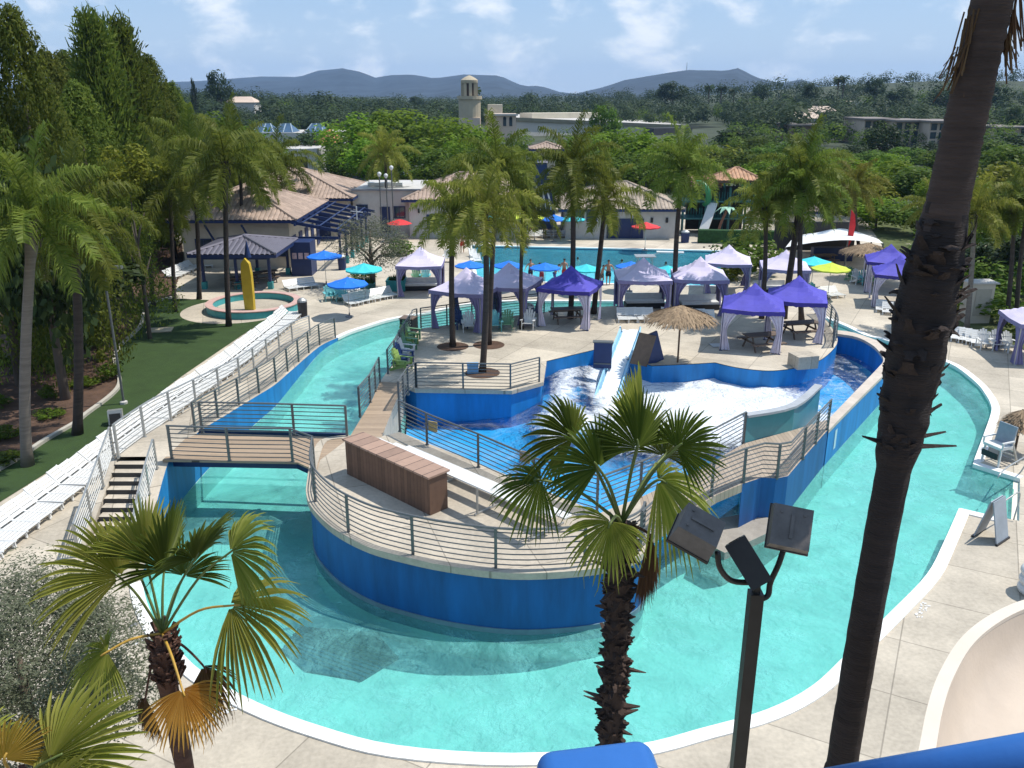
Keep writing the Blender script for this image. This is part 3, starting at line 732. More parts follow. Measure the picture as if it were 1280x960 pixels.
railing('sloping steel handrail on the river side of the stairs', [p+Vector((-.3, 0, .02)) for p in top if 22.3 < p.y < 25.9], h=1.0, sp=1.3, m=STEELL)

# small plaques on the rails
for (x, y, z), lb in (((541,533,2.35), 'small yellowish plaque wired to the railing above the blue pit'), ((656,571,2.5), 'small brown plaque wired to the railing near the palm fronds')):
    p = G(x, y, z); mb = MB(); mb.box(p, (.34, .03, .36), R(-25)); tag(mb.build('rail_sign', mat('tan plaque '+lb[6:9], (.45, .36, .16) if 'yell' in lb else (.30, .22, .13), .6, .15, 6)), lb, 'sign')

# ================================================================== PLATFORM FURNITURE
bl, br_, bb = G(433,593,Z1), G(537,645,Z1), G(558,632,Z1)
ax = (br_-bl); LB = ax.length; axn = ax.normalized(); pn = Vector((-axn.y, axn.x, 0)); rzb = math.atan2(axn.y, axn.x)
ct = thing('bar_counter', 'long brown timber counter with a lighter plank top on the near platform', 'counter', bl, rzb)
mb = MB(); mb.box((LB/2, .36, .575), (LB, .66, 1.15)); mb.build('body', planks('counter boards', (.15, .085, .055), .15, 0, .3), ct)
mb = MB(); mb.box((LB/2, .36, 1.18), (LB+.10, .80, .06)); mb.build('countertop', planks('counter top boards', (.34, .22, .16), .42, 0, .25), ct)
o = bl+pn*1.0+axn*.3
bt = thing('bleacher', 'white aluminium bleacher bench behind the timber counter', 'bench', o, rzb)
for k, (dy, z) in enumerate(((0, .95), (.62, .62), (1.15, .36))):
    mb = MB(); mb.box((3.5, dy, z), (7.0, .30, .045)); mb.build('seat_plank', WHITE, bt)
for x in (.3, 2.4, 4.6, 6.7):
    mb = MB(); mb.bar((x, 0, 0), (x, 0, .93), .05); mb.bar((x, 1.2, 0), (x, 0, .9), .04); mb.bar((x, -.1, .03), (x, 1.3, .03), .05); mb.bar((x, .62, 0), (x, .62, .6), .04)
    mb.build('support_frame', STEELL, bt)

# ================================================================== SEATS
def make_lounger(m=None):
    m = m or WHITE
    t = thing('sun_lounger', 'white plastic sun lounger', 'sun lounger')
    mb = MB()
    for k in range(6): mb.box((0, .15+.2*k, .34), (.50, .165, .025))
    mb.box((-.265, .62, .335), (.04, 1.34, .06)); mb.box((.265, .62, .335), (.04, 1.34, .06))
    mb.build('seat', m, t)
    mb = MB(); a = R(48)
    for k in range(4):
        d = .12+.2*k; mb.box((0, -d*math.cos(a), .36+d*math.sin(a)), (.50, .025, .17), 0, 0, (math.pi/2-a))
    for sx in (-1, 1): mb.bar((sx*.265, 0, .34), (sx*.265, -.82*math.cos(a), .36+.82*math.sin(a)), .05, .05)
    mb.build('backrest', m, t)
    for x in (-.25, .25):
        for y in (-.25, 1.2):
            mb = MB(); mb.bar((x, y+(.0), 0), (x, y*.93+.02, .33), .05); mb.build('leg', m, t)
    mb = MB(); mb.bar((-.29, -.3, .33), (.29, -.3, .33), .04); mb.bar((-.265, .0, .335), (-.265, -.32, .335), .04); mb.bar((.265, .0, .335), (.265, -.32, .335), .04)
    mb.build('back_frame', m, t)
    return t
lounger = Proto(make_lounger())
def lay(p, q, n, facing, label, group, z=0.0, flip=0, proto=None, jit=.06, labels=None):
    """n loungers whose heads sit on the line p-q, feet towards 'facing' (plan angle)"""
    out = []
    for k in range(n):
        t = (k+.5)/n; w = p.lerp(q, t)
        o = (proto or lounger)(Vector((w.x+rnd.uniform(-.04, .04), w.y+rnd.uniform(-.04, .04), z)), facing-math.pi/2+rnd.uniform(-jit, jit), labels[k] if labels else label, group)
        out.append(o)
    return out
hd = rs([p for p in smooth([G(-75,704), G(0,648), G(65,600), G(130,552), G(200,502), G(262,460), G(325,412), G(343,396)], 5)], 46)
GRP = 'white loungers in the long row by the lawn'
for k, p in enumerate(hd):
    a = hd[max(k-1, 0)]; b = hd[min(k+1, 45)]; d = (b-a).normalized(); ang = math.atan2(-d.x, d.y)
    lb = 'white plastic sun lounger in the long row between lawn and path'
    if k == 45: lb = 'white lounger at the far end of the long row, next to the round splash pool'
    p = p+Vector((math.cos(ang), math.sin(ang), 0))*.80
    lounger(Vector((p.x, p.y, .02)), ang-math.pi/2+rnd.uniform(-.06, .06), lb, GRP, (1.1, .72, .60+.10*rnd.random()))
lay(G(209,349), G(246,332), 7, R(-20), 'white sun lounger in the shaded group left of the navy pavilion', 'white loungers left of the navy pavilion')
lay(G(256,334), G(268,331), 2, R(-60), 'white sun lounger close to the tiled roof building, behind the palm trunks', 'white loungers by the tiled building')
lay(G(356,362), G(394,357), 4, R(-55), 'white sun lounger in the row of four behind the round splash pool', 'four white loungers behind the splash pool')
lay(G(428,372), G(456,364), 4, R(-60), 'white sun lounger in the back row beneath the blue umbrella', 'back row of loungers by the blue umbrella')
lay(G(432,381), G(489,369), 8, R(-55), 'white sun lounger in the front row beside the left channel', 'front row of loungers beside the channel')
lay(G(772,399,Z2), G(815,399,Z2), 4, R(-90), 'white sun lounger on the island left of the thatched umbrella', 'white loungers left of the thatched umbrella', Z2)
lay(G(828,398,Z2), G(893,402,Z2), 5, R(-90), 'white sun lounger behind the thatched umbrella on the island', 'white loungers behind the thatched umbrella', Z2)
lay(G(1010,372), G(1046,369), 4, R(-75), 'white sun lounger under the lime green umbrella at right', 'loungers by the lime umbrella')
lay(G(1098,386), G(1112,392), 2, R(-110), 'white sun lounger beside the tall palm trunk near the purple canopies', 'loungers beside the tall palm trunk')
lay(G(1184,420), G(1226,430), 5, R(-115), 'grey white sun lounger in the shaded row right of the tall palm trunk', 'shaded loungers right of the tall palm trunk')
lay(G(590,318), G(598,330), 2, R(-80), 'white sun lounger at the left end of the lap pool', 'loungers at the left end of the lap pool')
lay(G(642,296), G(736,296), 10, R(-90), 'white sun lounger in the row on the far side of the lap pool', 'far side pool loungers')

def make_adirondack(m, name='adirondack_chair'):
    t = thing(name, 'chair', 'chair')
    mb = MB()
    for k in range(5): mb.box((0, .02+.11*k, .36-.03*(4-k)*.5), (.54, .10, .022), 0, 0, R(6))
    mb.build('seat', m, t)
    mb = MB()
    for k in range(5):
        x = (k-2)*.11; hgt = .80-.06*abs(k-2)**1.5
        mb.bar((x*.85, .0, .28), (x*1.25, -.30*hgt/.8, .28+hgt*.93), .105, .022)
    mb.bar((-.27, -.19, .75), (.27, -.19, .75), .05, .03); mb.build('backrest', m, t)
    for s in (-1, 1):
        mb = MB(); mb.box((s*.34, .20, .55), (.13, .72, .025)); mb.build('armrest', m, t)
        mb = MB(); mb.box((s*.31, .48, .27), (.03, .10, .54)); mb.build('leg', m, t)
        mb = MB(); mb.bar((s*.29, .5, .33), (s*.29, -.35, .04), .03, .12); mb.box((s*.33, -.1, .32), (.03, .08, .46)); mb.build('leg', m, t)
    return t
P_WHITE = Proto(make_adirondack(WHITE))
P_TEAL = Proto(make_adirondack(mat('pale teal plastic', (.16, .48, .50), .45, .06, 4)))
P_GREEN = Proto(make_adirondack(mat('sage green plastic', (.14, .30, .17), .45, .06, 4)))
P_LIME = Proto(make_adirondack(mat('lime plastic', (.24, .36, .09), .45, .06, 4)))
P_NAVY = Proto(make_adirondack(mat('navy plastic', (.02, .05, .16), .45, .06, 4)))
chairs = [
 (P_LIME, 499,462, Z2, -20, 'lime green slatted chair nearest the ramp in the island edge row'),
 (P_NAVY, 501,454, Z2, -20, 'navy slatted chair second from the ramp in the island edge row'),
 (P_WHITE, 503,446, Z2, -20, 'white slatted chair in the middle of the island edge row'),
 (P_GREEN, 506,438, Z2, -20, 'green slatted chair beyond the white one in the island edge row'),
 (P_LIME, 508,431, Z2, -20, 'lime slatted chair next to last in the island edge row'),
 (P_GREEN, 511,425, Z2, -20, 'green slatted chair beside the black bin in the island edge row'),
 (P_WHITE, 586,413, Z2, -85, 'white slatted chair between the two trunks in front of the lilac cabanas'),
 (P_TEAL, 618,412, Z2, -80, 'pale teal slatted chair in front of the lilac cabanas'),
 (P_GREEN, 634,411, Z2, -95, 'green slatted chair right of the pale teal chair'),
 (P_WHITE, 661,410, Z2, -100, 'white slatted chair at the foot of the slim palm by the purple cabana'),
 (P_NAVY, 573,409, Z2, -60, 'navy slatted chair half behind the left island palm trunk'),
 (P_TEAL, 412,375, 0, -70, 'pale blue slatted chair, leftmost of the three by the blue umbrella'),
 (P_TEAL, 420,374, 0, -75, 'pale blue slatted chair in the middle of three by the blue umbrella'),
 (P_TEAL, 428,376, 0, -85, 'pale blue slatted chair, rightmost of the three by the blue umbrella'),
 (P_GREEN, 1063,351, 0, -75, 'green slatted chair at the left of the row by the small thatched umbrella'),
 (P_WHITE, 1070,354, 0, -80, 'white slatted chair in the row by the small thatched umbrella'),
 (P_TEAL, 1079,355, 0, -85, 'pale teal slatted chair in the row by the small thatched umbrella'),
 (P_GREEN, 1088,356, 0, -95, 'green slatted chair at the right of the row by the small thatched umbrella'),
 (P_TEAL, 1016,372, 0, -60, 'pale teal slatted chair under the turquoise umbrella at right'),
 (P_WHITE, 1228,435, 0, -95, 'white slatted chair, left one of the three in the shade at right'),
 (P_WHITE, 1243,436, 0, -95, 'white slatted chair, middle one of the three in the shade at right'),
 (P_WHITE, 1258,438, 0, -80, 'white slatted chair, right one of the three in the shade at right'),
 (P_WHITE, 560,327, 0, -90, 'white slatted chair right of the first lilac cabana'),
 (P_TEAL, 532,352, 0, -90, 'pale teal slatted chair inside the first lilac cabana'),
 (P_GREEN, 521,352, 0, -80, 'green slatted chair inside the first lilac cabana'),
]
for pr, x, y, z, a, lb in chairs: pr(G(x, y, z), R(a)-math.pi/2, lb)

def make_picnic():
    t = thing('picnic_table', 'table', 'picnic table')
    m = planks('grey brown boards', (.16, .115, .085), .14, 1, .25)
    mb = MB(); mb.box((0, 0, .74), (1.8, .74, .045)); mb.build('tabletop', m, t)
    for s in (-1, 1):
        mb = MB(); mb.box((0, s*.72, .44), (1.8, .28, .045)); mb.build('bench', m, t)
        mb = MB(); mb.bar((s*.65, -.62, 0), (s*.65, -.2, .72), .05, .09); mb.bar((s*.65, .62, 0), (s*.65, .2, .72), .05, .09); mb.box((s*.65, 0, .41), (.05, 1.65, .09)); mb.build('leg_frame', m, t)
    return t
picnic = Proto(make_picnic())
for x, y, z, a, lb in ((709,402,Z2,10,'brown picnic table under the purple cabana left of the slide'), (951,436,Z2,15,'brown picnic table under the nearer purple cabana at right'),
                       (1000,420,Z2,12,'brown picnic table under the rear purple cabana at right'), (690,297,0,0,'picnic table on the far side of the pool under the umbrellas'),
                       (305,359,0,30,'brown picnic table under the navy pavilion, left one'), (332,352,0,30,'brown picnic table under the navy pavilion, right one'), (1030,330,0,5,'dark picnic table in the shade of the white stage canopy')):
    picnic(G(x, y, z), R(a), lb)
def make_daybed():
    t = thing('daybed', 'bed', 'bench')
    mb = MB(); mb.box((0, 0, .18), (2.3, .8, .30)); mb.build('base', BLACK, t)
    mb = MB(); mb.box((0, 0, .40), (2.2, .74, .14)); mb.build('cushion', WHITE, t)
    mb = MB(); mb.box((0, .36, .62), (2.2, .14, .34), 0, 0, R(-10)); mb.build('back_cushion', WHITE, t)
    return t
daybed = Proto(make_daybed())
for x, y, z, lb in ((527,362,0,'white cushioned bench with black base under the first lilac cabana'), (805,384,Z2,'white cushioned bench under the lilac cabana behind the slide'), (873,386,Z2,'white cushioned bench under the lilac cabana right of the palm trunk'), (962,366,0,'white cushioned bench under the farthest right lilac cabana')):
    daybed(G(x, y, z), R(4), lb)

# ================================================================== CABANAS
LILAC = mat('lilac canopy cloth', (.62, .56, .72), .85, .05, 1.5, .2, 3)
LILAC_SHADE = mat('shaded lilac cloth', (.22, .20, .36), .85, .08, 2, .2, 3)  # valance shade put into the cloth colour; curtains share the tone
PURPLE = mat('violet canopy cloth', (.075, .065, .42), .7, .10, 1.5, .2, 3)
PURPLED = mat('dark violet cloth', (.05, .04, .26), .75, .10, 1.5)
CURT = mat('pale curtain cloth', (.62, .58, .68), .85, .08, 3)
def make_cabana(mtop, mval, mcurt, w=2.95, eave=2.08, peak=1.05, legm=None, curtains=(0, 1, 2, 3), full=False):
    t = thing('cabana', 'cabana', 'cabana')
    h = w/2
    for sx in (-1, 1):
        for sy in (-1, 1):
            mb = MB(); mb.box((sx*(h-.05), sy*(h-.05), eave/2), (.05, .05, eave)); mb.box((sx*(h-.05), sy*(h-.05), .01), (.16, .16, .02)); mb.build('leg', legm or STEELL, t)
    n = 12; mb = MB()
    def hz(u, v):
        r = max(abs(u), abs(v)); z = peak*((1-r)**1.25*.72+.28*max(0, 1-r*2.6))
        hip = 1-abs(abs(u)-abs(v))/max(r, .05)
        return eave+.06+z+.05*hip*(1-abs(2*r-1))-.07*(r > .98)*(1-abs(min(abs(u), abs(v))))
    vs = [((i/n*2-1)*(h+.04), (j/n*2-1)*(h+.04), hz(i/n*2-1, j/n*2-1)) for j in range(n+1) for i in range(n+1)]
    mb.add(vs, [(j*(n+1)+i, j*(n+1)+i+1, (j+1)*(n+1)+i+1, (j+1)*(n+1)+i) for j in range(n) for i in range(n)])
    mb.build('canopy', mtop, t)
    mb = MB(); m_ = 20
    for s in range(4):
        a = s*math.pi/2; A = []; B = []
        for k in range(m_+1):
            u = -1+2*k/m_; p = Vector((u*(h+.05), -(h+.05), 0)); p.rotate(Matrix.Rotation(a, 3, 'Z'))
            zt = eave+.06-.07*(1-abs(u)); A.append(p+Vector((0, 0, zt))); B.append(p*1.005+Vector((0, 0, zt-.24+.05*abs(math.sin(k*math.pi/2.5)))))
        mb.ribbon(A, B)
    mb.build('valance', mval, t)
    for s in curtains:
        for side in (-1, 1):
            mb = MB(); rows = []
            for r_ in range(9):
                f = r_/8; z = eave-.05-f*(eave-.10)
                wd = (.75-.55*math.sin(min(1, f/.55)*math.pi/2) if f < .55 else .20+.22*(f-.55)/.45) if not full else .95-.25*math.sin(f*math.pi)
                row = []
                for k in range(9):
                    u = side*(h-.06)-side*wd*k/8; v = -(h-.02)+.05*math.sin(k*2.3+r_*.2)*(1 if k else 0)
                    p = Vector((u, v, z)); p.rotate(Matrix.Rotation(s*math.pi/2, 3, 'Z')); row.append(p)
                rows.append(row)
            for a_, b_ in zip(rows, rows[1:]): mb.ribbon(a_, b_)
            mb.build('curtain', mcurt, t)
    return t
cabL = Proto(make_cabana(LILAC, LILAC_SHADE, LILAC_SHADE, 2.95, full=False)); cabP = Proto(make_cabana(PURPLE, PURPLED, CURT, 2.85, legm=NAVY, curtains=(0, 1, 3)))
cabs = [
 (cabL, 527,366, 0, 0, 'lilac cabana standing alone left of the pool, beside the olive tree'),
 (cabL, 584,406, Z2, -22, 'lilac cabana behind the left pair of island palms'),
 (cabL, 636,398, Z2, -20, 'lilac cabana between the slim palm and the purple cabana'),
 (cabP, 712,403, Z2, -20, 'violet cabana in the middle of the island, over a picnic table'),
 (cabL, 801,389, Z2, -2, 'lilac cabana with drawn curtains directly behind the water slide'),
 (cabL, 871,388, Z2, -6, 'lilac cabana right of the trunk behind the thatched umbrella'),
 (cabL, 907,363, 0, -12, 'lilac cabana at the right end of the pool edge row'),
 (cabL, 977,371, 0, -12, 'lilac cabana behind the purple pair on the right'),
 (cabP, 937,431, Z2, -15, 'violet cabana nearest the foam on the right of the island'),
 (cabP, 991,419, Z2, -18, 'violet cabana at the right tip of the island'),
 (cabP, 1106,362, 0, -18, 'violet canopy farther of the two beside the tall palm trunk'),
 (cabP, 1117,380, 0, -18, 'violet canopy nearer of the two beside the tall palm trunk'),
 (cabL, 1292,448, 0, -10, 'lilac cabana cut by the right edge behind the white chairs'),
]
for pr, x, y, z, a, lb in cabs: pr(G(x, y, z), R(a), lb)

# ================================================================== UMBRELLAS
def make_umbrella(m, r=1.35, hgt=2.25, rise=.42, valance=.10):
    t = thing('umbrella', 'umbrella', 'umbrella')
    mb = MB(); mb.tube([(0, 0, 0), (0, 0, hgt+rise)], .022, 6); mb.build('pole', STEELL, t)
    mb = MB(); mb.lathe([(.28, 0), (.28, .05), (.06, .09), (.05, .25), (.03, .3)], 12); mb.build('base', mat('grey umbrella base', (.2, .2, .2), .6, .1, 3), t)
    n = 8; mb = MB(); rings = [(r*f, hgt+rise*(1-f**1.15)-.05*math.sin(f*math.pi)) for f in (0.02, .25, .5, .75, 1)]+[(r*1.0, hgt-valance)]
    vs = []; fs = []
    for q, z in rings:
        for k in range(n*2):
            a = math.pi*k/n; sc_ = 1 if k % 2 == 0 else .945
            vs.append((q*sc_*math.cos(a), q*sc_*math.sin(a), z-(0 if k % 2 == 0 else .03*q)))
    N2 = n*2
    for i in range(len(rings)-1): fs += [(i*N2+k, i*N2+(k+1) % N2, (i+1)*N2+(k+1) % N2, (i+1)*N2+k) for k in range(N2)]
    mb.add(vs, fs); mb.add([(0, 0, hgt+rise+.08)]+vs[:N2], [(0, k+1, (k+1) % N2+1) for k in range(N2)])
    mb.build('canopy', m, t)
    mb = MB()
    for k in range(n):
        a = 2*math.pi*k/n; mb.bar((0, 0, hgt+rise*.9), (r*.96*math.cos(a), r*.96*math.sin(a), hgt-.02), .02)
    mb.build('ribs', STEELL, t)
    return t
UB = Proto(make_umbrella(mat('bright blue canvas', (.012, .17, .70), .8, .05, 2)))
UT = Proto(make_umbrella(mat('turquoise canvas', (.05, .55, .60), .8, .05, 2)))
UY = Proto(make_umbrella(mat('lime canvas', (.52, .62, .06), .8, .05, 2)))
UR = Proto(make_umbrella(RED))
umb = [
 (UB, 437,396, 0, 'bright blue umbrella over the white loungers by the left channel'),
 (UB, 408,356, 0, 'bright blue umbrella beside the pergola, in front of the black bin'),
 (UT, 457,375, 0, 'turquoise umbrella behind the blue one by the left channel'),
 (UB, 588,363, 0, 'bright blue umbrella at the left corner of the lap pool'),
 (UB, 636,363, 0, 'bright blue umbrella between the two left island palms on the pool edge'),
 (UB, 681,366, 0, 'bright blue umbrella among the bathers at the near pool edge'),
 (UT, 732,368, 0, 'turquoise umbrella beside the leaning palm at the near pool edge'),
 (UB, 787,364, 0, 'bright blue umbrella behind the lilac cabana by the slide'),
 (UT, 833,370, 0, 'turquoise umbrella left of the trunk behind the lilac cabanas'),
 (UT, 620,300, 0, 'turquoise umbrella on the far pool side behind the palm crown'),
 (UY, 641,299, 0, 'lime umbrella on the far pool side, left of its twin'),
 (UY, 668,301, 0, 'lime umbrella on the far pool side next to the blue one'),
 (UB, 692,302, 0, 'bright blue umbrella on the far pool side under the trees'),
 (UT, 714,302, 0, 'turquoise umbrella at the right end of the far pool side row'),
 (UR, 738,285, 0, 'red umbrella against the wall of the tiled pool house'),
 (UR, 806,313, 0, 'red umbrella on the far pool side in front of the blue doors'),
 (UT, 1013,365, 0, 'turquoise umbrella behind the lime umbrella at right'),
 (UY, 1034,374, 0, 'lime green umbrella by the loungers right of the island'),
]
for k, (pr, x, y, z, lb) in enumerate(umb): pr(G(x, y, z), .3*k, lb, sc=.78 if 358 < y < 372 and 560 < x < 860 else .92)
def make_thatch(r, hgt, label, loc):
    t = thing('thatched_umbrella', label, 'umbrella', loc)
    mb = MB(); mb.tube([(0, 0, 0), (0, 0, hgt+.3)], .045, 8); mb.build('pole', WOODD, t)
    mb = MB(); r_ = random.Random(3)
    for k in range(1500):
        f = math.sqrt(r_.uniform(.0, 1)); a = r_.uniform(0, 6.283)
        z = hgt+.55*(1-f)**.9+r_.uniform(0, .05); L_ = r_.uniform(.25, .5); w = r_.uniform(.02, .045)
        c = Vector((r*f*math.cos(a), r*f*math.sin(a), z)); d = Vector((math.cos(a+r_.uniform(-.3, .3)), math.sin(a+r_.uniform(-.3, .3)), -.5-.5*f*r_.random())).normalized(); s_ = Vector((-math.sin(a), math.cos(a), 0))*w
        mb.add([c-s_, c+s_, c+s_*.5+d*L_, c-s_*.5+d*L_], [(0,1,2,3)])
    mb.lathe([(r*1.0, hgt-.02), (r*.5, hgt+.30), (.02, hgt+.56)], 16)
    mb.build('thatch', mat('dry palm thatch', (.22, .155, .095), .95, .3, 5, .4, 30, island=.5), t)
    return t
make_thatch(1.45, 2.2, 'tan thatched umbrella on a dark pole beside the wave basin', G(847,453,Z2))
make_thatch(1.7, 2.1, 'tan thatched umbrella near the white stage canopy at right', G(1080,349))
make_thatch(.42, 1.2, 'small weathered parasol on a thin pole by the right bank', G(1268,566))

# ================================================================== BINS, BOXES, SIGNS
def bin_(x, y, z, label, m, r=.30, h=.95, cap=None, name='trash_bin'):
    t = thing(name, label, 'bin', G(x, y, z))
    mb = MB(); mb.lathe([(0, 0), (r*.9, 0), (r, h*.9), (r, h), (r*.8, h)], 14); mb.build('body', m, t)
    mb = MB(); mb.lathe([(r*1.02, h), (r*.95, h+.10), (r*.45, h+.22), (0, h+.24)], 14); mb.build('lid', cap or STEELL, t)
bin_(379,396,0,'black bin with a grey lid beside the round splash pool', BLACK)
bin_(428,337,0,'black bin below the tilted blue umbrella by the pergola', NAVY, .33)
bin_(661,405,Z2,'navy bin between the slim palm and the violet cabana', NAVY, .3)
bin_(758,297,0,'black grill style bin in front of the blue doors across the pool', BLACK, .35, .8)
bin_(856,303,0,'blue and black bin at the right end of the pool house', NAVY, .4, .9)
mb = MB(); t = thing('tool_box', 'black storage bin with a brown lid at the end of the chair row', 'box', G(511,416,Z2), R(-15))
mb.box((0, 0, .4), (.7, .7, .8)); mb.build('body', BLACK, t); mb = MB(); mb.box((0, 0, .83), (.76, .76, .06)); mb.build('lid', mat('brown lid', (.16, .11, .08), .6, .1, 3), t)
mb = MB(); t = thing('cooler_box', 'light blue cooler box at the foot of the nearest island palm', 'box', G(591,466,Z2), R(5))
mb.box((0, 0, .2), (.5, .34, .4)); mb.build('body', mat('sky blue plastic', (.15, .36, .62), .5, .05, 4), t); mb = MB(); mb.box((0, 0, .42), (.53, .37, .05)); mb.build('lid', mat('sky blue plastic', (.15, .36, .62)), t)
def planter(x, y, z, label, m, w=1.0, h=.55, a=0, soil=True):
    t = thing('planter', label, 'planter', G(x, y, z), R(a))
    mb = MB(); q = w/2
    mb.prism([Vector(v) for v in ((-q, -q, h), (q, -q, h), (q, q, h), (-q, q, h))], 0, cap=False)
    for s in range(4): mb.box(Vector((q-.04, 0, h+.02)) if s == 0 else Vector((-q+.04, 0, h+.02)) if s == 1 else Vector((0, q-.04, h+.021)) if s == 2 else Vector((0, -q+.04, h+.021)), (.12, w+.06, .06) if s < 2 else (w-.17, .12, .06))
    mb.build('box', m, t)
    mb = MB(); r_ = random.Random(int(x))
    for k in range(160):
        c = Vector((r_.uniform(-q*.8, q*.8), r_.uniform(-q*.8, q*.8), h*.85)); d = Vector((r_.uniform(-.5, .5), r_.uniform(-.5, .5), 1))*r_.uniform(.2, .5); s_ = Vector((r_.uniform(-1, 1), r_.uniform(-1, 1), 0)).normalized()*.05
        mb.add([c-s_, c+s_, c+d], [(0,1,2)])
    mb.build('foliage', leaf('planter leaves', (.035, .09, .02)), t)
planter(496,362,0,'teal square planter left of the first lilac cabana', TEAL, 1.3, .7)
planter(455,362,0,'low dark teal planter between the umbrellas and the olive tree', mat('dark teal paint', (.02, .12, .13), .5, .1, 3), 1.6, .5, 8)
mb = MB(); mb.box((0, 0, .3), (1.05, .9, .6)); tag(mb.build('stone_block', C_TOP, None, False, G(1003,458,Z2)), 'pale concrete block seat at the island edge near the violet cabanas', 'block')
bpy.data.objects['stone_block'].rotation_euler = (0, 0, R(14))
mb = MB(); mb.box((0, 0, .03), (1.35, 1.0, .05), R(12)); tag(mb.build('utility_cover', mat('sandstone slab', (.50, .42, .30), .8, .08, 3), None, False, G(200,413,.02)), 'beige utility cover lying in the green lawn', 'cover')
mb = MB(); mb.box((0, 0, .02), (.7, .6, .03), R(8)); tag(mb.build('deck_hatch', STEELL, None, False, G(897,432,Z2)), 'grey square access hatch in the island deck', 'hatch')
for x, y, lb in ((1035,858,'small round grey drain in the paving by the near right bank'), (166,781,'small dark drain in the paving left of the fan palm')):
    mb = MB(); mb.lathe([(0, .012), (.09, .012), (.11, .008), (.13, .0)], 16); tag(mb.build('floor_drain', mat('drain metal', (.16, .16, .16), .5, .2, 20), None, False, G(x, y, .0)), lb, 'drain')
r_ = random.Random(5)
for x, y, a, lb in ((1152,763,50,'faded white stencilled mark on the right paving'), (185,793,62,'pale tile marker on the paving beside the left coping'), (288,887,35,'pale tile marker on the paving by the near coping')):
    mb = MB()
    for k in range(26):
        mb.box((r_.uniform(-.42, .42), r_.uniform(-.10, .10), .004+.0002*k), (r_.uniform(.03, .10), r_.uniform(.02, .06), .004), r_.uniform(-.2, .2))
    o = tag(mb.build('deck_marking', mat('worn white paint', (.62, .62, .60), .8, .2, 20), None, False, G(x, y, .004)), lb, 'marking'); o.rotation_euler = (0, 0, R(a))
# blue pads by the slide and the small white chute
p = G(753,455,Z2); t = thing('blue_pad', 'dark navy upright pad box standing at the wall left of the slide', 'pad', p, R(-6))
mb = MB(); mb.box((0, 0, .45), (.85, .25, 1.25)); mb.build('pad', NAVY, t); mb = MB(); mb.box((0, -.14, .05), (.8, .03, .05)); mb.box((0, .0, 1.09), (.95, .35, .05)); mb.build('trim', STEEL, t)
p0 = G(792,437,Z2); 
t = thing('leaning_boards', 'pair of dark boards leaning together right of the white slide', 'boards', G(808,455,Z2), R(20))
mb = MB(); mb.bar((-.42, 0, 0), (0, 0, 1.45), .9, .10); mb.build('board', mat('brown board', (.10, .07, .05), .6, .2, 3), t)
mb = MB(); mb.bar((.5, .05, 0), (.05, .05, 1.42), .9, .12); mb.build('board', NAVY, t)
a = G(786,431,Z2)+Vector((0, .0, .45)); b = GD(757,486,36.0); b.z = -.22
t = thing('water_slide', 'short white water chute pouring into the wave basin', 'water slide', a)
pts = smooth([Vector((.1, .5, .12)), Vector((0, 0, 0)), (b-a)*.5+Vector((0, 0, .12)), (b-a)], 6)
mb = MB(); mb.sweep(pts, [(-.54, .26), (-.48, .26), (-.43, .02), (.43, .02), (.48, .26), (.54, .26), (.54, -.08), (-.54, -.08)]); mb.build('chute', mat('pale blue fibreglass', (.35, .62, .80), .25, .05, 2), t)
mb = MB(); r_ = random.Random(2); n_ = len(pts); rows = []
for i, p in enumerate(resample(pts, .12)):
    rows.append([p+Vector((1, 0, 0))*(-.38+.76*k/8)+Vector((0, 0, .06+.05*r_.random())) for k in range(9)])
for r1, r2 in zip(rows, rows[1:]): mb.ribbon(r1, r2)
mb.build('running_water', mat('white running water', (.82, .86, .88), .35, .08, 6, .4, 12), t, True)

# A frame board, chair, handrails, floats on the right bank
t = thing('a_frame_board', 'grey blue folding A-frame board standing by the alcove steps', 'sign', G(1238,672), R(38))
GREYB = mat('grey blue board', (.27, .31, .35), .5, .1, 2)
for s in (-1, 1):
    mb = MB(); mb.bar((0, s*.34, .04), (0, s*.03, 1.32), .78, .035); mb.build('panel', GREYB, t)
    mb = MB(); mb.box((0, s*.36, .03), (.84, .07, .06)); mb.build('foot', BLACK, t)
t = thing('guard_chair', 'low white guard chair with a grey ladder frame on the dock', 'chair', G(1243,580), R(-68))
mb = MB(); mb.box((0, 0, .75), (.75, .6, .10)); mb.build('seat', WHITE, t)
mb = MB(); mb.box((0, .32, 1.15), (.72, .06, .75), 0, 0, R(-8)); mb.build('backrest', GREYB, t)
for s in (-1, 1):
    mb = MB(); mb.bar((s*.35, -.25, 0), (s*.33, -.22, .75), .06); mb.build('leg', WHITE, t)
    mb = MB(); mb.bar((s*.35, .75, 0), (s*.33, .28, .95), .06); mb.build('leg', STEELL, t)
    mb = MB(); mb.box((s*.40, -.02, 1.0), (.07, .6, .05)); mb.bar((s*.4, -.26, .75), (s*.4, -.26, 1.0), .05); mb.build('armrest', WHITE, t)
mb = MB()
for k in range(4): f = k/4; mb.bar((-.33, .73-.45*f, .1+.85*f), (.33, .73-.45*f, .1+.85*f), .05)
mb.build('ladder_rungs', STEELL, t)
mb = MB(); mb.box((0, -.36, .45), (.66, .03, .22)); mb.build('front_board', BLACK, t)
for pts, lb in (([G(1247,597,.1), G(1247,597,.8)+Vector((0, 0, 0)), G(1258,585,.95), G(1290,566,.85), G(1290,566,0)], 'thin steel handrail on the far side of the alcove steps'), ([G(1243,641,.1), G(1247,634,.75), G(1262,622,.92), G(1275,617,.9), G(1267,650,.05)], 'thin steel handrail on the near side of the alcove steps')):
    o_ = pts[0]; mb = MB(); mb.tube(shift(smooth(pts, 5), o_), .024, 6); tag(mb.build('handrail', STEELL, None, True, o_), lb, 'handrail')
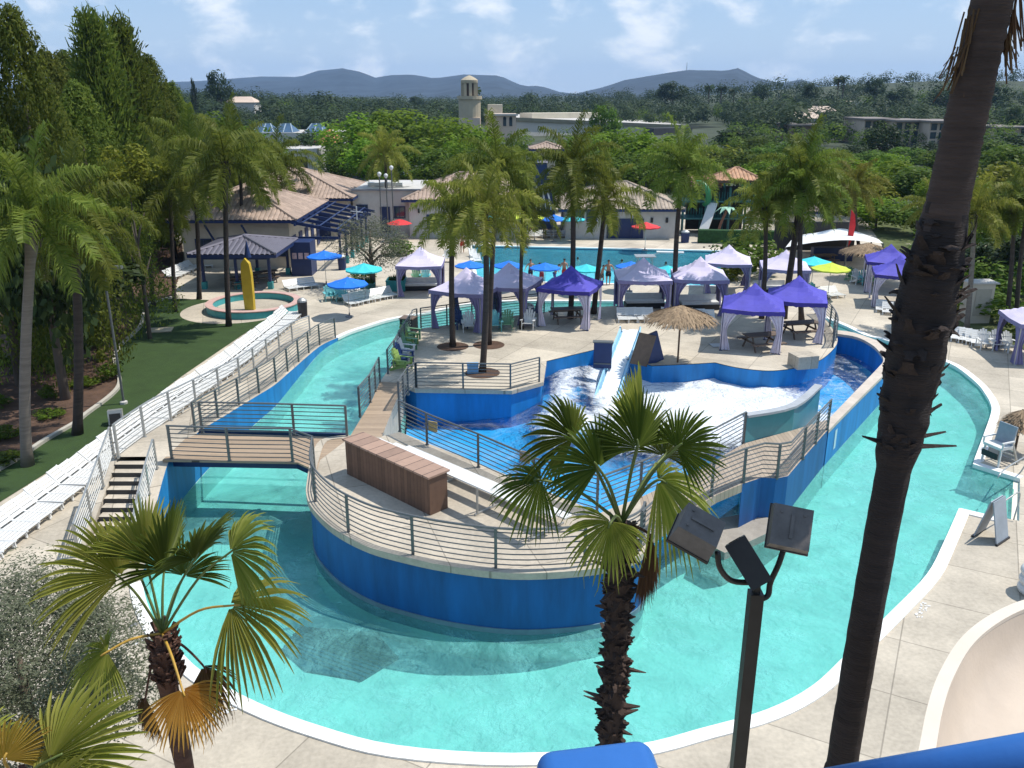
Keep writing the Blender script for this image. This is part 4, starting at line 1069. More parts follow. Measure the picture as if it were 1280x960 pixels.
t = thing('float_stack', 'stack of puffy white float rings at the right edge', 'floats', G(1294,742))
for k in range(3):
    mb = MB(); mb.tube([(.32*math.cos(a*math.pi/8), .32*math.sin(a*math.pi/8), .14+.26*k) for a in range(16)], .15, 8, closed=True); mb.build('ring', WHITE, t, True)

# round splash pool with the yellow post
c = G(318,386)
mb = MB(); t = thing('splash_pool', 'round splash pool with a low teal wall beside the lawn', 'pool', c)
n = 40; prof = [(2.5, .0), (2.5, .42), (2.52, .45), (2.85, .45), (2.87, .42), (2.87, 0)]
mb.lathe(prof[:3]+prof[4:], n); mb.build('wall', mat('teal splash wall', (.06, .36, .38), .5, .08, 2), t)
mb = MB(); mb.lathe([(2.47, .45), (2.47, .50), (2.92, .50), (2.92, .45)], n); mb.build('coping', mat('pink coping', (.52, .34, .30), .7, .1, 3), t)
mb = MB(); mb.lathe([(0, .06), (2.5, .06)], n); mb.build('floor', C_TOP, t)
mb = MB(); mb.lathe([(0, .03), (3.4, .03), (3.4, -.02)], 40, G(297,388)); tag(mb.build('splash_apron', C_TOP), kind='structure')
t = thing('shower_tower', 'yellow board post with a navy cone on top beside the splash pool', 'post', G(313,388), R(-10)); t.scale = (1, 1, 1.3)
mb = MB()
prof = [(-.30, .02), (.30, .02), (.33, .9), (.33, 1.8), (.26, 2.3), (0, 2.55), (-.26, 2.3), (-.33, 1.8), (-.33, .9)]
mb.add([(x, -.14, z) for x, z in prof]+[(x, .14, z) for x, z in prof], [tuple(range(9))]+[tuple(range(17, 8, -1))]+[((k+1) % 9, k, k+9, (k+1) % 9+9) for k in range(9)]); mb.build('board', mat('yellow board', (.52, .36, .03), .5, .12, 2), t)
mb = MB(); mb.lathe([(.06, 2.4), (.06, 2.55), (.22, 2.55), (.02, 3.35)], 12, (.05, .25, 0)); mb.tube([(.05, .25, 0), (.05, .25, 2.5)], .06, 8); mb.build('cone_cap', NAVY, t)

# diving boards / guard stand in the pool
p = G(805,345); t = thing('guard_stand', 'grey guard stand with a white board at the near pool edge', 'stand', p+Vector((0, 0, 0)))
for sx in (-1, 1):
    for sy in (-1, 1): mb = MB(); mb.bar((sx*.7, sy*.5, -1.5), (sx*.5, sy*.4, 1.5), .07); mb.build('leg', STEELL, t)
mb = MB(); mb.box((0, 0, 1.5), (1.5, 1.1, .08)); mb.build('platform', STEELL, t)
mb = MB(); mb.box((1.9, .3, 1.72), (2.0, .5, .09), R(-8)); mb.bar((.5, .2, 1.5), (1.2, .3, 1.7), .06); mb.build('board', WHITE, t)

# ================================================================== BATHERS
def body_mesh(name, verts, edges, root, mat_, sub=1):
    me = bpy.data.meshes.new(name+'_cage'); me.from_pydata([v[:3] for v in verts], edges, [])
    o = bpy.data.objects.new(name+'_cage', me); COL.objects.link(o)
    md = o.modifiers.new('skin', 'SKIN'); md.use_smooth_shade = True
    sv = me.skin_vertices[0].data
    for i, v in enumerate(verts): sv[i].radius = (v[3], v[4] if len(v) > 4 else v[3])
    sv[root].use_root = True
    o.modifiers.new('sub', 'SUBSURF').levels = sub
    dg = bpy.context.evaluated_depsgraph_get(); ev = o.evaluated_get(dg)
    me2 = bpy.data.meshes.new_from_object(ev); me2.name = name; me2.materials.clear(); me2.materials.append(mat_)
    bpy.data.objects.remove(o); bpy.data.meshes.remove(me); return me2
SKIN = mat('skin', (.42, .23, .15), .6, .08, 5); HAIR = mat('dark hair', (.02, .014, .01), .7, .1, 8)
def person(loc, rz, label, shorts, arm=(.5, .5), lean=0.0, stride=.0, h=1.65):
    s = h/1.75
    sh = lambda x, y, z: (x*s, (y-lean*max(0, z-.92))*s, (z-.25*abs(lean)*max(0, z-.92))*s)
    V = [(*sh(0, 0, .95), .15*s, .11*s), (*sh(0, 0, 1.18), .14*s, .10*s), (*sh(0, .0, 1.40), .17*s, .11*s), (*sh(0, 0, 1.50), .06*s), (*sh(0, -.02, 1.58), .075*s, .09*s), (*sh(0, -.02, 1.68), .085*s, .10*s), (*sh(0, -.01, 1.75), .05*s)]
    E = [(0,1),(1,2),(2,3),(3,4),(4,5),(5,6)]
    for q, sx in enumerate((-1, 1)):
        b = len(V); st = stride*sx
        V += [(*sh(sx*.10, 0, .86), .095*s), (*sh(sx*.11, -.03-st*.3, .50), .065*s), (*sh(sx*.11, st*.5, .10), .042*s), (sx*.12*s, (-.13+st*.5)*s, .035*s, .035*s)]
        E += [(0,b),(b,b+1),(b+1,b+2),(b+2,b+3)]
        c = len(V); a = arm[q]
        V += [(*sh(sx*.20, 0, 1.42), .055*s), (*sh(sx*(.22+.24*math.sin(a)), 0, 1.42-.27*math.cos(a)), .042*s), (*sh(sx*(.24+.40*math.sin(a)), -.10, 1.40-.50*math.cos(a)), .033*s), (*sh(sx*(.24+.46*math.sin(a)), -.13, 1.38-.60*math.cos(a)), .036*s, .02*s)]
        E += [(2,c),(c,c+1),(c+1,c+2),(c+2,c+3)]
    t = thing('person', label, 'person', loc, rz)
    put('body', body_mesh('body', V, E, 0, SKIN), t)
    mb = MB(); hp = Vector(sh(0, -.01, 1.70)); mb.lathe([(0, .085*s), (.06*s, .07*s), (.095*s, .02*s), (.098*s, -.04*s)], 10, hp+Vector((0, .015, .01))); mb.build('hair', HAIR, t, True)
    mb = MB(); m_ = mat('swim '+str(shorts), shorts, .8, .1, 5); mb.lathe([(.155*s, 1.0*s), (.17*s, .93*s), (.175*s, .85*s)], 12)
    for sx in (-1, 1): mb.tube([(sx*.095*s, 0, .88*s), (sx*.105*s, -.015*s, .62*s)], [.105*s, .10*s], 8)
    mb.build('shorts', m_, t)
    return t
ppl = [((663,352), 20, 'bather in dark shorts standing left at the pool edge, arms out', (.03, .03, .05), (.7, .7), 0, .1, 1.6),
 ((677,355), 200, 'bather bending forward beside the blue umbrella at the pool edge', (.25, .03, .05), (1.0, .9), .6, .1, 1.55),
 ((693,355), 100, 'bather leaning forward behind the violet cabana roof, arms stretched', (.05, .08, .3), (1.1, 1.1), .5, .2, 1.5),
 ((705,352), 160, 'bather in red shorts behind the violet cabana peak', (.4, .05, .05), (.2, .3), 0, .1, 1.65),
 ((752,356), 40, 'smaller bather in front of the turquoise umbrella, left of the pair', (.1, .1, .1), (.4, .8), .2, .2, 1.45),
 ((760,356), 0, 'taller dark haired bather at the pool edge beside the leaning palm', (.02, .02, .03), (.6, .6), 0, .1, 1.75),
 ((578,316), 0, 'person in red shorts at the left end of the lap pool', (.5, .03, .03), (.2, .2), 0, .2, 1.7),
 ((664,292), 30, 'person standing behind the lime umbrellas across the pool', (.4, .4, .4), (.2, .2), 0, .2, 1.7),
 ((1009,352), 30, 'person in pale shorts left of the turquoise umbrella at right', (.5, .5, .5), (.2, .3), 0, .2, 1.7)]
for (x, y), a, lb, sh_, ar, ln, stv, hh in ppl: person(G(x, y), R(a), lb, sh_, ar, ln, stv, hh)
r_ = random.Random(9)
for k in range(9):
    x = 880+k*5+r_.uniform(-2, 2); p = G(x, 314+r_.uniform(-1, 3), -.35)
    if k > 5: p = G(722+k*0+(k-6)*55, 328+(k-6)*3, -.35)
    t = thing('person', 'swimmer with head and shoulders above the water at the far right pool corner' if k <= 5 else ['swimmer alone in the lap pool lane left of the leaning palm', 'swimmer alone in the lap pool near the white board', 'swimmer alone in the lap pool behind the lilac cabana'][k-6], 'person', p, r_.uniform(0, 6), 'swimmers in the far pool corner' if k <= 5 else None)
    V = [(0, 0, -.35, .16, .11), (0, 0, -.1, .15, .10), (0, 0, .10, .17, .11), (0, 0, .2, .06), (0, 0, .28, .08, .09), (0, 0, .38, .085, .1), (-.2, 0, .12, .055), (-.3, -.1, -.1, .045), (.2, 0, .12, .055), (.3, -.1, -.1, .045)]
    put('body', body_mesh('body', V, [(0,1),(1,2),(2,3),(3,4),(4,5),(2,6),(6,7),(2,8),(8,9)], 0, SKIN), t)
    mb = MB(); mb.lathe([(0, .13), (.07, .11), (.1, .05), (.1, -.02)], 10, (0, .015, .33)); mb.build('hair', HAIR, t, True)
# ================================================================== FAN PALMS (near)
FAN_G = leaf('fan palm leaf', (.072, .105, .016), (.135, .17, .03), .46, .42, .25, .15)
FAN_L = leaf('pale fan palm leaf', (.21, .245, .038), (.33, .33, .075), .50, .42, .25, .15)
FAN_Y = leaf('yellow fan palm leaf', (.42, .34, .05), (.55, .40, .07), .5, .5, .3, .1)
FAN_O = leaf('orange dying palm leaf', (.50, .29, .05), (.62, .40, .09), .55, .55, .3, .1)
FAN_B = leaf('dead brown palm leaf', (.10, .055, .03), (.17, .10, .05), .15, .7, .3, .1)
STALK = mat('green leaf stalk', (.10, .13, .03), .5, .15, 6)
STALKY = mat('yellow leaf stalk', (.42, .25, .04), .5, .15, 6)
GRAV = Vector((0, 0, -1))
def fan_blade(base, tip, nh, spread=115, N=36, droop=.5, seed=1, fold=.22):
    r_ = random.Random(seed); d = tip-base; L_ = d.length; d = d/L_
    n = nh-d*nh.dot(d); n.normalize(); s = d.cross(n)
    mb = MB(); sp = R(spread)
    def P(th, f, Lt, hang, lift=0.0):
        dr = d*math.cos(th)+s*math.sin(th)
        p = base+dr*(f*Lt)-n*(abs(math.sin(th))*fold*f*L_)+n*lift
        return p+GRAV*(droop*hang*L_*.55*f**3)
    for i in range(N):
        t0 = -sp+2*sp*i/N; t1 = -sp+2*sp*(i+1)/N; tm = (t0+t1)/2
        Lt = L_*(.60+.40*math.cos(tm*.60))*r_.uniform(.93, 1.05); hang = r_.uniform(.6, 1.3)
        pl = .02*L_; vs = []
        for f, wd in ((.05, 1), (.30, 1), (.58, 1), (.72, .74), (.84, .46), (.94, .24), (1.0, .05)):
            a0 = tm+(t0-tm)*wd; a1 = tm+(t1-tm)*wd
            k = min(1, f*2.5)*wd
            vs += [P(a0, f, Lt, hang, pl*k), P(tm, f, Lt, hang, -pl*k), P(a1, f, Lt, hang, pl*k)]
        fs = []
        for q in range(6):
            o = q*3; fs += [(o, o+1, o+4, o+3), (o+1, o+2, o+5, o+4)]
        mb.add(vs, fs)
        if r_.random() < .5:   # a loose thread hanging from the tip
            e = P(tm, .97, Lt, hang); w = s*.0035
            g_ = e+GRAV*r_.uniform(.08, .22)*L_+Vector((r_.uniform(-.04, .04), r_.uniform(-.04, .04), 0))
            mb.add([e-w, e+w, g_+w*.4, g_-w*.4], [(0,1,2,3)])
    return mb
def fan_palm(label, C, fronds, trunk, name='fan_palm', blade=1.0):
    base = Vector((C.x, C.y, 0)); t = thing(name, label, 'palm tree', base)
    trunk(t, C.z)
    for k, (bx, by, tx, ty, dz1, dz2, nh, sp, dr, m, sm_, lb) in enumerate(fronds):
        b = GD(bx, by, C.y+dz1)-base; tp = GD(tx, ty, C.y+dz2)-base; tp = b+(tp-b)*blade; sp *= .92; c0_ = Vector((0, 0, C.z))
        fo = bpy.data.objects.new('frond', fan_blade(b, tp, Vector(nh), sp, 36, dr, k+3).mesh('frond', m)); COL.objects.link(fo); fo.parent = t
        if lb: fo['label'] = lb
        mid = c0_.lerp(b, .55)+Vector((0, 0, .10*(b-c0_).length))
        mb = MB(); mb.tube(smooth([c0_, mid, b, b.lerp(tp, .14)], 5), [.024-.011*q/15 for q in range(16)], 5)
        mb.build('leaf_stalk', sm_, fo, True)
    return t
BARK_R = mat('reddish palm bark', (.085, .040, .026), .85, .30, 3, .5, 18, stretch=(1, 1, 3))
BARK_D = mat('dark shaggy palm bark', (.048, .029, .021), .9, .35, 4, .6, 20, stretch=(1, 1, .5))
BARK_T = mat('tall palm bark', (.026, .018, .016), .9, .3, 2, .7, 14, stretch=(.6, .6, 5))
def trunk_left(t, zt):
    mb = MB(); pts = [Vector((.05*math.sin(z*.9), 0, z)) for z in [zt*k/16 for k in range(17)]]; pts[-1].x = 0
    rr = [.16-.03*k/16+.012*math.sin(k*2.1) for k in range(17)]; rr[-2] = .165; rr[-3] = .17; rr[-1] = .12
    mb.tube(pts, rr, 12); mb.build('trunk', BARK_R, t, True)
    mb = MB(); r_ = random.Random(4)
    for k in range(130):
        z = zt-r_.uniform(0, .9); a = r_.uniform(0, 6.28); q = Vector((math.cos(a), math.sin(a), 0))
        mb.bar(q*.14+Vector((0, 0, z)), q*r_.uniform(.19, .26)+Vector((0, 0, z+r_.uniform(.05, .2))), .06, .02)
    mb.build('leaf_bases', BARK_R, t)
def trunk_shag(t, zt):
    mb = MB(); mb.tube([Vector((0, 0, zt*k/14)) for k in range(15)], [.155-.02*k/14 for k in range(15)], 12); mb.build('trunk', BARK_D, t, True)
    mb = MB(); r_ = random.Random(6); z = .2
    while z < zt:
        for k in range(12):
            a = r_.uniform(0, 6.28); q = Vector((math.cos(a), math.sin(a), 0)); s_ = Vector((-q.y, q.x, 0))
            zz = z+r_.uniform(0, .12); L_ = r_.uniform(.03, .10) if r_.random() < .95 else r_.uniform(.14, .28)
            b = q*.125+Vector((0, 0, zz)); e = q*(.135+L_)+Vector((0, 0, zz+r_.uniform(-.02, .12))); w = r_.uniform(.025, .06)
            mb.add([b-s_*w, b+s_*w, e+s_*w*.35, e-s_*w*.35, b-s_*w+Vector((0, 0, .05)), b+s_*w+Vector((0, 0, .05))], [(0,1,2,3),(4,3,2,5),(0,3,4),(1,5,2)])
        z += .09
    mb.build('leaf_bases', BARK_D, t)
V3 = lambda *a: a
CL = GD(203, 792, 11.0)
fan_palm('slender fan palm with a reddish trunk and some yellow fronds by the near left bank', CL, [
 (150,722, 48,642, -.2,-.5, V3(.3,-.5,.8), 95, .55, FAN_L, STALK, None),
 (182,700, 166,598, .3,.4, V3(.9,-.35,.1), 100, .25, FAN_L, STALK, None),
 (205,712, 211,606, .4,.5, V3(1,-.15,.1), 90, .2, FAN_G, STALK, None),
 (243,700, 284,618, .3,.3, V3(.8,-.3,-.4), 95, .45, FAN_G, STALK, None),
 (288,690, 352,640, .1,-.1, V3(-.3,-.6,.6), 110, .8, FAN_L, STALK, None),
 (288,757, 398,752, -.2,-.4, V3(.0,-.45,.9), 112, .85, FAN_L, STALKY, None),
 (134,815, 68,858, -.4,-.6, V3(-.3,-.6,.75), 110, .7, FAN_L, STALKY, 'yellow green frond with a yellow stalk'),
 (228,862, 254,932, -.9,-1.35, V3(.55,-.6,.7), 105, .45, FAN_O, STALKY, 'dying orange yellow frond hanging on the right'),
 (254,832, 282,905, .1,.1, V3(.8,-.4,.3), 60, .6, FAN_B, BARK_R, 'withered brown frond'),
 (160,690, 120,640, .6,.9, V3(-.2,-.6,.7), 105, .5, FAN_L, STALK, None),
 (230,720, 250,650, .8,1.1, V3(.3,-.6,.6), 100, .5, FAN_G, STALK, None),
 (182,872, 176,915, -.1,.0, V3(-.5,-.7,.2), 45, .5, FAN_B, BARK_R, 'withered brown frond')], trunk_left, blade=.86)
CC = GD(777, 655, 9.0)
fan_palm('fan palm with a dark shaggy trunk standing in front of the island platform', CC, [
 (716,548, 657,497, .1,-.1, V3(.3,-.8,.5), 118, .55, FAN_G, STALK, None),
 (748,585, 700,520, -.3,-.5, V3(.3,-.85,.4), 120, .35, FAN_G, STALK, None),
 (797,560, 790,466, -.1,.0, V3(.45,-.85,.2), 105, .25, FAN_G, STALK, None),
 (800,545, 797,438, .3,.4, V3(.9,-.4,.1), 60, .1, FAN_L, STALK, None),
 (846,560, 905,515, -.1,-.2, V3(-.3,-.8,.5), 122, .35, FAN_G, STALK, None),
 (676,600, 604,612, -.1,-.3, V3(-.2,-.6,.75), 118, .75, FAN_G, STALK, None),
 (764,652, 735,722, -.7,-1.0, V3(.1,-.85,.5), 118, .55, FAN_L, STALK, None),
 (822,600, 915,636, -.2,-.2, V3(.3,-.5,.8), 100, .85, FAN_L, STALK, None),
  (830,570, 850,505, .7,1.0, V3(.2,-.6,.7), 100, .6, FAN_G, STALK, None),
 (812,668, 818,740, -.1,.0, V3(.8,-.6,.1), 30, .5, FAN_B, BARK_R, 'thin withered frond')], trunk_shag, blade=.88)
CB = GD(22, 992, 7.2)
fan_palm('lime fronded fan palm rising at the bottom left corner', CB, [
 (62,950, 178,893, -.1,.1, V3(-.2,-.75,.6), 110, .35, FAN_L, STALK, None),
 (5,950, 30,885, -.2,.0, V3(.7,-.6,.4), 110, .4, FAN_Y, STALKY, 'yellow frond'),
 (-40,955, -120,900, .0,.1, V3(.3,-.7,.6), 110, .4, FAN_L, STALK, None),
 (40,1010, 130,985, -.4,-.5, V3(-.2,-.75,.6), 110, .35, FAN_L, STALK, None),
 (-10,1030, -80,1090, -.3,-.4, V3(-.2,-.7,.6), 110, .5, FAN_G, STALK, None)], trunk_left)

# tall palm close to the camera
DT = 7.5; base = GD(1110, 600, DT); base.z = 0
t = thing('tall_fan_palm', 'tall dark fan palm trunk with a ragged middle, close by on the right', 'palm tree', base)
zy = lambda y: GD(1110, y, DT).z
prof = [(0,.22),(6,.18),(zy(960),.160),(zy(700),.155),(zy(585),.156),(zy(565),.19),(zy(520),.215),(zy(470),.235),(zy(420),.25),(zy(380),.25),(zy(330),.235),(zy(300),.21),(zy(280),.192),(zy(262),.18),(zy(220),.172),(zy(120),.162),(zy(0),.158),(15.2,.15),(16.6,.14)]
lean = lambda z: .26*max(0, (z-zy(960))/(zy(0)-zy(960)))**2-.02
mb = MB(); n = 20; r_ = random.Random(8); zz = [16.6*k/340 for k in range(341)]
vs = []
for k, z in enumerate(zz):
    rr = interp(prof, z); ring = .006*math.sin(z*60) if z > zy(265) else .004*noise.noise(Vector((0, 0, z*6)))
    rough = .035 if zy(570) < z < zy(270) else .006
    for a in range(n):
        th = 2*math.pi*a/n; q = rr+ring+rough*noise.fractal(Vector((math.cos(th)*2.2, math.sin(th)*2.2, z*4)), 1, 2, 3)
        vs.append((q*math.cos(th)+lean(z), q*math.sin(th), z))
mb.add(vs, [(k*n+a, k*n+(a+1) % n, (k+1)*n+(a+1) % n, (k+1)*n+a) for k in range(340) for a in range(n)])
mb.m = [1 if 16.6*(i//n)/340 > zy(268)+.28*noise.noise(Vector((math.cos(2*math.pi*(i % n)/n)*1.8, math.sin(2*math.pi*(i % n)/n)*1.8, 16.6*(i//n)/340*5))) else 0 for i in range(len(mb.f))]
mb.build('trunk', [BARK_T, mat('brown upper palm bark', (.060, .040, .033), .9, .3, 2, .7, 14, stretch=(.6, .6, 5))], t, True)
mb = MB()
def boot(z, th, L_, w, up, curl=0.):
    rr = interp(prof, z); q = Vector((math.cos(th), math.sin(th), 0)); s_ = Vector((-q.y, q.x, 0)); rows = []
    for k in range(6):
        f = k/5; c = q*(rr-.03+L_*f)+Vector((lean(z), 0, z+up*f+curl*f*f)); ww = w*(1-.55*f+.1*math.sin(f*9+th)); th_ = .03*(1-.7*f)
        rows.append([c-s_*ww, c+Vector((0, 0, th_)), c+s_*ww, c-Vector((0, 0, th_))])
    vs = [p for r0 in rows for p in r0]
    mb.add(vs, [(k*4+j, k*4+(j+1) % 4, (k+1)*4+(j+1) % 4, (k+1)*4+j) for k in range(5) for j in range(4)]+[(20,21,22,23)])
for k in range(110):
    z = r_.uniform(zy(575), zy(275)); big = 1 if zy(470) < z < zy(300) else .6
    boot(z, r_.uniform(0, 6.28), r_.uniform(.06, .12)*big, r_.uniform(.04, .10), r_.uniform(.0, .16), r_.uniform(-.08, .05))
mb.build('leaf_bases', mat('blackish boot bark', (.028, .019, .016), .95, .35, 5, .6, 20), t)
for y, th, L_, w, up in ((552,3.25,.20,.05,.07),(557,-.1,.36,.045,.02),(548,.1,.28,.04,.05),(395,3.2,.16,.08,.18),(440,3.0,.14,.09,.10),(372,0,.20,.07,.08),(345,.2,.14,.08,.15),(410,.1,.16,.08,.12),(500,3.4,.12,.07,.08),(515,-.2,.12,.06,.1)): mb = MB(); boot(zy(y), th, L_, w, up); mb.build('old_leaf_stub', MATS['blackish boot bark'], t)
for y, th, m_, L_ in ((25,3.3,14,.45),(70,3.2,16,.30),(45,-.1,16,.42),(5,0,12,.5)):
    mb = MB()
    for k in range(m_):
        a = th+r_.uniform(-.5, .5); rr = interp(prof, zy(y)); q = Vector((math.cos(a), math.sin(a), 0)); p = q*(rr+r_.uniform(-.01, .05))+Vector((lean(zy(y)), 0, zy(y)+r_.uniform(-.1, .1)))
        e = p+q*r_.uniform(0, .10)+Vector((r_.uniform(-.05, .05), r_.uniform(-.05, .05), -r_.uniform(.3, 1)*L_)); mb.bar(p, e, .012, .006)
    mb.build('dead_fibres', FAN_B, t)
for k in range(16):
    a = k*2.4; el = .9-1.5*(k/16); d = Vector((math.cos(a)*math.cos(el), math.sin(a)*math.cos(el), math.sin(el))); c0_ = Vector((lean(16.5), 0, 16.5))
    b = c0_+d*1.2; tp = b+(d+Vector((0, 0, -.3))).normalized()*1.1
    fo = fan_blade(b, tp, Vector((0, 0, 1))+d*.2, 112, 26, .6, k).build('frond', FAN_G, t)
    mb = MB(); mb.tube([c0_, b, b.lerp(tp, .15)], [.035, .02, .01], 5); mb.build('leaf_stalk', STALK, fo)

# ================================================================== FEATHER PALMS
PALM = leaf('feather palm leaf', (.105, .150, .018), (.195, .225, .040), .46, .45, .3, .22)
PALMB = leaf('bright feather palm leaf', (.165, .195, .022), (.27, .26, .055), .48, .45, .3, .2)
BARK_Q = mat('grey ringed palm bark', (.17, .145, .12), .9, .22, 1.5, .5, 10, stretch=(.5, .5, 6))
BARK_QD = mat('dark ringed palm bark', (.055, .042, .034), .9, .25, 1.5, .5, 10, stretch=(.5, .5, 6))
def feather_crown(seed, nf=20, L0=2.7, droop=1.0, leaf_len=.80, ns=30):
    r_ = random.Random(seed); mb = MB()
    for k in range(nf):
        az = k*2.39996+r_.uniform(-.25, .25); el = R(82-112*(k/nf)**.9+r_.uniform(-8, 8)); L_ = L0*r_.uniform(.85, 1.1)
        d = Vector((math.cos(az)*math.cos(el), math.sin(az)*math.cos(el), math.sin(el))); p = Vector((0, 0, 0)); pts = [p.copy()]
        for q in range(14):
            p = p+d*(L_/14); d = (d+Vector((0, 0, -.085*droop*(1+.8*q/14)))).normalized(); pts.append(p.copy())
        mb.tube(pts, [.035*(1-q/15)+.004 for q in range(15)], 3, cap=False)
        for q in range(2, ns*2):
            f = .10+.90*q/(ns*2); i = min(13, int(f*14)); c = pts[i].lerp(pts[i+1], f*14-i); tg = (pts[i+1]-pts[i]).normalized()
            sd_ = tg.cross(Vector((0, 0, 1))); sd_ = sd_.normalized() if sd_.length > 1e-3 else Vector((1, 0, 0))
            up = sd_.cross(tg)
            for s in (-1, 1):
                ll = leaf_len*(.55+.45*math.sin(math.pi*min(1, f*1.05)))*r_.uniform(.8, 1.1)
                dr = (sd_*s*r_.uniform(.6, 1)+tg*.55+up*r_.uniform(-.15, .6)).normalized()
                m1 = c+dr*ll*.5; e = m1+(dr*.40+Vector((0, 0, -1.0*r_.uniform(.5, 1.2)))).normalized()*ll*.6; w = tg*.021
                mb.add([c-w, c+w, m1+w*1.1, m1-w*1.1, e], [(0,1,2,3),(3,2,4)])
    return mb
CROWN_DARK = [feather_crown(k+11, 21, 2.75, 1.1).mesh('palm_crown', PALM) for k in range(3)]
CROWN_LITE = [feather_crown(k+31, 19, 2.6, 1.0).mesh('palm_crown', PALMB) for k in range(3)]
def queen_palm(bx, by, z, cx, cy, label, sc=1.0, lite=False, r=.15, dark=True, bend=.0, seed=0, group=None):
    b = G(bx, by, z); top = GD(cx, cy, b.y); t = thing('feather_palm', label, 'palm tree', b, 0, group)
    q = top-b; hgt = q.z; pts = []
    for k in range(13):
        f = k/12; pts.append(Vector((q.x*(f**1.3 if bend == 0 else f)+bend*math.sin(f*math.pi), 0, hgt*f)))
    rr = [r*(1.25 if k == 0 else 1-.22*k/12) for k in range(13)]; rr[-1] = r*1.05; rr[-2] = r*1.1
    mb = MB(); mb.tube(pts, rr, 9); mb.build('trunk', BARK_QD if dark else BARK_Q, t, True)
    mb = MB(); r_ = random.Random(seed)
    for k in range(26):
        a = r_.uniform(0, 6.28); v = Vector((math.cos(a), math.sin(a), 0)); zz_ = hgt-r_.uniform(0, .9)
        mb.bar(pts[-1]+v*r*.8+Vector((0, 0, zz_-hgt)), pts[-1]+v*r*1.5+Vector((0, 0, zz_-hgt+.3)), .07, .03)
    mb.build('leaf_bases', BARK_QD, t)
    c = (CROWN_LITE if lite else CROWN_DARK)[seed % 3]
    o = put('crown', c, t, pts[-1]+Vector((0, 0, .05)), seed*1.3, sc); return t
qp = [
 (35,582,0, 42,275,'feather palm with a thick pale trunk at the far left of the lawn',1.1,0,.20,False),
 (97,543,0, 92,280,'feather palm second along the mulch bed edge, with a dark trunk',1.1,0,.19,True),
 (192,384,0, 186,262,'feather palm at the bend of the lawn kerb, left of the two slim ones',1.05,0,.15,True),
 (219,390,0, 213,235,'slim feather palm on the lawn near the beige cover',1.3,0,.13,True),
 (249,374,0, 240,200,'slim feather palm at the far edge of the lawn',1.25,0,.15,True),
 (286,408,0, 282,205,'tall feather palm on the lawn beside the splash pool',1.35,0,.16,True),
 (566,433,Z2, 566,272,'left palm of the island pair, in a round planting hole',.95,1,.15,True),
 (603,466,Z2, 606,268,'nearest island palm, right behind the deck railing',1.0,1,.15,True),
 (611,431,Z2, 622,215,'tallest island palm, half hidden behind the nearest one',1.0,0,.13,True),
 (652,411,Z2, 655,262,'slim island palm left of the violet cabana',.85,0,.11,True),
 (713,398,Z2, 715,212,'feather palm behind the violet cabana roof',1.1,0,.16,True),
 (742,392,Z2, 757,252,'leaning feather palm right of the violet cabana',1.05,1,.16,True),
 (843,385,Z2, 853,215,'feather palm trunk between the two lilac cabanas',1.1,0,.16,True),
 (952,398,Z2, 957,262,'feather palm behind the nearer violet cabana at right',.95,1,.14,True),
 (979,398,Z2, 1003,225,'leaning feather palm between the two violet cabanas at right',1.2,0,.19,True),
 (1002,402,Z2, 1003,240,'dark feather palm behind the rear violet cabana at right',1.0,0,.15,True),
 (1208,412,0, 1218,268,'feather palm by the beige cabinet in the shaded planting',1.0,1,.15,False),
 (1258,405,0, 1268,262,'left trunk of the twin feather palms at the right edge',.9,0,.14,True),
 (1270,405,0, 1286,250,'right trunk of the twin feather palms at the right edge',.9,0,.14,True),
 (1150,352,0, 1165,262,'feather palm behind the tall near trunk',.9,1,.14,True),
 (340,300,0, 345,208,'feather palm rising behind the tiled roof at left',1.6,0,.16,True),
 (487,290,0, 482,196,'feather palm in the car park behind the long low building',1.3,1,.16,True),
 (640,270,0, 650,225,'feather palm behind the far umbrellas, in front of the grey gable',1.2,0,.15,True),
 (300,330,0, 300,205,'feather palm crown leaning over the left tiled roof',1.6,0,.15,True),
 (1075,320,0, 1068,235,'feather palm behind the white stage canopy',1.1,1,.15,True)]
for k, (bx, by, z, cx, cy, lb, sc, lt, r, dk) in enumerate(qp): queen_palm(bx, by, z, cx, cy, lb, sc, bool(lt), r, dk, .12*math.sin(k*2), k)
for x, y, lb in ((566,433,'round planting hole of the left island palm'), (611,431,'round planting hole of the tallest island palm'), (603,466,'round planting hole of the nearest island palm')):
    p = G(x, y, Z2+.012); mb = MB(); mb.lathe([(0, .01), (.75, .004), (.8, .0)], 24)
    tag(mb.build('tree_pit', M_MULCH, None, False, p), lb, 'tree pit')

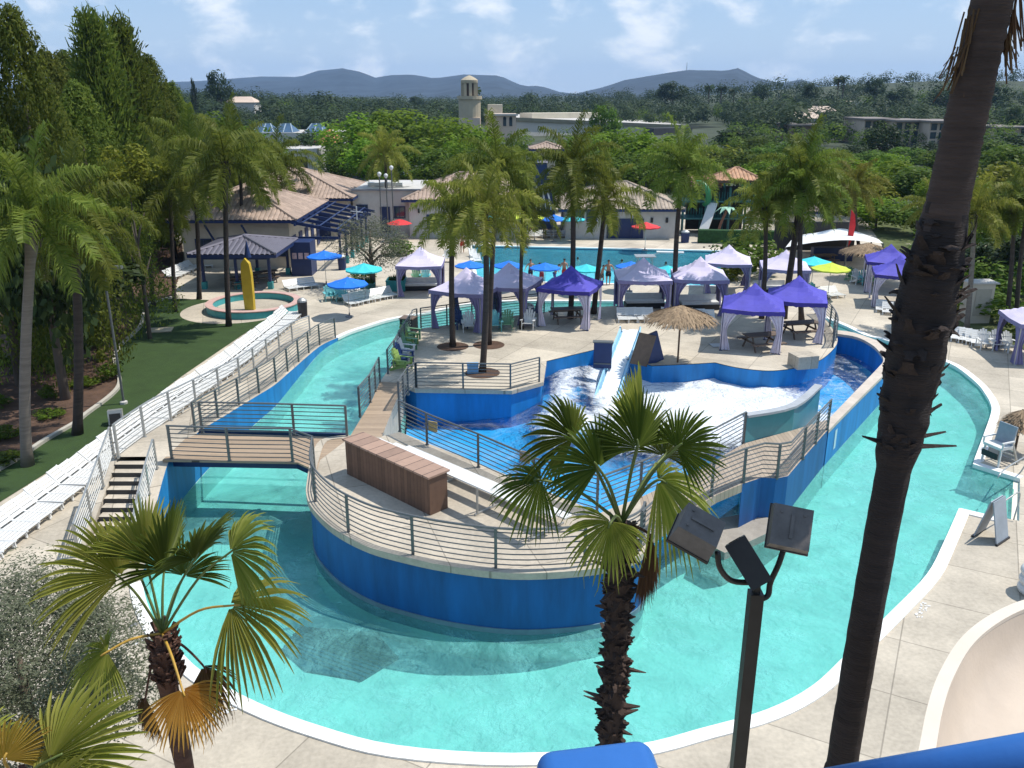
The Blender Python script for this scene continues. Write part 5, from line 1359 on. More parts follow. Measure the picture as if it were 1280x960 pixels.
# ================================================================== BROADLEAF TREES
def crown(seed, ncl, per, leafsz, shape='round', clr=.34, narrow=.55):
    """leaf sized faces spread through clumps in a crown of radius 1 (z from -1 to 1)"""
    r_ = random.Random(seed); mb = MB(); cl = []
    if shape == 'fir':
        for k in range(ncl):
            f = (k+.5)/ncl; w = .95*(1-f)**.55+.02; a = k*2.39996+r_.uniform(-.4, .4); rr = w*r_.uniform(.45, 1.0)*.86
            cl.append((Vector((rr*math.cos(a), rr*math.sin(a), -1+2*f*.97)), clr*(.45+.75*w)*r_.uniform(.8, 1.25)))
    while len(cl) < ncl:
        p = Vector((r_.uniform(-1, 1), r_.uniform(-1, 1), r_.uniform(-1, 1)))
        if p.length > 1 or p.length < .35: continue
        if shape == 'flat' and p.z < -.55: continue
        if shape == 'cone':
            w = .98*(1-(p.z+1)/2)**.5+.05
            if math.hypot(p.x, p.y) > w: continue
        if shape == 'tall' and math.hypot(p.x, p.y) > .55+.45*abs(math.sin(p.z*5+seed)): continue
        cl.append((p*.86, clr*r_.uniform(.65, 1.25)))
    for c, cr in cl:
        for k in range(per):
            v = Vector((r_.gauss(0, 1), r_.gauss(0, 1), r_.gauss(0, 1))).normalized(); f = r_.uniform(.45, 1)**.5
            p = c+v*cr*f
            n_ = (v+Vector((0, 0, .5))+Vector((r_.gauss(0, .5), r_.gauss(0, .5), r_.gauss(0, .5)))).normalized()
            a = n_.orthogonal().normalized(); a.rotate(Matrix.Rotation(r_.uniform(0, 6.28), 3, n_)); b = n_.cross(a)
            s_ = leafsz*r_.uniform(.6, 1.3)
            mb.add([p-a*s_, p-b*s_*narrow, p+a*s_, p+b*s_*narrow], [(0,1,2,3)])
    return mb
def spray_crown(seed, n, leafsz):
    """conifer: upswept plumes of fine sprays round a spire"""
    r_ = random.Random(seed); mb = MB()
    for k in range(n):
        f = k/n; z = -1+2*f; w = (.98*(1-f)**.52+.03)*(1 if f > .12 else .6+f*3)
        a = k*2.39996+r_.uniform(-.3, .3); rr = w*r_.uniform(.62, 1.05); o = Vector((math.cos(a), math.sin(a), 0))
        c = Vector((o.x*rr, o.y*rr, z))
        for j in range(22):
            p = c+Vector((r_.gauss(0, .085), r_.gauss(0, .085), r_.gauss(0, .05)))-o*r_.uniform(0, .30)
            d = (o*r_.uniform(.3, 1.1)+Vector((r_.gauss(0, .35), r_.gauss(0, .35), r_.uniform(-.1, .9)))).normalized(); s_ = d.cross(Vector((r_.gauss(0, 1), r_.gauss(0, 1), r_.gauss(0, 1)))).normalized()*leafsz*.22
            e = p+d*leafsz*r_.uniform(.8, 2.0)
            mb.add([p-s_, p+s_, e+s_*.3, e-s_*.3], [(0,1,2,3)])
    return mb
def trunk_unit(seed):
    r_ = random.Random(seed); mb = MB(); mb.tube([(0, 0, 0), (.02, .01, .3), (0, .02, .62), (.01, 0, .95)], [.055, .042, .03, .008], 7)
    for k in range(6):
        a = k*1.05+r_.uniform(-.3, .3); z = r_.uniform(.28, .6); q = Vector((math.cos(a), math.sin(a), 0))
        mb.tube([Vector((0, 0, z)), q*.12+Vector((0, 0, z+.12)), q*.27+Vector((0, 0, z+.22))], [.026, .017, .006], 5)
    return mb
BARK = mat('grey brown bark', (.11, .085, .065), .9, .25, 4, .5, 20)
TRUNKS = [trunk_unit(k).mesh('trunk', BARK, True) for k in range(3)]
LV = dict(
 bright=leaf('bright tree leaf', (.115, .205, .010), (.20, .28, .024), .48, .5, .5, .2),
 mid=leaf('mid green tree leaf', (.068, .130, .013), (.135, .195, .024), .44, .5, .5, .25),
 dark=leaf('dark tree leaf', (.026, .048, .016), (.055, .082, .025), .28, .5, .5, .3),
 yellow=leaf('yellow green tree leaf', (.13, .16, .014), (.24, .25, .03), .42, .5, .4, .2),
 olive=leaf('olive leaf', (.095, .108, .062), (.18, .19, .125), .34, .5, .3, .12),
 conifer=leaf('conifer spray', (.075, .115, .016), (.18, .21, .034), .48, .6, .6, .22))
CR = {}
for k_, n_, pr_, sz in (('bright', 46, 80, .062), ('mid', 46, 80, .062), ('dark', 40, 60, .075), ('yellow', 40, 60, .07)):
    CR[k_] = [crown(hash(k_) % 97+q if False else sum(map(ord, k_))+q, n_, pr_, sz, 'round' if q else 'flat').mesh('crown', LV[k_]) for q in range(3)]
CR['tall'] = [crown(5+q, 36, 60, .075, 'tall', .26).mesh('crown', LV['dark']) for q in range(3)]
CR['conifer'] = [crown(60+q, 200, 130, .022, 'fir', .15, .38).mesh('crown', LV['conifer']) for q in range(3)]
CR['plume'] = [spray_crown(q, 700, .060).mesh('crown', LV['conifer']) for q in range(2)]+[crown(66, 200, 130, .022, 'fir', .15, .38).mesh('crown', LV['conifer'])]
tree_n = [0]
def tree(px, top, D, wpx, kind, label, group=None, base=0.0, low=.18, name=None, cat='tree', ground=None):
    tree_n[0] += 1; k = tree_n[0]
    tp = GD(px, top, D); gz = T(tp.x, tp.y) if ground is None else ground
    h = tp.z-gz; zc = D*CP+(H-tp.z)*SP; w = wpx*zc/FPX
    t = thing(name or {'conifer': 'conifer', 'plume': 'conifer', 'tall': 'eucalyptus_tree'}.get(kind, 'broadleaf_tree'), label, cat, Vector((tp.x, D, gz)), 0, group)
    put('trunk', TRUNKS[k % 3], t, None, k*1.7, (min(h, w)*.75, min(h, w)*.75, h*.80))
    ch = h*(1-low)
    put('crown', CR[kind][k % 3], t, (0, 0, h-ch/2), k*2.1, (w/2, w/2, ch/2)); return t
g1 = 'dark conifers behind the lawn'
for px, tp, D, w, lb in ((10,4,40,230,'huge dark conifer at the left edge of the picture'), (92,100,48,200,'broad conifer with a rounded top between two taller ones'), (112,26,66,140,'tall conifer with a split spire, left spire'), (148,34,70,130,'tall conifer with a split spire, right spire'), (184,66,74,130,'conifer stepping down right of the tall spires'), (212,100,78,110,'rightmost conifer of the dark group'), (-60,30,38,220,'conifer partly outside the left edge'), (55,60,60,170,'conifer behind the broad rounded one'), (225,128,84,70,'low conifer at the right foot of the dark group'), (78,62,75,150,'conifer between the left giant and the spires')):
    tree(px, tp, D, w, 'plume' if px in (112, 148, 184) else 'conifer', lb, g1, low=.06, ground=0)
LOWS = {(152, 46): .72, (140, 55): .55, (200, 70): .5, (75, 44): .35}
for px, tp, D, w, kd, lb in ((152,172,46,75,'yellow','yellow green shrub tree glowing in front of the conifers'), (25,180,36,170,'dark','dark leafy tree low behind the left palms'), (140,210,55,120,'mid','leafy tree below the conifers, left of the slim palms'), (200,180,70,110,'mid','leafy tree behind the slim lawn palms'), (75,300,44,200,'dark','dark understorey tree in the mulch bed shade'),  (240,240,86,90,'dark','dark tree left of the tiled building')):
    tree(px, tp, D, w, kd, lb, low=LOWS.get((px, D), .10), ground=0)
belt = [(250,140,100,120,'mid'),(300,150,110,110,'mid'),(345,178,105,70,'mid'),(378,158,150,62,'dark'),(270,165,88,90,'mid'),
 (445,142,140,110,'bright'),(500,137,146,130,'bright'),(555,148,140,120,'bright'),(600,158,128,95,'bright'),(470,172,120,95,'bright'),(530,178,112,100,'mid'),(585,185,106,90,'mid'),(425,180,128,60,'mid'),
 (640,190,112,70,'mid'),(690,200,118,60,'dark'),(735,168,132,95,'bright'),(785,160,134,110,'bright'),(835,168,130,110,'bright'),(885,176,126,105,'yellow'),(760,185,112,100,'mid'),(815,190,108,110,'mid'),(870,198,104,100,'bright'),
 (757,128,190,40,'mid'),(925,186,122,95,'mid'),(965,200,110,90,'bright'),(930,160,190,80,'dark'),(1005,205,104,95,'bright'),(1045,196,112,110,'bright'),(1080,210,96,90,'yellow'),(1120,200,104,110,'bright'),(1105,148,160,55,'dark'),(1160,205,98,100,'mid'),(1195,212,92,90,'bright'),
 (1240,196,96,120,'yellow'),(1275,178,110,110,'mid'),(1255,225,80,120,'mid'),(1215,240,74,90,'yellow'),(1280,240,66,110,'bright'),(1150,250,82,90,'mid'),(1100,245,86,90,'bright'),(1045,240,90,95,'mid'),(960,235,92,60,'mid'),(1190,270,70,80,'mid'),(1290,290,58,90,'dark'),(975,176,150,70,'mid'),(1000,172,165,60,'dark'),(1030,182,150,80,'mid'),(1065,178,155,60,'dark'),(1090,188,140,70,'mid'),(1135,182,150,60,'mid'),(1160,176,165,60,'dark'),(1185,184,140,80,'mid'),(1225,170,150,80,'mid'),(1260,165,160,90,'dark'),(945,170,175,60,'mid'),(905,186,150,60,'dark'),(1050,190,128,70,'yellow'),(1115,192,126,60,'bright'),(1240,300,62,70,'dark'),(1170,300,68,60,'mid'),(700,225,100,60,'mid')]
words = {'bright': 'bright green leafy tree', 'mid': 'green leafy tree', 'dark': 'dark leafy tree', 'yellow': 'yellow green leafy tree'}
for k, (px, tp, D, w, kd) in enumerate(belt):
    where = ('behind the left tiled roofs' if px < 380 else 'in the car park belt behind the low building' if px < 620 else 'behind the pool house' if px < 900 else 'behind the playground and stage' if px < 1100 else 'in the thicket right of the tall palm')
    lb = words[kd]+' '+where
    if (px, kd) == (757,'mid'): lb = 'single small tree standing before the long far store wall'
    if (px, kd) == (1105,'dark'): lb = 'dark pointed tree beside the far apartment blocks'
    tree(px, tp, D, w, kd, lb, 'trees '+where, low=.12, ground=0)
# olive trees
CRO = crown(71, 60, 130, .035, 'round', .30, .28).mesh('crown', LV['olive']); CRO2 = crown(73, 130, 520, .017, 'round', .27, .34).mesh('crown', LV['olive'])
def olive(p, top, w, label, me, low=.25):
    t = thing('olive_tree', label, 'tree', p); h = top
    put('trunk', TRUNKS[1], t, None, .6, (h*.8, h*.8, h*.8)); ch = h*(1-low)
    put('crown', me, t, (0, 0, h-ch/2), .4, (w/2, w/2, ch/2))
p = G(466,362); olive(p, 5.3, 5.6, 'grey green olive tree in the planter by the first lilac cabana', CRO)
p = GD(22, 830, 12.2); p.z = 0; olive(p, 5.35, 5.0, 'grey leaved olive tree filling the lower left corner', CRO2, .4)
# shrubs
SH = [crown(41+q, 16, 60, .11, 'flat', .45).mesh('shrub', LV['mid']) for q in range(2)]+[crown(47, 16, 60, .11, 'flat', .45).mesh('shrub', LV['yellow'])]
def shrub(p, r, h, label, group=None, k=0):
    o = put('shrub', SH[k], None, p+Vector((0, 0, h*.42)), k*2.2+p.x, (r, r, h*.55)); return tag(o, label, 'shrub', group)
r_ = random.Random(12)
for k in range(46):
    px = r_.uniform(-60, 200); py = r_.uniform(390, 590)
    p = G(px, py)
    if not inside(p.x, p.y, BED) or p.x > -14.5: continue
    shrub(p, r_.uniform(.25, .8), r_.uniform(.3, .8), 'low green shrub on the mulch bed behind the lawn', 'low shrubs on the mulch bed', r_.choice((0, 0, 1, 2)))
for x, y, r, h, k, lb in ((935,345,2.6,3.0,0,'rounded bush behind the lilac cabana at the pool corner'), (915,350,1.2,1.4,2,'small bush right of the lap pool corner'), (1195,392,1.4,1.5,2,'yellow green shrub by the shaded loungers'), (1240,400,1.8,1.6,0,'dark shrub behind the white chairs in the shade'), (1275,420,1.6,1.5,1,'shrub behind the lilac cabana at the right edge'), (1215,365,1.8,2.2,1,'shrub behind the beige cabinet'), (1268,375,2.2,2.4,0,'shrub under the twin palms'), (500,318,1.4,1.2,1,'green shrub beside the olive tree'), (455,350,1.0,1.0,0,'low shrub under the olive tree'),(1160,375,1.3,1.6,2,'shrub just behind the tall palm trunk')):
    shrub(G(x, y), r, h, lb, None, k)
# far woods: one mass that nobody could count
def far_mass(name, label, seed, n, col, Dr, xr, hr, skip=None):
    r_ = random.Random(seed); mb = MB()
    for k in range(n):
        D = Dr[0]*(Dr[1]/Dr[0])**r_.random(); px = r_.uniform(*xr); q = GD(px, 115, D)
        if skip and skip(px, D): continue
        gz = T(q.x, D); hh = r_.uniform(*hr)*(1.3 if r_.random() < .1 else 1); w = hh*r_.uniform(.35, .7)
        m_ = 170 if D < 450 else 80 if D < 800 else 34
        for j in range(m_):
            v = Vector((r_.gauss(0, 1), r_.gauss(0, 1), r_.gauss(0, 1))).normalized()*r_.uniform(.6, 1)
            p = Vector((q.x+v.x*w, D+v.y*w, gz+hh*.55+v.z*hh*.5)); n_ = (v+Vector((0, 0, .5))).normalized(); a = n_.orthogonal().normalized(); a.rotate(Matrix.Rotation(r_.uniform(0, 6.28), 3, n_)); b = n_.cross(a); s_ = w*r_.uniform(.06, .15)
            mb.add([p-a*s_, p-b*s_*.7, p+a*s_, p+b*s_*.7], [(0,1,2,3)])
    tag(mb.build(name, col), label, 'woods', None, 'stuff')
r_s = random.Random(77)
def skip(px, D): return (560 < px < 920 and 190 < D < 325) or (330 < px < 430 and D < 245) or (1030 < px < 1190 and D < 212) or D < 200 and r_s.random() < .5
far_mass('far_woods', 'dark band of distant trees below the hills', 3, 4600, leaf('far wood leaf', (.034, .054, .024), (.052, .078, .032), .3, .6, .3, .1), (230, 1400), (-150, 1430), (3.6, 8.6), skip)
far_mass('far_woods', 'green scrub and tree tops between the car park and the far woods', 4, 1100, LV['mid'], (165, 460), (150, 1420), (2.5, 6), skip)
for px, tp, D, w, kd, lb in ((272,88,330,34,'dark','dark tree standing above the far wood at left, broad top'), (208,92,300,16,'tall','slim dark tree on the skyline right of the conifers'), (240,97,310,12,'tall','thin pointed tree on the left skyline'),
   (842,102,420,46,'dark','broad dark tree on the skyline in front of the right hill'), (1097,94,420,30,'tall','open crowned tree on the right skyline beside two thin palms'), (950,103,430,24,'dark','round dark tree on the skyline at the end of the right hill'), (1015,104,400,22,'dark','rounded dark tree on the right skyline left of the thin palms'), (1125,108,380,46,'dark','wide dark tree on the right skyline near the tall palm'), (1180,106,360,50,'dark','wide dark tree on the right skyline behind the tall palm'), (1245,104,340,50,'dark','wide dark tree on the right skyline right of the tall palm'), (1272,128,240,18,'tall','dark pointed tree at the right edge of the skyline'), (660,114,500,18,'dark','dark tree peeping above the long far store'), (520,120,480,20,'dark','dark tree below the left hill')):
    tree(px, tp, D, w, kd, lb, low=.25)
CP_ = MB()
r_ = random.Random(2)
for k in range(50):
    v = Vector((r_.gauss(0, 1), r_.gauss(0, 1), r_.gauss(0, .7))).normalized(); s_ = v.orthogonal().normalized()*.14
    CP_.add([-s_*.3, s_*.3, v+s_+Vector((0, 0, -.25)), v-s_+Vector((0, 0, -.25))], [(0,1,2,3)])
CPM = CP_.mesh('crown', LV['dark'])
for px, tp, D, lb in ((1049,98,420,'left one of two thin palms on the right skyline'), (1056,97,420,'right one of two thin palms on the right skyline'), (887,108,430,'thin palm on the skyline below the mast'), (902,110,430,'thin palm right of the mast on the skyline'), (918,112,430,'third thin palm along the right hill skyline'), (592,112,300,'thin palm behind the stucco tower')):
    q = GD(px, tp, D); gz = T(q.x, D); t = thing('skyline_palm', lb, 'palm tree', Vector((q.x, D, gz))); mb = MB(); mb.tube([(0, 0, 0), (0, 0, q.z-gz)], .35, 5); mb.build('trunk', BARK, t); put('crown', CPM, t, (0, 0, q.z-gz), px, 2.6)
# ================================================================== BUILDINGS
def ribbed_slope(mb, e0, e1, t0, t1, pitch=.36, hgt=.07):
    """tile rows from eave e0-e1 up to the ridge/hip edge t0-t1 (t may coincide); rows run up the slope"""
    e0, e1, t0, t1 = map(Vector, (e0, e1, t0, t1)); L_ = (e1-e0).length; ed = (e1-e0)/L_
    nrm = ed.cross(((t0+t1)/2-(e0+e1)/2).normalized()).normalized(); nrm = nrm if nrm.z > 0 else -nrm
    up = ((t0+t1)/2-(e0+e1)/2); up = up-ed*up.dot(ed); hs = up.length; up.normalize()
    a0 = (t0-e0).dot(ed); a1 = (t1-e0).dot(ed); n = max(2, round(L_/pitch))
    def topf(u):
        if u < a0: return u/a0 if a0 > 1e-4 else 1
        if u > a1: return (L_-u)/(L_-a1) if L_-a1 > 1e-4 else 1
        return 1
    for k in range(n):
        u0, u2 = L_*k/n, L_*(k+1)/n; u1 = (u0+u2)/2; vs = []
        for u, h_ in ((u0, 0), (u0+(u1-u0)*.45, hgt*.85), (u1, hgt), (u1+(u2-u1)*.55, hgt*.85), (u2, 0)):
            f = max(.001, topf(u)); vs += [e0+ed*u+nrm*h_, e0+ed*u+up*hs*f+nrm*h_]
        mb.add(vs, [(0,2,3,1),(2,4,5,3),(4,6,7,5),(6,8,9,7)])
def hip_roof(parent, x0, x1, y0, y1, ze, rise, m, oh=.6, name='roof', fascia=None):
    x0 -= oh; x1 += oh; y0 -= oh; y1 += oh; w = min(x1-x0, y1-y0)/2
    if x1-x0 >= y1-y0: r0, r1 = Vector((x0+w, (y0+y1)/2, ze+rise)), Vector((x1-w, (y0+y1)/2, ze+rise))
    else: r0, r1 = Vector(((x0+x1)/2, y0+w, ze+rise)), Vector(((x0+x1)/2, y1-w, ze+rise))
    a, b, c, d = (Vector(v) for v in ((x0, y0, ze), (x1, y0, ze), (x1, y1, ze), (x0, y1, ze)))
    mb = MB()
    if x1-x0 >= y1-y0:
        ribbed_slope(mb, a, b, r0, r1); ribbed_slope(mb, c, d, r1, r0); ribbed_slope(mb, b, c, r1, r1); ribbed_slope(mb, d, a, r0, r0)
        hips = [(a, r0), (d, r0), (b, r1), (c, r1), (r0, r1)]
    else:
        ribbed_slope(mb, a, b, r0, r0); ribbed_slope(mb, c, d, r1, r1); ribbed_slope(mb, b, c, r0, r1); ribbed_slope(mb, d, a, r1, r0)
        hips = [(a, r0), (b, r0), (c, r1), (d, r1), (r0, r1)]
    for p, q in hips: mb.tube([p+Vector((0, 0, .06)), q+Vector((0, 0, .06))], .11, 6)
    ro = mb.build(name, m, parent)
    mb = MB()
    for p, q in ((a, b), (b, c), (c, d), (d, a)): mb.bar(p-Vector((0, 0, .11)), q-Vector((0, 0, .11)), .08, .2)
    mb.add([p-Vector((0, 0, .04)) for p in (a, b, c, d)], [(3,2,1,0)])
    mb.build('eave', fascia or NAVY, ro); return ro
def bld(name, label, x0, x1, y0, y1, h, mwall, z=0.0, cat='building'):
    t = thing(name, label, cat, Vector((x0, y0, z))); mb = MB()
    mb.prism([Vector(v) for v in ((0, 0, h), (x1-x0, 0, h), (x1-x0, y1-y0, h), (0, y1-y0, h))], 0); mb.build('wall', mwall, t); return t
def opening(t, x, z, w, h, m=None, name='window', frame=None, y=0.0, fr=.08, mull=True):
    """a recess-looking unit on the front wall: proud frame with glass set between"""
    f = bpy.data.objects.new(name, None); mb = MB()
    for sx in (-1, 1): mb.box((x+sx*w/2, y-.03, z+h/2), (fr, .10, h+fr))
    for zz_ in (z, z+h): mb.box((x, y-.031, zz_), (w, .10, fr))
    if mull and name == 'window': mb.box((x, y-.02, z+h/2), (.05, .06, h))
    f = mb.build(name, frame or NAVY, t)
    mb = MB(); mb.box((x, y-.005, z+h/2), (w, .03, h)); mb.build('pane' if name == 'window' else 'panel', m or GLASS, f); return f
# tiled building at left with its pergola, pavilion and kiosk
X0, X1, Y0, Y1 = -25.5, -17.2, 66.5, 77
t = bld('tiled_building', 'cream building with a clay tile hip roof left of the pergola', X0, X1, Y0, Y1, 3.75, WALLC); wx = t
r0 = hip_roof(None, X0, X1, Y0, Y1, 3.75, 1.9, TILE, .8); r0.parent = t; r0.location = (-X0, -Y0, 0)
for x in (1.6, 4.6, 7.4): opening(t, x, .9, 1.2, 1.3)
for x in (2.6, 5.4):
    mb = MB(); mb.bar((x, -.02, 1.8), (x-.5, -.75, 3.4), .12); mb.build('bracket', NAVY, t)
for k in range(5): mb = MB(); mb.box((X1-X0+.03, 1.3+2.1*k, 1.25), (.08, 1.0, 2.1)); mb.build('door', NAVY, t)
t = thing('pergola', 'navy timber pergola of sloping slats along the tiled building', 'pergola', (X1+.4, 65.5, 0))
for k in range(6):
    mb = MB(); y = .3+2.45*k; mb.box((3.6, y, 1.35), (.16, .16, 2.7)); mb.build('post', NAVY, t)
    mb = MB(); mb.box((3.6, y, .3), (.30, .30, .6)); mb.build('post_base', TEAL, t)
mb = MB(); mb.bar((3.6, 0, 2.75), (3.6, 13, 2.75), .14, .22); mb.bar((.3, 0, 3.45), (.3, 13, 3.45), .14, .2); mb.bar((-.2, 0, 2.45), (3.6, 0, 2.45), .14, .22); mb.build('beam', NAVY, t)
for k in range(7):
    mb = MB(); y = .2+2.1*k; mb.bar((0, y, 3.62), (4.4, y, 2.78), .10, .24); mb.build('rafter', NAVY, t)
for k in range(3):
    mb = MB(); x = .9+1.3*k; mb.bar((x, -.1, 3.62-.19*x+.17), (x, 13.1, 3.62-.19*x+.17), .12, .06); mb.build('slat', NAVY, t)
mb = MB(); mb.bar((4.0, 6, 2.95), (4.0, 6, 4.1), .1, .04); mb.bar((3.5, 6, 3.7), (4.5, 6, 3.6), .1, .04); mb.build('star_ornament', WHITE, t)
px0, px1, py0, py1 = -21.6, -16.6, 58.6, 64
t = thing('pavilion', 'navy open pavilion with a grey ribbed metal roof over picnic tables', 'pavilion', (px0, py0, 0))
for x in (.2, 2.5, 4.8):
    for y in (.2, 5.2):
        mb = MB(); mb.box((x, y, 1.25), (.18, .18, 2.5)); mb.build('post', NAVY, t)
        mb = MB(); mb.box((x, y, .25), (.34, .34, .5)); mb.build('post_base', TEAL, t)
r0 = hip_roof(None, px0, px1, py0, py1, 2.5, .75, mat('grey ribbed metal roof', (.16, .15, .18), .45, .08, 1.5, metal=.4), .5); r0.parent = t; r0.location = (-px0, -py0, 0)
mb = MB(); mb.box((2.5, .2, 2.2), (4.8, .06, .3)); mb.box((4.8, 2.7, 2.2), (.06, 5, .3)); mb.build('fascia', NAVY, t)
t = bld('snack_kiosk', 'navy painted kiosk with pale posters beside the pavilion', -16.4, -14.9, 63.2, 65.0, 2.5, NAVY, cat='kiosk')
for k in range(3): mb = MB(); mb.box((.3+.45*k, -.02, 1.5), (.32, .02, .45)); mb.build('poster', mat('faded poster', (.40, .30, .34), .7, .3, 6), t)
t = bld('tiled_hall', 'cream hall with a clay tile roof behind the pergola', -27, -15.2, 80, 91, 3.8, WALLC)
r0 = hip_roof(None, -27, -15.2, 80, 91, 3.8, 2.2, TILE, .7); r0.parent = t; r0.location = (27, -80, 0)
opening(t, 9.6, .0, 1.1, 2.3, NAVY, 'door'); opening(t, 6.5, .9, 1.2, 1.2)
def X(px, D, z=1.5): return GD(px, 300, D).x
t = bld('low_office', 'long low pale stucco building with three dark windows and flat roof', -15.0, -8.6, 82, 92, 4.25, WALLG)
for px, w, z, h, nm in ((455,1.0,1.9,1.0,'window'), (483,.85,.4,2.3,'door'), (501,1.0,1.7,1.05,'window')): opening(t, X(px, 82)+15, z, w, h, GLASS if nm == 'window' else NAVY, nm)
mb = MB(); mb.box((3.2, .0, 4.3), (6.5, .3, .16)); mb.build('parapet', mat('grey parapet', (.22, .23, .25), .7, .1, 2), t)
mb = MB(); mb.box((2.6, 4, 4.45), (3.4, .8, .3)); mb.build('roof_duct', WHITE, t)
t = bld('tiled_wing', 'pale wing with a clay tile roof right of the long low building', -9.6, 1.5, 81, 90, 3.55, WALLG)
r0 = hip_roof(None, -9.6, 1.5, 81, 90, 3.55, 2.0, TILE, .6); r0.parent = t; r0.location = (9.6, -81, 0)
for x in (2.2, 5.0, 8.0): opening(t, x, .9, 1.1, 1.2)
mb = MB(); mb.box((.9, -.06, 2.5), (.16, .12, .4)); mb.build('wall_lantern', BLACK, t)
t = bld('pool_house', 'pale grey pool house with wide navy doors and a tan tile roof', 5.0, 15.3, 80.5, 89, 2.75, WALLG)
r0 = hip_roof(None, 5.0, 15.3, 80.5, 89, 2.75, 2.0, tile_roof('tan roof tile', (.36, .29, .22)), .6); r0.parent = t; r0.location = (-5, -80.5, 0)
for k in range(3): opening(t, 4.4+1.15*k, .05, 1.05, 1.75, NAVY, 'door')
for x in (1.2, 2.4): opening(t, x, 1.6, .9, .8)
for x in (8.0, 9.4): mb = MB(); mb.box((x, -.06, 1.7), (.22, .12, .45)); mb.build('wall_lantern', BLACK, t)
t = thing('gable_tower', 'dark steep gable structure with white slats behind the far umbrellas', 'building', (2.8, 84, 0))
mb = MB(); mb.add([(-1.7, 0, 0), (1.7, 0, 0), (.5, 0, 6.6), (-.5, 0, 6.6), (-1.7, 4, 0), (1.7, 4, 0), (.5, 4, 6.6), (-.5, 4, 6.6)], [(0,1,2,3),(1,5,6,2),(4,0,3,7),(5,4,7,6),(3,2,6,7)]); mb.build('body', NAVY, t)
mb = MB(); mb.add([(-.6, -.3, 6.65), (.6, -.3, 6.65), (.6, 4.3, 6.65), (-2.0, 4.3, 3.6), (-2.0, -.3, 3.6)], [(0,1,2,3,4)][:0]+[(4,0,3),(0,1,2),(0,2,3)]); mb.build('roof', mat('lilac grey shingle', (.26, .24, .28), .8, .12, 2), t)
for k in range(4):
    mb = MB(); mb.bar((-1.0+.5*k, -.06, 4.6), (-.5+.5*k, -.06, 2.2), .16, .05); mb.build('slat', WHITE, t)
t = bld('tile_turret', 'small square turret with a low tile cap above the trees', X(671,112), X(692,112), 112, 115, 6.2, WALLC, cat='turret')
r0 = hip_roof(None, X(671,112), X(692,112), 112, 115, 6.2, .7, TILE, 1.1); r0.parent = t; r0.location = (-X(671,112), -112, 0)
# stage
q = G(1050, 330); t = thing('stage_canopy', 'white tensile canopy over a dark stage bar at right', 'canopy', q)
cx = lambda px, y, D: GD(px, y, D)-q
A_ = [[cx(982,309,q.y-2), cx(1018,303,q.y-3), cx(1060,300,q.y-3), cx(1104,304,q.y-2)], [cx(990,299,q.y+2), cx(1024,290,q.y+2), cx(1056,286,q.y+2), cx(1098,299,q.y+2)], [cx(1000,294,q.y+6), cx(1020,291,q.y+6), cx(1058,291,q.y+6), cx(1090,296,q.y+6)]]
mb = MB(); rows = [smooth(r_, 5) for r_ in A_]
for a_, b_ in zip(rows, rows[1:]): mb.ribbon(a_, b_)
mb.build('membrane', mat('white membrane', (.72, .72, .70), .6, .04, 2), t, True)
for c in (A_[0][0], A_[0][3], A_[2][0], A_[2][3], A_[0][2]): mb = MB(); mb.tube([(c.x, c.y, 0), c], .06, 6); mb.build('mast', STEEL, t)
mb = MB(); mb.box((0, 6.5, 1.2), (7, .15, 2.4)); mb.build('back_wall', BLACK, t)
mb = MB(); mb.box((-.2, 1.5, .55), (3.2, .7, 1.1)); mb.build('bar', NAVY, t)
q = G(1055, 333); t = thing('feather_flag', 'red feather flag on a thin pole above the stage canopy', 'flag', q); top_ = GD(1055, 262, q.y).z
mb = MB(); mb.tube([(0, 0, 0), (0, 0, top_)], .025, 5); mb.build('pole', STEEL, t)
mb = MB(); rows = [(top_-.02, .05), (top_-.4, .35), (top_-1.2, .5), (top_-2.2, .42), (top_-3.0, .06)]
mb.add([(0, 0, z) for z, w in rows]+[(w, .04*math.sin(z*3), z) for z, w in rows], [(k, k+1, k+6, k+5) for k in range(4)]); mb.build('banner', RED, t)
# play structure
q = G(905, 301); t = thing('play_structure', 'dark teal water play tower with tubes, nets and an orange tiled cap', 'playground', Vector((q.x, 83, 0)))
TD = mat('dark teal play frame', (.03, .12, .12), .5, .2, 3); PK = mat('pink plastic', (.50, .16, .24), .4, .1, 3); GN = mat('green plastic', (.03, .22, .09), .4, .1, 3); ORT = tile_roof('orange tile', (.46, .26, .15))
for x in (-3.2, -1, 1.2, 3.4):
    for y in (0, 2.4): mb = MB(); mb.tube([(x, y, 0), (x, y, 4.4)], .12, 8); mb.build('post', TD, t)
for z in (1.5, 3.1): mb = MB(); mb.box((.1, 1.2, z), (6.9, 2.7, .14)); mb.build('platform', TD, t)
mb = MB()
for k in range(26): mb.bar((-3.2+.26*k, -.02, 1.6), (-3.2+.26*k, -.02, 2.5), .03)
for k in range(26): mb.bar((-3.2+.26*k, -.02, 3.2), (-3.2+.26*k, -.02, 4.0), .03)
mb.build('net_rail', mat('teal net', (.04, .20, .20), .6, .2, 3), t)
mb = MB(); mb.box((.4, 2.5, 2.2), (5.6, .1, 4.2)); mb.build('back_panel', BLACK, t)
mb = MB(); mb.lathe([(.0, -.75), (.5, -.65), (.75, -.2), (.75, .25), (.5, .62), (0, .75)], 14, (-2.9, .3, 4.9)); mb.build('barrel', PK, t, True)
mb = MB(); mb.tube(smooth([(-2.2, .3, 4.9), (-1.5, .0, 4.7), (-1.0, -.4, 4.1), (-.9, -.2, 3.3), (-1.1, .3, 2.8)], 5), .30, 10); mb.build('tube_slide', GN, t, True)
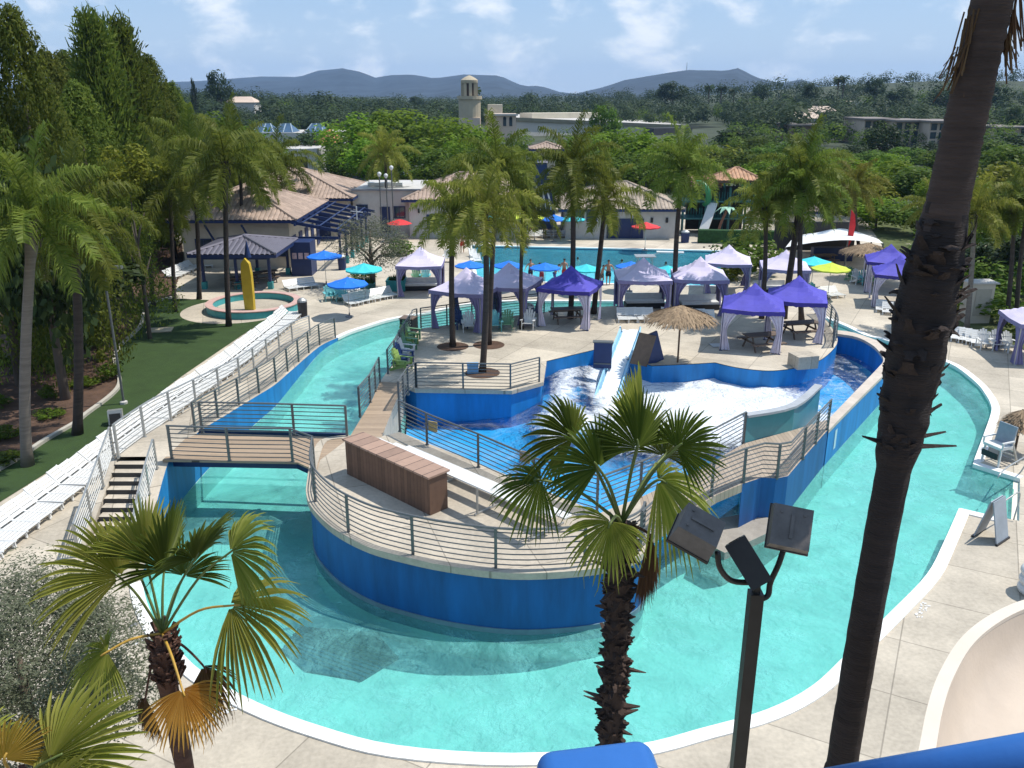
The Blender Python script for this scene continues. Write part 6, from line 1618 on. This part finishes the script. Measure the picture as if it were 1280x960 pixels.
mb = MB(); mb.lathe([(0, -.5), (.45, -.3), (.55, .1), (.3, .45), (0, .55)], 12, (2.6, -.2, 4.7)); mb.tube(smooth([(2.6, 0, 4.6), (3.6, -.3, 4.4), (4.6, -.2, 4.7)], 4), .14, 8); mb.build('water_barrel', GN, t, True)
mb = MB(); mb.bar((-1.6, -1.9, .4), (-.4, -.2, 3.0), .9, .08); mb.build('open_slide', WHITE, t)
r0 = hip_roof(None, .5, 3.4, 0, 2.6, 5.1, 1.0, ORT, .7, 'roof', WOODD); r0.parent = t
r0 = hip_roof(None, -1.6, -.1, .3, 2.2, 4.6, .9, tile_roof('rusty tile', (.30, .14, .09)), .4, 'roof', WOODD); r0.parent = t
for x in (.6, 3.3):
    for y in (.1, 2.5): mb = MB(); mb.tube([(x, y, 4.4), (x, y, 5.1)], .08, 6); mb.build('roof_post', TD, t)
q2 = G(906, 300); t = thing('toy_palm', 'artificial palm with pale green leaves in front of the play tower', 'play palm', Vector((q2.x, 80.5, 0)))
mb = MB(); mb.tube(smooth([(-.5, 0, 0), (-.3, 0, 1.3), (.2, 0, 2.6)], 4), .12, 8); mb.build('trunk', mat('brown plastic', (.22, .10, .06), .6, .15, 4), t)
mb = MB()
for k in range(8):
    a = k*.785; d = Vector((math.cos(a), math.sin(a), 0)); s_ = Vector((-d.y, d.x, 0))*.22; c = Vector((.2, 0, 2.6))
    mb.add([c, c+d*.6+s_+Vector((0, 0, .25)), c+d*1.2+Vector((0, 0, -.25)), c+d*.6-s_+Vector((0, 0, .25))], [(0,1,2,3)])
mb.build('leaves', mat('mint plastic', (.30, .52, .38), .5, .05, 3), t)
mb = MB(); a = G(872, 303); b = G(968, 305); mb.bar(a+Vector((0, 0, .6)), b+Vector((0, 0, .6)), .8, 1.15); tag(mb.build('hedge', mat('clipped hedge', (.018, .055, .016), .95, .5, 3, 1.0, 14, detail=8)), 'clipped dark green hedge in front of the play tower', 'hedge')
t = bld('tan_shed', 'tan roofed shed left of the stage canopy', X(985,80), X(1012,80), 80, 84, 2.6, WALLC, cat='shed')
r0 = hip_roof(None, X(985,80), X(1012,80), 80, 84, 2.6, 1.1, TILE, .5); r0.parent = t; r0.location = (-X(985,80), -80, 0)
t = bld('beige_cabinet', 'beige utility cabinet standing in the shaded planting at right', G(1207,405).x, G(1236,405).x, G(1222,405).y, G(1222,405).y+1.0, 2.4, WALLC, cat='cabinet')
mb = MB(); mb.box((.7, .5, 2.44), (1.7, 1.2, .08)); mb.build('lid', WALLG, t); mb = MB(); mb.box((.75, -.02, 1.3), (.9, .03, 1.6)); mb.build('door', mat('cabinet door', (.40, .36, .29), .7, .08, 3), t)
mb = MB(); P = GG([(1220,312),(1290,340),(1330,352),(1330,362),(1290,352),(1215,319)]); P = [p+Vector((0, 0, .9)) for p in P]; mb.prism(P, -.05); tag(mb.build('garden_wall', WALLC), 'pale low wall running down through the planting at the right edge', 'wall')

# ================================================================== FAR TOWN
MTAN = mat('tan stucco far', (.56, .44, .35), .9, .08, .3); MGREY = mat('pale far wall', (.50, .47, .43), .9, .05, .2)
def zpx(y, D): return GD(640, y, D).z
D = 262; t = thing('long_store', 'long pale store wall with a tan roof band across the middle distance', 'building', (0, D, 0))
xa, xb = X(645, D), GD(905, 300, 320).x
mb = MB(); mb.add([(xa, 0, -3), (xb, 58, -3), (xb, 58, zpx(161, 320)), (xa, 0, zpx(149, D)), (xa, 60, -3), (xa, 60, zpx(149, D)), (xb, 118, -3), (xb, 118, zpx(161, 320))], [(0,1,2,3),(4,0,3,5),(3,2,7,5),(1,6,7,2)]); mb.build('wall', MGREY, t)
mb = MB(); mb.bar((xa, -.3, zpx(149, D)), (xb, 57.7, zpx(161, 320)), .6, 1.0); mb.build('parapet', mat('dark parapet', (.09, .10, .08), .8, .1, .5), t)
mb = MB(); mb.bar((xa+3, 12, zpx(146, D)), (xa+26, 30, zpx(147, D)), 6, 1.6); mb.build('roof_unit', mat('sunlit roof', (.62, .55, .42), .8, .08, .3), t)
mb = MB(); mb.bar((xa+40, 8, zpx(163, 290)), (xa+54, 20, zpx(164, 290)), 4, 3); mb.build('roof', mat('dark loading bay', (.05, .05, .055), .8, .1, 1), t)
t = thing('store_front', 'tan store block with two arched windows beside the tower', 'building', (X(609, D), D-4, 0)); w = X(645, D)-X(609, D)
mb = MB(); mb.prism([Vector(v) for v in ((0, 0, zpx(143, D)), (w, 0, zpx(143, D)), (w, 18, zpx(143, D)), (0, 18, zpx(143, D)))], -3); mb.build('wall', MTAN, t)
for k in (.62, .82):
    mb = MB(); mb.box((w*k, -.05, zpx(152, D)), (.9, .2, 2.2)); mb.tube([(w*k, .05, zpx(152, D)+1.1), (w*k, -.15, zpx(152, D)+1.1)], .45, 10); mb.build('window', GLASS, t)
mb = MB(); mb.box((w*.3, 5, zpx(136, D)), (4.2, 5, 2.4)); mb.build('roof_unit', mat('cream far', (.58, .52, .40), .8, .05, .4), t)
mb = MB(); mb.box((w*.5, -.4, zpx(143, D)), (w+1, .8, .5)); mb.build('cornice', MGREY, t)
D2 = 255; c = GD(587, 130, D2); t = thing('stucco_tower', 'tan stucco tower with an arched belfry rising above the trees', 'tower', (c.x, D2, 0)); TW = mat('tan tower stucco', (.44, .37, .26), .9, .06, .4)  # even tan stucco colour for drum and belfry
mb = MB(); mb.box((0, 0, zpx(147, D2)/2-1), (6.0, 6, zpx(147, D2)+2)); mb.build('base', MTAN, t)
mb = MB(); mb.lathe([(3.1, zpx(147, D2)), (3.1, zpx(124, D2)), (3.5, zpx(124, D2)), (3.5, zpx(120, D2)), (2.4, zpx(120, D2))], 20); mb.build('drum', TW, t)
mb = MB()
for k in range(8):
    a = k*math.pi/4+.2; mb.bar((2.0*math.cos(a), 2.0*math.sin(a), zpx(120, D2)), (2.0*math.cos(a), 2.0*math.sin(a), zpx(103, D2)), .8, .5)
mb.lathe([(2.3, zpx(104, D2)), (2.4, zpx(102, D2)), (2.4, zpx(100, D2)), (1.5, zpx(97, D2)), (.6, zpx(95, D2)), (0, zpx(94, D2))], 20); mb.build('belfry', TW, t)
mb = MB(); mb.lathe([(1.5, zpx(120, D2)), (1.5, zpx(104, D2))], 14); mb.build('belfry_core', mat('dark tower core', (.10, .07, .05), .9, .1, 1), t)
# shops at the left
D3 = 190; t = thing('glass_roof_shop', 'low shop block with blue pyramid skylights behind the left trees', 'building', (X(318, D3), D3, 0)); w = X(425, D3)-X(318, D3)
mb = MB(); mb.prism([Vector(v) for v in ((0, 0, zpx(166, D3)), (w, 0, zpx(166, D3)), (w, 16, zpx(166, D3)), (0, 16, zpx(166, D3)))], -2); mb.build('wall', MGREY, t)
BG = mat('blue skylight glass', (.05, .10, .17), .2, .1, .5)
for k, (a, b) in enumerate(((326,352),(352,375),(390,412))):
    xa, xb = X(a, D3)-X(318, D3), X(b, D3)-X(318, D3); z = zpx(166, D3)+.02; m_ = (xa+xb)/2; hh = 1.7
    mb = MB(); mb.add([(xa, 1, z), (xb, 1, z), (xb, 8, z), (xa, 8, z), (m_-1, 4, z+hh), (m_+1, 4, z+hh)], [(0,1,5,4),(1,2,5),(2,3,4,5),(3,0,4)]); f = mb.build('skylight', BG, t)
    mb = MB()
    for p, q in (((xa, .98, z), (m_-1, 4, z+hh)), ((xb, .98, z), (m_+1, 4, z+hh)), ((m_-1, 4, z+hh), (m_+1, 4, z+hh)), ((m_, .98, z), (m_, 4, z+hh))): mb.bar(p, q, .22)
    mb.build('frame', mat('grey skylight bars', (.26, .33, .38), .6, .1, 1), f)
D4 = 150; t = bld('red_tile_shop', 'cream shop with a red tile roof among the trees', X(402,D4), X(424,D4), D4, D4+8, zpx(180,D4), WALLC)
r0 = hip_roof(None, X(402,D4), X(424,D4), D4, D4+8, zpx(180,D4), 2.0, tile_roof('red tile', (.48, .19, .10)), .4); r0.parent = t; r0.location = (-X(402,D4), -D4, 0)
opening(t, 1.6, .2, 1.8, 2.4, GLASS)
t = bld('grey_shop', 'grey shop front with a wide dark entrance below the trees', X(325,140), X(404,140), 140, 150, zpx(186,140), WALLG)
mb = MB(); mb.box((X(380,140)-X(325,140), -.03, 1.6), (3.0, .1, 3.2)); mb.build('entrance', BLACK, t)
# apartments at right
for px0_, px1_, D_, yt, lb, nb_ in ((1062,1098,225,150,'tan apartment block, left one of three, partly behind the trees', 4), (1099,1140,218,152,'tan apartment block in the middle with a pale roof', 4), (1141,1182,212,153,'tan apartment block at right, next to the tall palm trunk', 4), (1218,1262,230,160,'tan house block right of the tall palm trunk', 3), (975,1010,240,157,'reddish low house left of the apartment blocks', 2)):
    x0_, x1_ = X(px0_, D_), X(px1_, D_); hh = zpx(yt, D_)
    t = bld('apartment_block', lb, x0_, x1_, D_, D_+14, hh+1, MTAN if px0_ != 975 else mat('pinkish far wall', (.36, .24, .19), .9, .06, .4), -1)
    mb = MB(); mb.box(((x1_-x0_)/2, 6, hh+1.2), (x1_-x0_+1, 15.5, .4)); mb.build('roof', mat('grey brown far roof', (.20, .17, .15), .8, .1, .4), t)
    for k in range(nb_):
        for j in range(3 if px0_ != 975 else 1):
            xx = (x1_-x0_)*(k+.5)/nb_; z = 1.0+(hh)*(j+.35)/3.2
            mb = MB(); mb.box((xx, -.08, z+.6), (1.3, .2, 1.5)); mb.build('window', GLASS, t)
for px, y, D_, lb in ((1030,140,330,'pale house on the wooded rise, left of the skyline palms'), (1060,132,420,'tan house below the two thin skyline palms'), (1135,135,400,'pale house high on the wooded rise by the tall palm'), (1010,148,300,'small pale house below the round skyline tree'), (1245,158,300,'pale house right of the tall palm trunk'), (1085,145,340,'pale house above the apartment blocks'), (300,128,330,'pinkish house among the trees at left')):
    c = GD(px, y, D_); gz = T(c.x, D_)-1; t = bld('hill_house', lb, c.x-5, c.x+5, D_, D_+9, max(3.5, c.z-gz), MGREY, gz, 'house')
    mb = MB(); mb.add([(-.5, -.5, c.z-gz), (10.5, -.5, c.z-gz), (10.5, 9.5, c.z-gz), (-.5, 9.5, c.z-gz), (2, 4.5, c.z-gz+2), (8, 4.5, c.z-gz+2)], [(0,1,5,4),(1,2,5),(2,3,4,5),(3,0,4)]); mb.build('roof', MTAN, t)
c = GD(858, 91, 3350); t = thing('radio_mast', 'thin radio mast on top of the right hill', 'mast', c+Vector((0, 0, -4)))
mb = MB()
for a in range(3): mb.bar((1.6*math.cos(a*2.09), 1.6*math.sin(a*2.09), 0), (.3*math.cos(a*2.09), .3*math.sin(a*2.09), 40), .7)
mb.build('lattice', STEEL, t)
mb = MB(); mb.prism(GG([(330,212),(640,224),(645,240),(560,236),(430,228),(330,226)], .0), -.2); o = tag(mb.build('car_park', mat('car park asphalt', (.16, .155, .15), .9, .1, .5)), kind='structure'); o.location.z = .02
def car(loc, rz, label, paint):
    t = thing('parked_car', label, 'car', loc, rz); mb = MB(); P = [(-2.1, .35), (-2.1, .85), (-1.2, .95), (-.7, 1.4), (.9, 1.42), (1.5, .95), (2.1, .82), (2.15, .4)]; n_ = len(P)
    mb.add([(x, -.85, z) for x, z in P]+[(x, .85, z) for x, z in P], [tuple(range(n_-1, -1, -1)), tuple(range(n_, 2*n_))]+[(k, (k+1) % n_, (k+1) % n_+n_, k+n_) for k in range(n_)]); mb.build('body', paint, t)
    mb = MB(); mb.box((.1, 0, 1.2), (1.5, 1.74, .28)); mb.build('window', GLASS, t)
    for x in (-1.3, 1.35):
        for y in (-.8, .8): mb = MB(); mb.tube([(x, y-.1, .33), (x, y+.1, .33)], .33, 12); mb.build('wheel', BLACK, t)
CW = mat('white car paint', (.7, .7, .7), .25, .03, 2); CB2 = mat('dark car paint', (.03, .035, .045), .2, .05, 2); CR_ = mat('red car paint', (.35, .03, .03), .25, .05, 2)
for px, py, lb, m_ in ((445,219,'white car parked under the bright green trees, left one', CW), (458,221,'dark car parked beside the white one under the trees', CB2), (507,224,'silver white car in the car park gap between trees', CW), (401,214,'red car parked beside the red tile shop', CR_)): car(G(px, py), R(80), lb, m_)
for px, py, ty, lb in ((478,292,218,'left of three slim car park light poles'), (486,293,220,'middle one of three slim car park light poles'), (493,294,210,'right of three slim car park light poles, with a globe head')):
    q = G(px, py); q.y = 80.5+.3*(px-478)/8; q.x = X(px, q.y); tz = GD(px, ty, q.y).z; t = thing('light_pole', lb, 'lamp post', q); mb = MB(); mb.tube([(0, 0, 0), (0, 0, tz)], .06, 6); mb.build('pole', STEEL, t); mb = MB(); mb.lathe([(0, .25), (.18, .15), (.2, 0), (.08, -.2)], 10, (0, 0, tz)); mb.build('lamp_head', WHITE, t, True)
q = G(510, 288); t = thing('low_umbrella', 'low red umbrella by the long low building', 'umbrella', Vector((q.x, 79, 0))); mb = MB(); mb.tube([(0, 0, 0), (0, 0, 1.9)], .03, 6); mb.build('pole', STEEL, t); mb = MB(); mb.lathe([(1.2, 1.6), (.6, 1.85), (0, 2.0)], 8); mb.build('canopy', RED, t)
# lawn lamp post, speaker box, leaning stump
q = G(155, 505); tz = GD(139, 335, q.y).z; t = thing('lamp_post', 'slim grey lamp post on the lawn beside the mulch bed', 'lamp post', q)
mb = MB(); mb.tube([(0, 0, 0), (0, 0, tz)], .055, 8); mb.build('pole', STEEL, t); mb = MB(); mb.lathe([(.0, .0), (.16, .0), (.16, .12), (.07, .16)], 12); mb.build('base', WALLG, t); mb = MB(); mb.box((.35, 0, tz+.03), (.9, .22, .12)); mb.build('lamp_head', STEEL, t)
q = G(146, 530); t = thing('speaker_box', 'grey outdoor speaker box on the lawn by the lamp post', 'speaker', q, R(20)); mb = MB(); mb.box((0, 0, .32), (.55, .45, .6), 0, 0, R(-12)); mb.build('body', STEELL, t); mb = MB(); mb.box((0, -.29, .32), (.42, .02, .45), 0, 0, R(-12)); mb.build('grille', BLACK, t)
q = G(135, 438); mb = MB(); mb.tube([(0, 0, 0), (-.1, 0, 1.1), (-.42, .1, 2.2)], [.14, .12, .11], 9); tag(mb.build('tree_stump', BARK_Q, None, True, q), 'pale leaning cut trunk standing in the mulch bed', 'stump')
q = G(22, 560); mb = MB(); 

# ================================================================== NEAR THINGS: floodlights, flume, tower rail
DARKM = mat('dark bronze metal', (.026, .023, .021), .45, .15, 5, metal=.2); LAMPB = mat('weathered lamp housing', (.12, .105, .095), .5, .2, 6, .1, 30)
p = GD(945, 740, 7.0); t = thing('floodlight_pole', 'dark square pole with three floodlights on curved brackets', 'lamp post', Vector((p.x, p.y, 0)))
mb = MB(); mb.box((0, 0, p.z/2), (.125, .125, p.z)); mb.box((0, 0, p.z+.04), (.06, .06, .12)); mb.build('pole', DARKM, t)
L_ = lambda x, y, D_: GD(x, y, D_)-Vector((p.x, p.y, 0))
for pts in ([(943,728,7.0),(915,726,6.95),(900,710,6.9),(897,690,6.9)], [(945,736,7.0),(950,748,6.98),(960,744,6.98),(963,728,7.0),(973,706,7.0),(979,688,7.02)], [(945,732,7.0),(944,722,7.0),(948,715,7.0)]):
    mb = MB(); mb.tube(smooth([L_(*q) for q in pts], 5), .028, 8); mb.build('bracket', DARKM, t, True)
def flood(c, nrm, roll, w, h, d):
    nrm = Vector(nrm).normalized(); q_ = nrm.to_track_quat('Z', 'Y').to_matrix() @ Matrix.Rotation(roll, 3, 'Z'); mb = MB()
    def bx(cc, dd, m=0, tp=1.0):
        vs = [c+q_ @ Vector((cc[0]+sx*dd[0]/2*(tp if sz > 0 else 1), cc[1]+sy*dd[1]/2*(tp if sz > 0 else 1), cc[2]+sz*dd[2]/2)) for sx in (-1, 1) for sy in (-1, 1) for sz in (-1, 1)]
        mb.add(vs, [(0,1,3,2),(4,6,7,5),(0,4,5,1),(2,3,7,6),(0,2,6,4),(1,5,7,3)], m)
    bx((0, 0, 0), (w, h, d), 0, .94); bx((0, 0, d/2+.008), (.03, h*.55, .016)); bx((0, 0, -d/2-.01), (w*1.05, h*1.05, .03), 1)
    for sx in (-1, 1): bx((sx*w*.28, h*.3, d/2+.004), (.022, .022, .012))
    o = mb.build('floodlight', [LAMPB, DARKM], t); return o
flood(L_(988, 660, 7.0), (-.12, -.80, .62), R(-8), .37, .40, .14)
flood(L_(872, 664, 6.95), (.25, -.45, .85), R(38), .34, .40, .22)
def flood_axes(c, lng, nrm, w, h, d):
    y_ = Vector(lng).normalized(); z_ = Vector(nrm); z_ = (z_-y_*z_.dot(y_)).normalized(); x_ = y_.cross(z_); mb = MB()
    for cc, dd, m_ in (((0, 0, 0), (w, h, d), 0), ((0, 0, d/2+.012), (w*1.06, h*1.04, .024), 1), ((0, h*.5+.004, 0), (w*.6, .01, .03), 1)):
        vs = [c+x_*(cc[0]+sx*dd[0]/2)+y_*(cc[1]+sy*dd[1]/2)+z_*(cc[2]+sz*dd[2]/2) for sx in (-1, 1) for sy in (-1, 1) for sz in (-1, 1)]
        mb.add(vs, [(0,1,3,2),(4,6,7,5),(0,4,5,1),(2,3,7,6),(0,2,6,4),(1,5,7,3)], m_)
    return mb.build('floodlight', [LAMPB, DARKM], t)
flood_axes(L_(935, 702, 7.0), (-.50, .45, .75), (.25, -.80, -.35), .20, .44, .17)
# beige flume
rim = smooth([GD(x, y, 5.9+.012*(945-y)) for x, y in ((1140,985),(1152,935),(1162,880),(1177,838),(1203,798),(1238,771),(1283,751),(1350,735),(1450,725))], 6)
zr = 8.25; rim = [G(*px, zr) for px in ((1136,1000),(1150,940),(1161,885),(1176,842),(1202,800),(1238,771),(1283,751),(1350,737),(1450,727))]; rim = smooth(rim, 6)
prof = [(.0, .0), (.09, .0), (.10, -.05), (.16, -.28), (.30, -.48), (.55, -.60), (.9, -.64), (1.25, -.60), (1.5, -.48), (1.64, -.28), (1.70, -.05), (1.71, 0), (1.80, 0), (1.82, -.10), (1.74, -.32), (1.56, -.56), (1.28, -.70), (.9, -.74), (.52, -.70), (.24, -.56), (.07, -.32), (-.01, -.10)]
FL = mat('beige flume fibreglass', (.54, .45, .36), .35, .07, 1.2, .06, 25, spec=.5)
t = thing('water_flume', 'beige open water slide flume curving past at the lower right', 'water slide', rim[0]); rr = shift(rim, rim[0])
mb = MB(); mb.sweep(rr, [(-a, b) for a, b in prof]); mb.build('trough', FL, t, True)
mb = MB(); mb.sweep(rr, [(.012, .012), (-.10, .012), (-.10, -.03), (.012, -.03)]); mb.build('rim', mat('cream flume rim', (.66, .58, .48), .4, .04, 2), t)
mb = MB(); q = rr[30]+Vector((.9, -.6, 0)); mb.tube([(q.x, q.y, -zr), (q.x, q.y, -.75)], .16, 12); mb.build('support', STEEL, t)
# tower parapet pieces close to the camera
import bmesh
def rounded(dims, bev, seg=5):
    bm = bmesh.new(); bmesh.ops.create_cube(bm, size=1.0); bmesh.ops.scale(bm, vec=dims, verts=bm.verts); bmesh.ops.bevel(bm, geom=bm.edges[:]+bm.verts[:], offset=bev, segments=seg, profile=.5, affect='EDGES')
    me = bpy.data.meshes.new('pad'); bm.to_mesh(me); bm.free(); me.polygons.foreach_set('use_smooth', [True]*len(me.polygons)); return me
PADB = mat('blue vinyl', (.022, .12, .38), .38, .06, 3, .04, 40, spec=.5)
c = GD(757, 985, 2.2); t = thing('padded_post', 'blue padded post top at the bottom edge of the picture', 'post', Vector((c.x, c.y, 0)))
me = rounded((.40, .34, .5), .06); me.materials.append(PADB); o = put('pad', me, t, (0, 0, c.z-.20), R(6)); o.rotation_euler = (0, R(-3), R(6))
mb = MB(); mb.box((0, .02, (c.z-.42)/2), (.16, .16, c.z-.42)); mb.build('post', DARKM, t)
a = GD(1020, 990, 2.1); b = GD(1420, 925, 1.75); t = thing('blue_handrail', 'blue painted tube rail across the bottom right corner', 'railing', a)
mb = MB(); mb.tube([a-a, (b-a)*.5, b-a], .062, 18); mb.build('rail', PADB, t, True)
mb = MB(); q = (b-a)*.98; mb.tube([(q.x, q.y, q.z), (q.x, q.y, -a.z)], .05, 10); mb.tube([(.0, 0, 0), (0, 0, -a.z)], .05, 10); mb.build('post', PADB, t)
# ================================================================== AIR
mb = MB(); mb.box((0, 2900, 84), (9000, 6400, 188)); hz_ = mb.build('haze', None); hz_['kind'] = 'stuff'
m, nt, out, N, L = nodes('haze air'); pv = N('ShaderNodeVolumePrincipled'); pv.inputs['Color'].default_value = (.40, .64, 1, 1); pv.inputs['Density'].default_value = .000115; pv.inputs['Anisotropy'].default_value = .0
L(pv.outputs[0], out.inputs['Volume']); hz_.data.materials.clear(); hz_.data.materials.append(m)
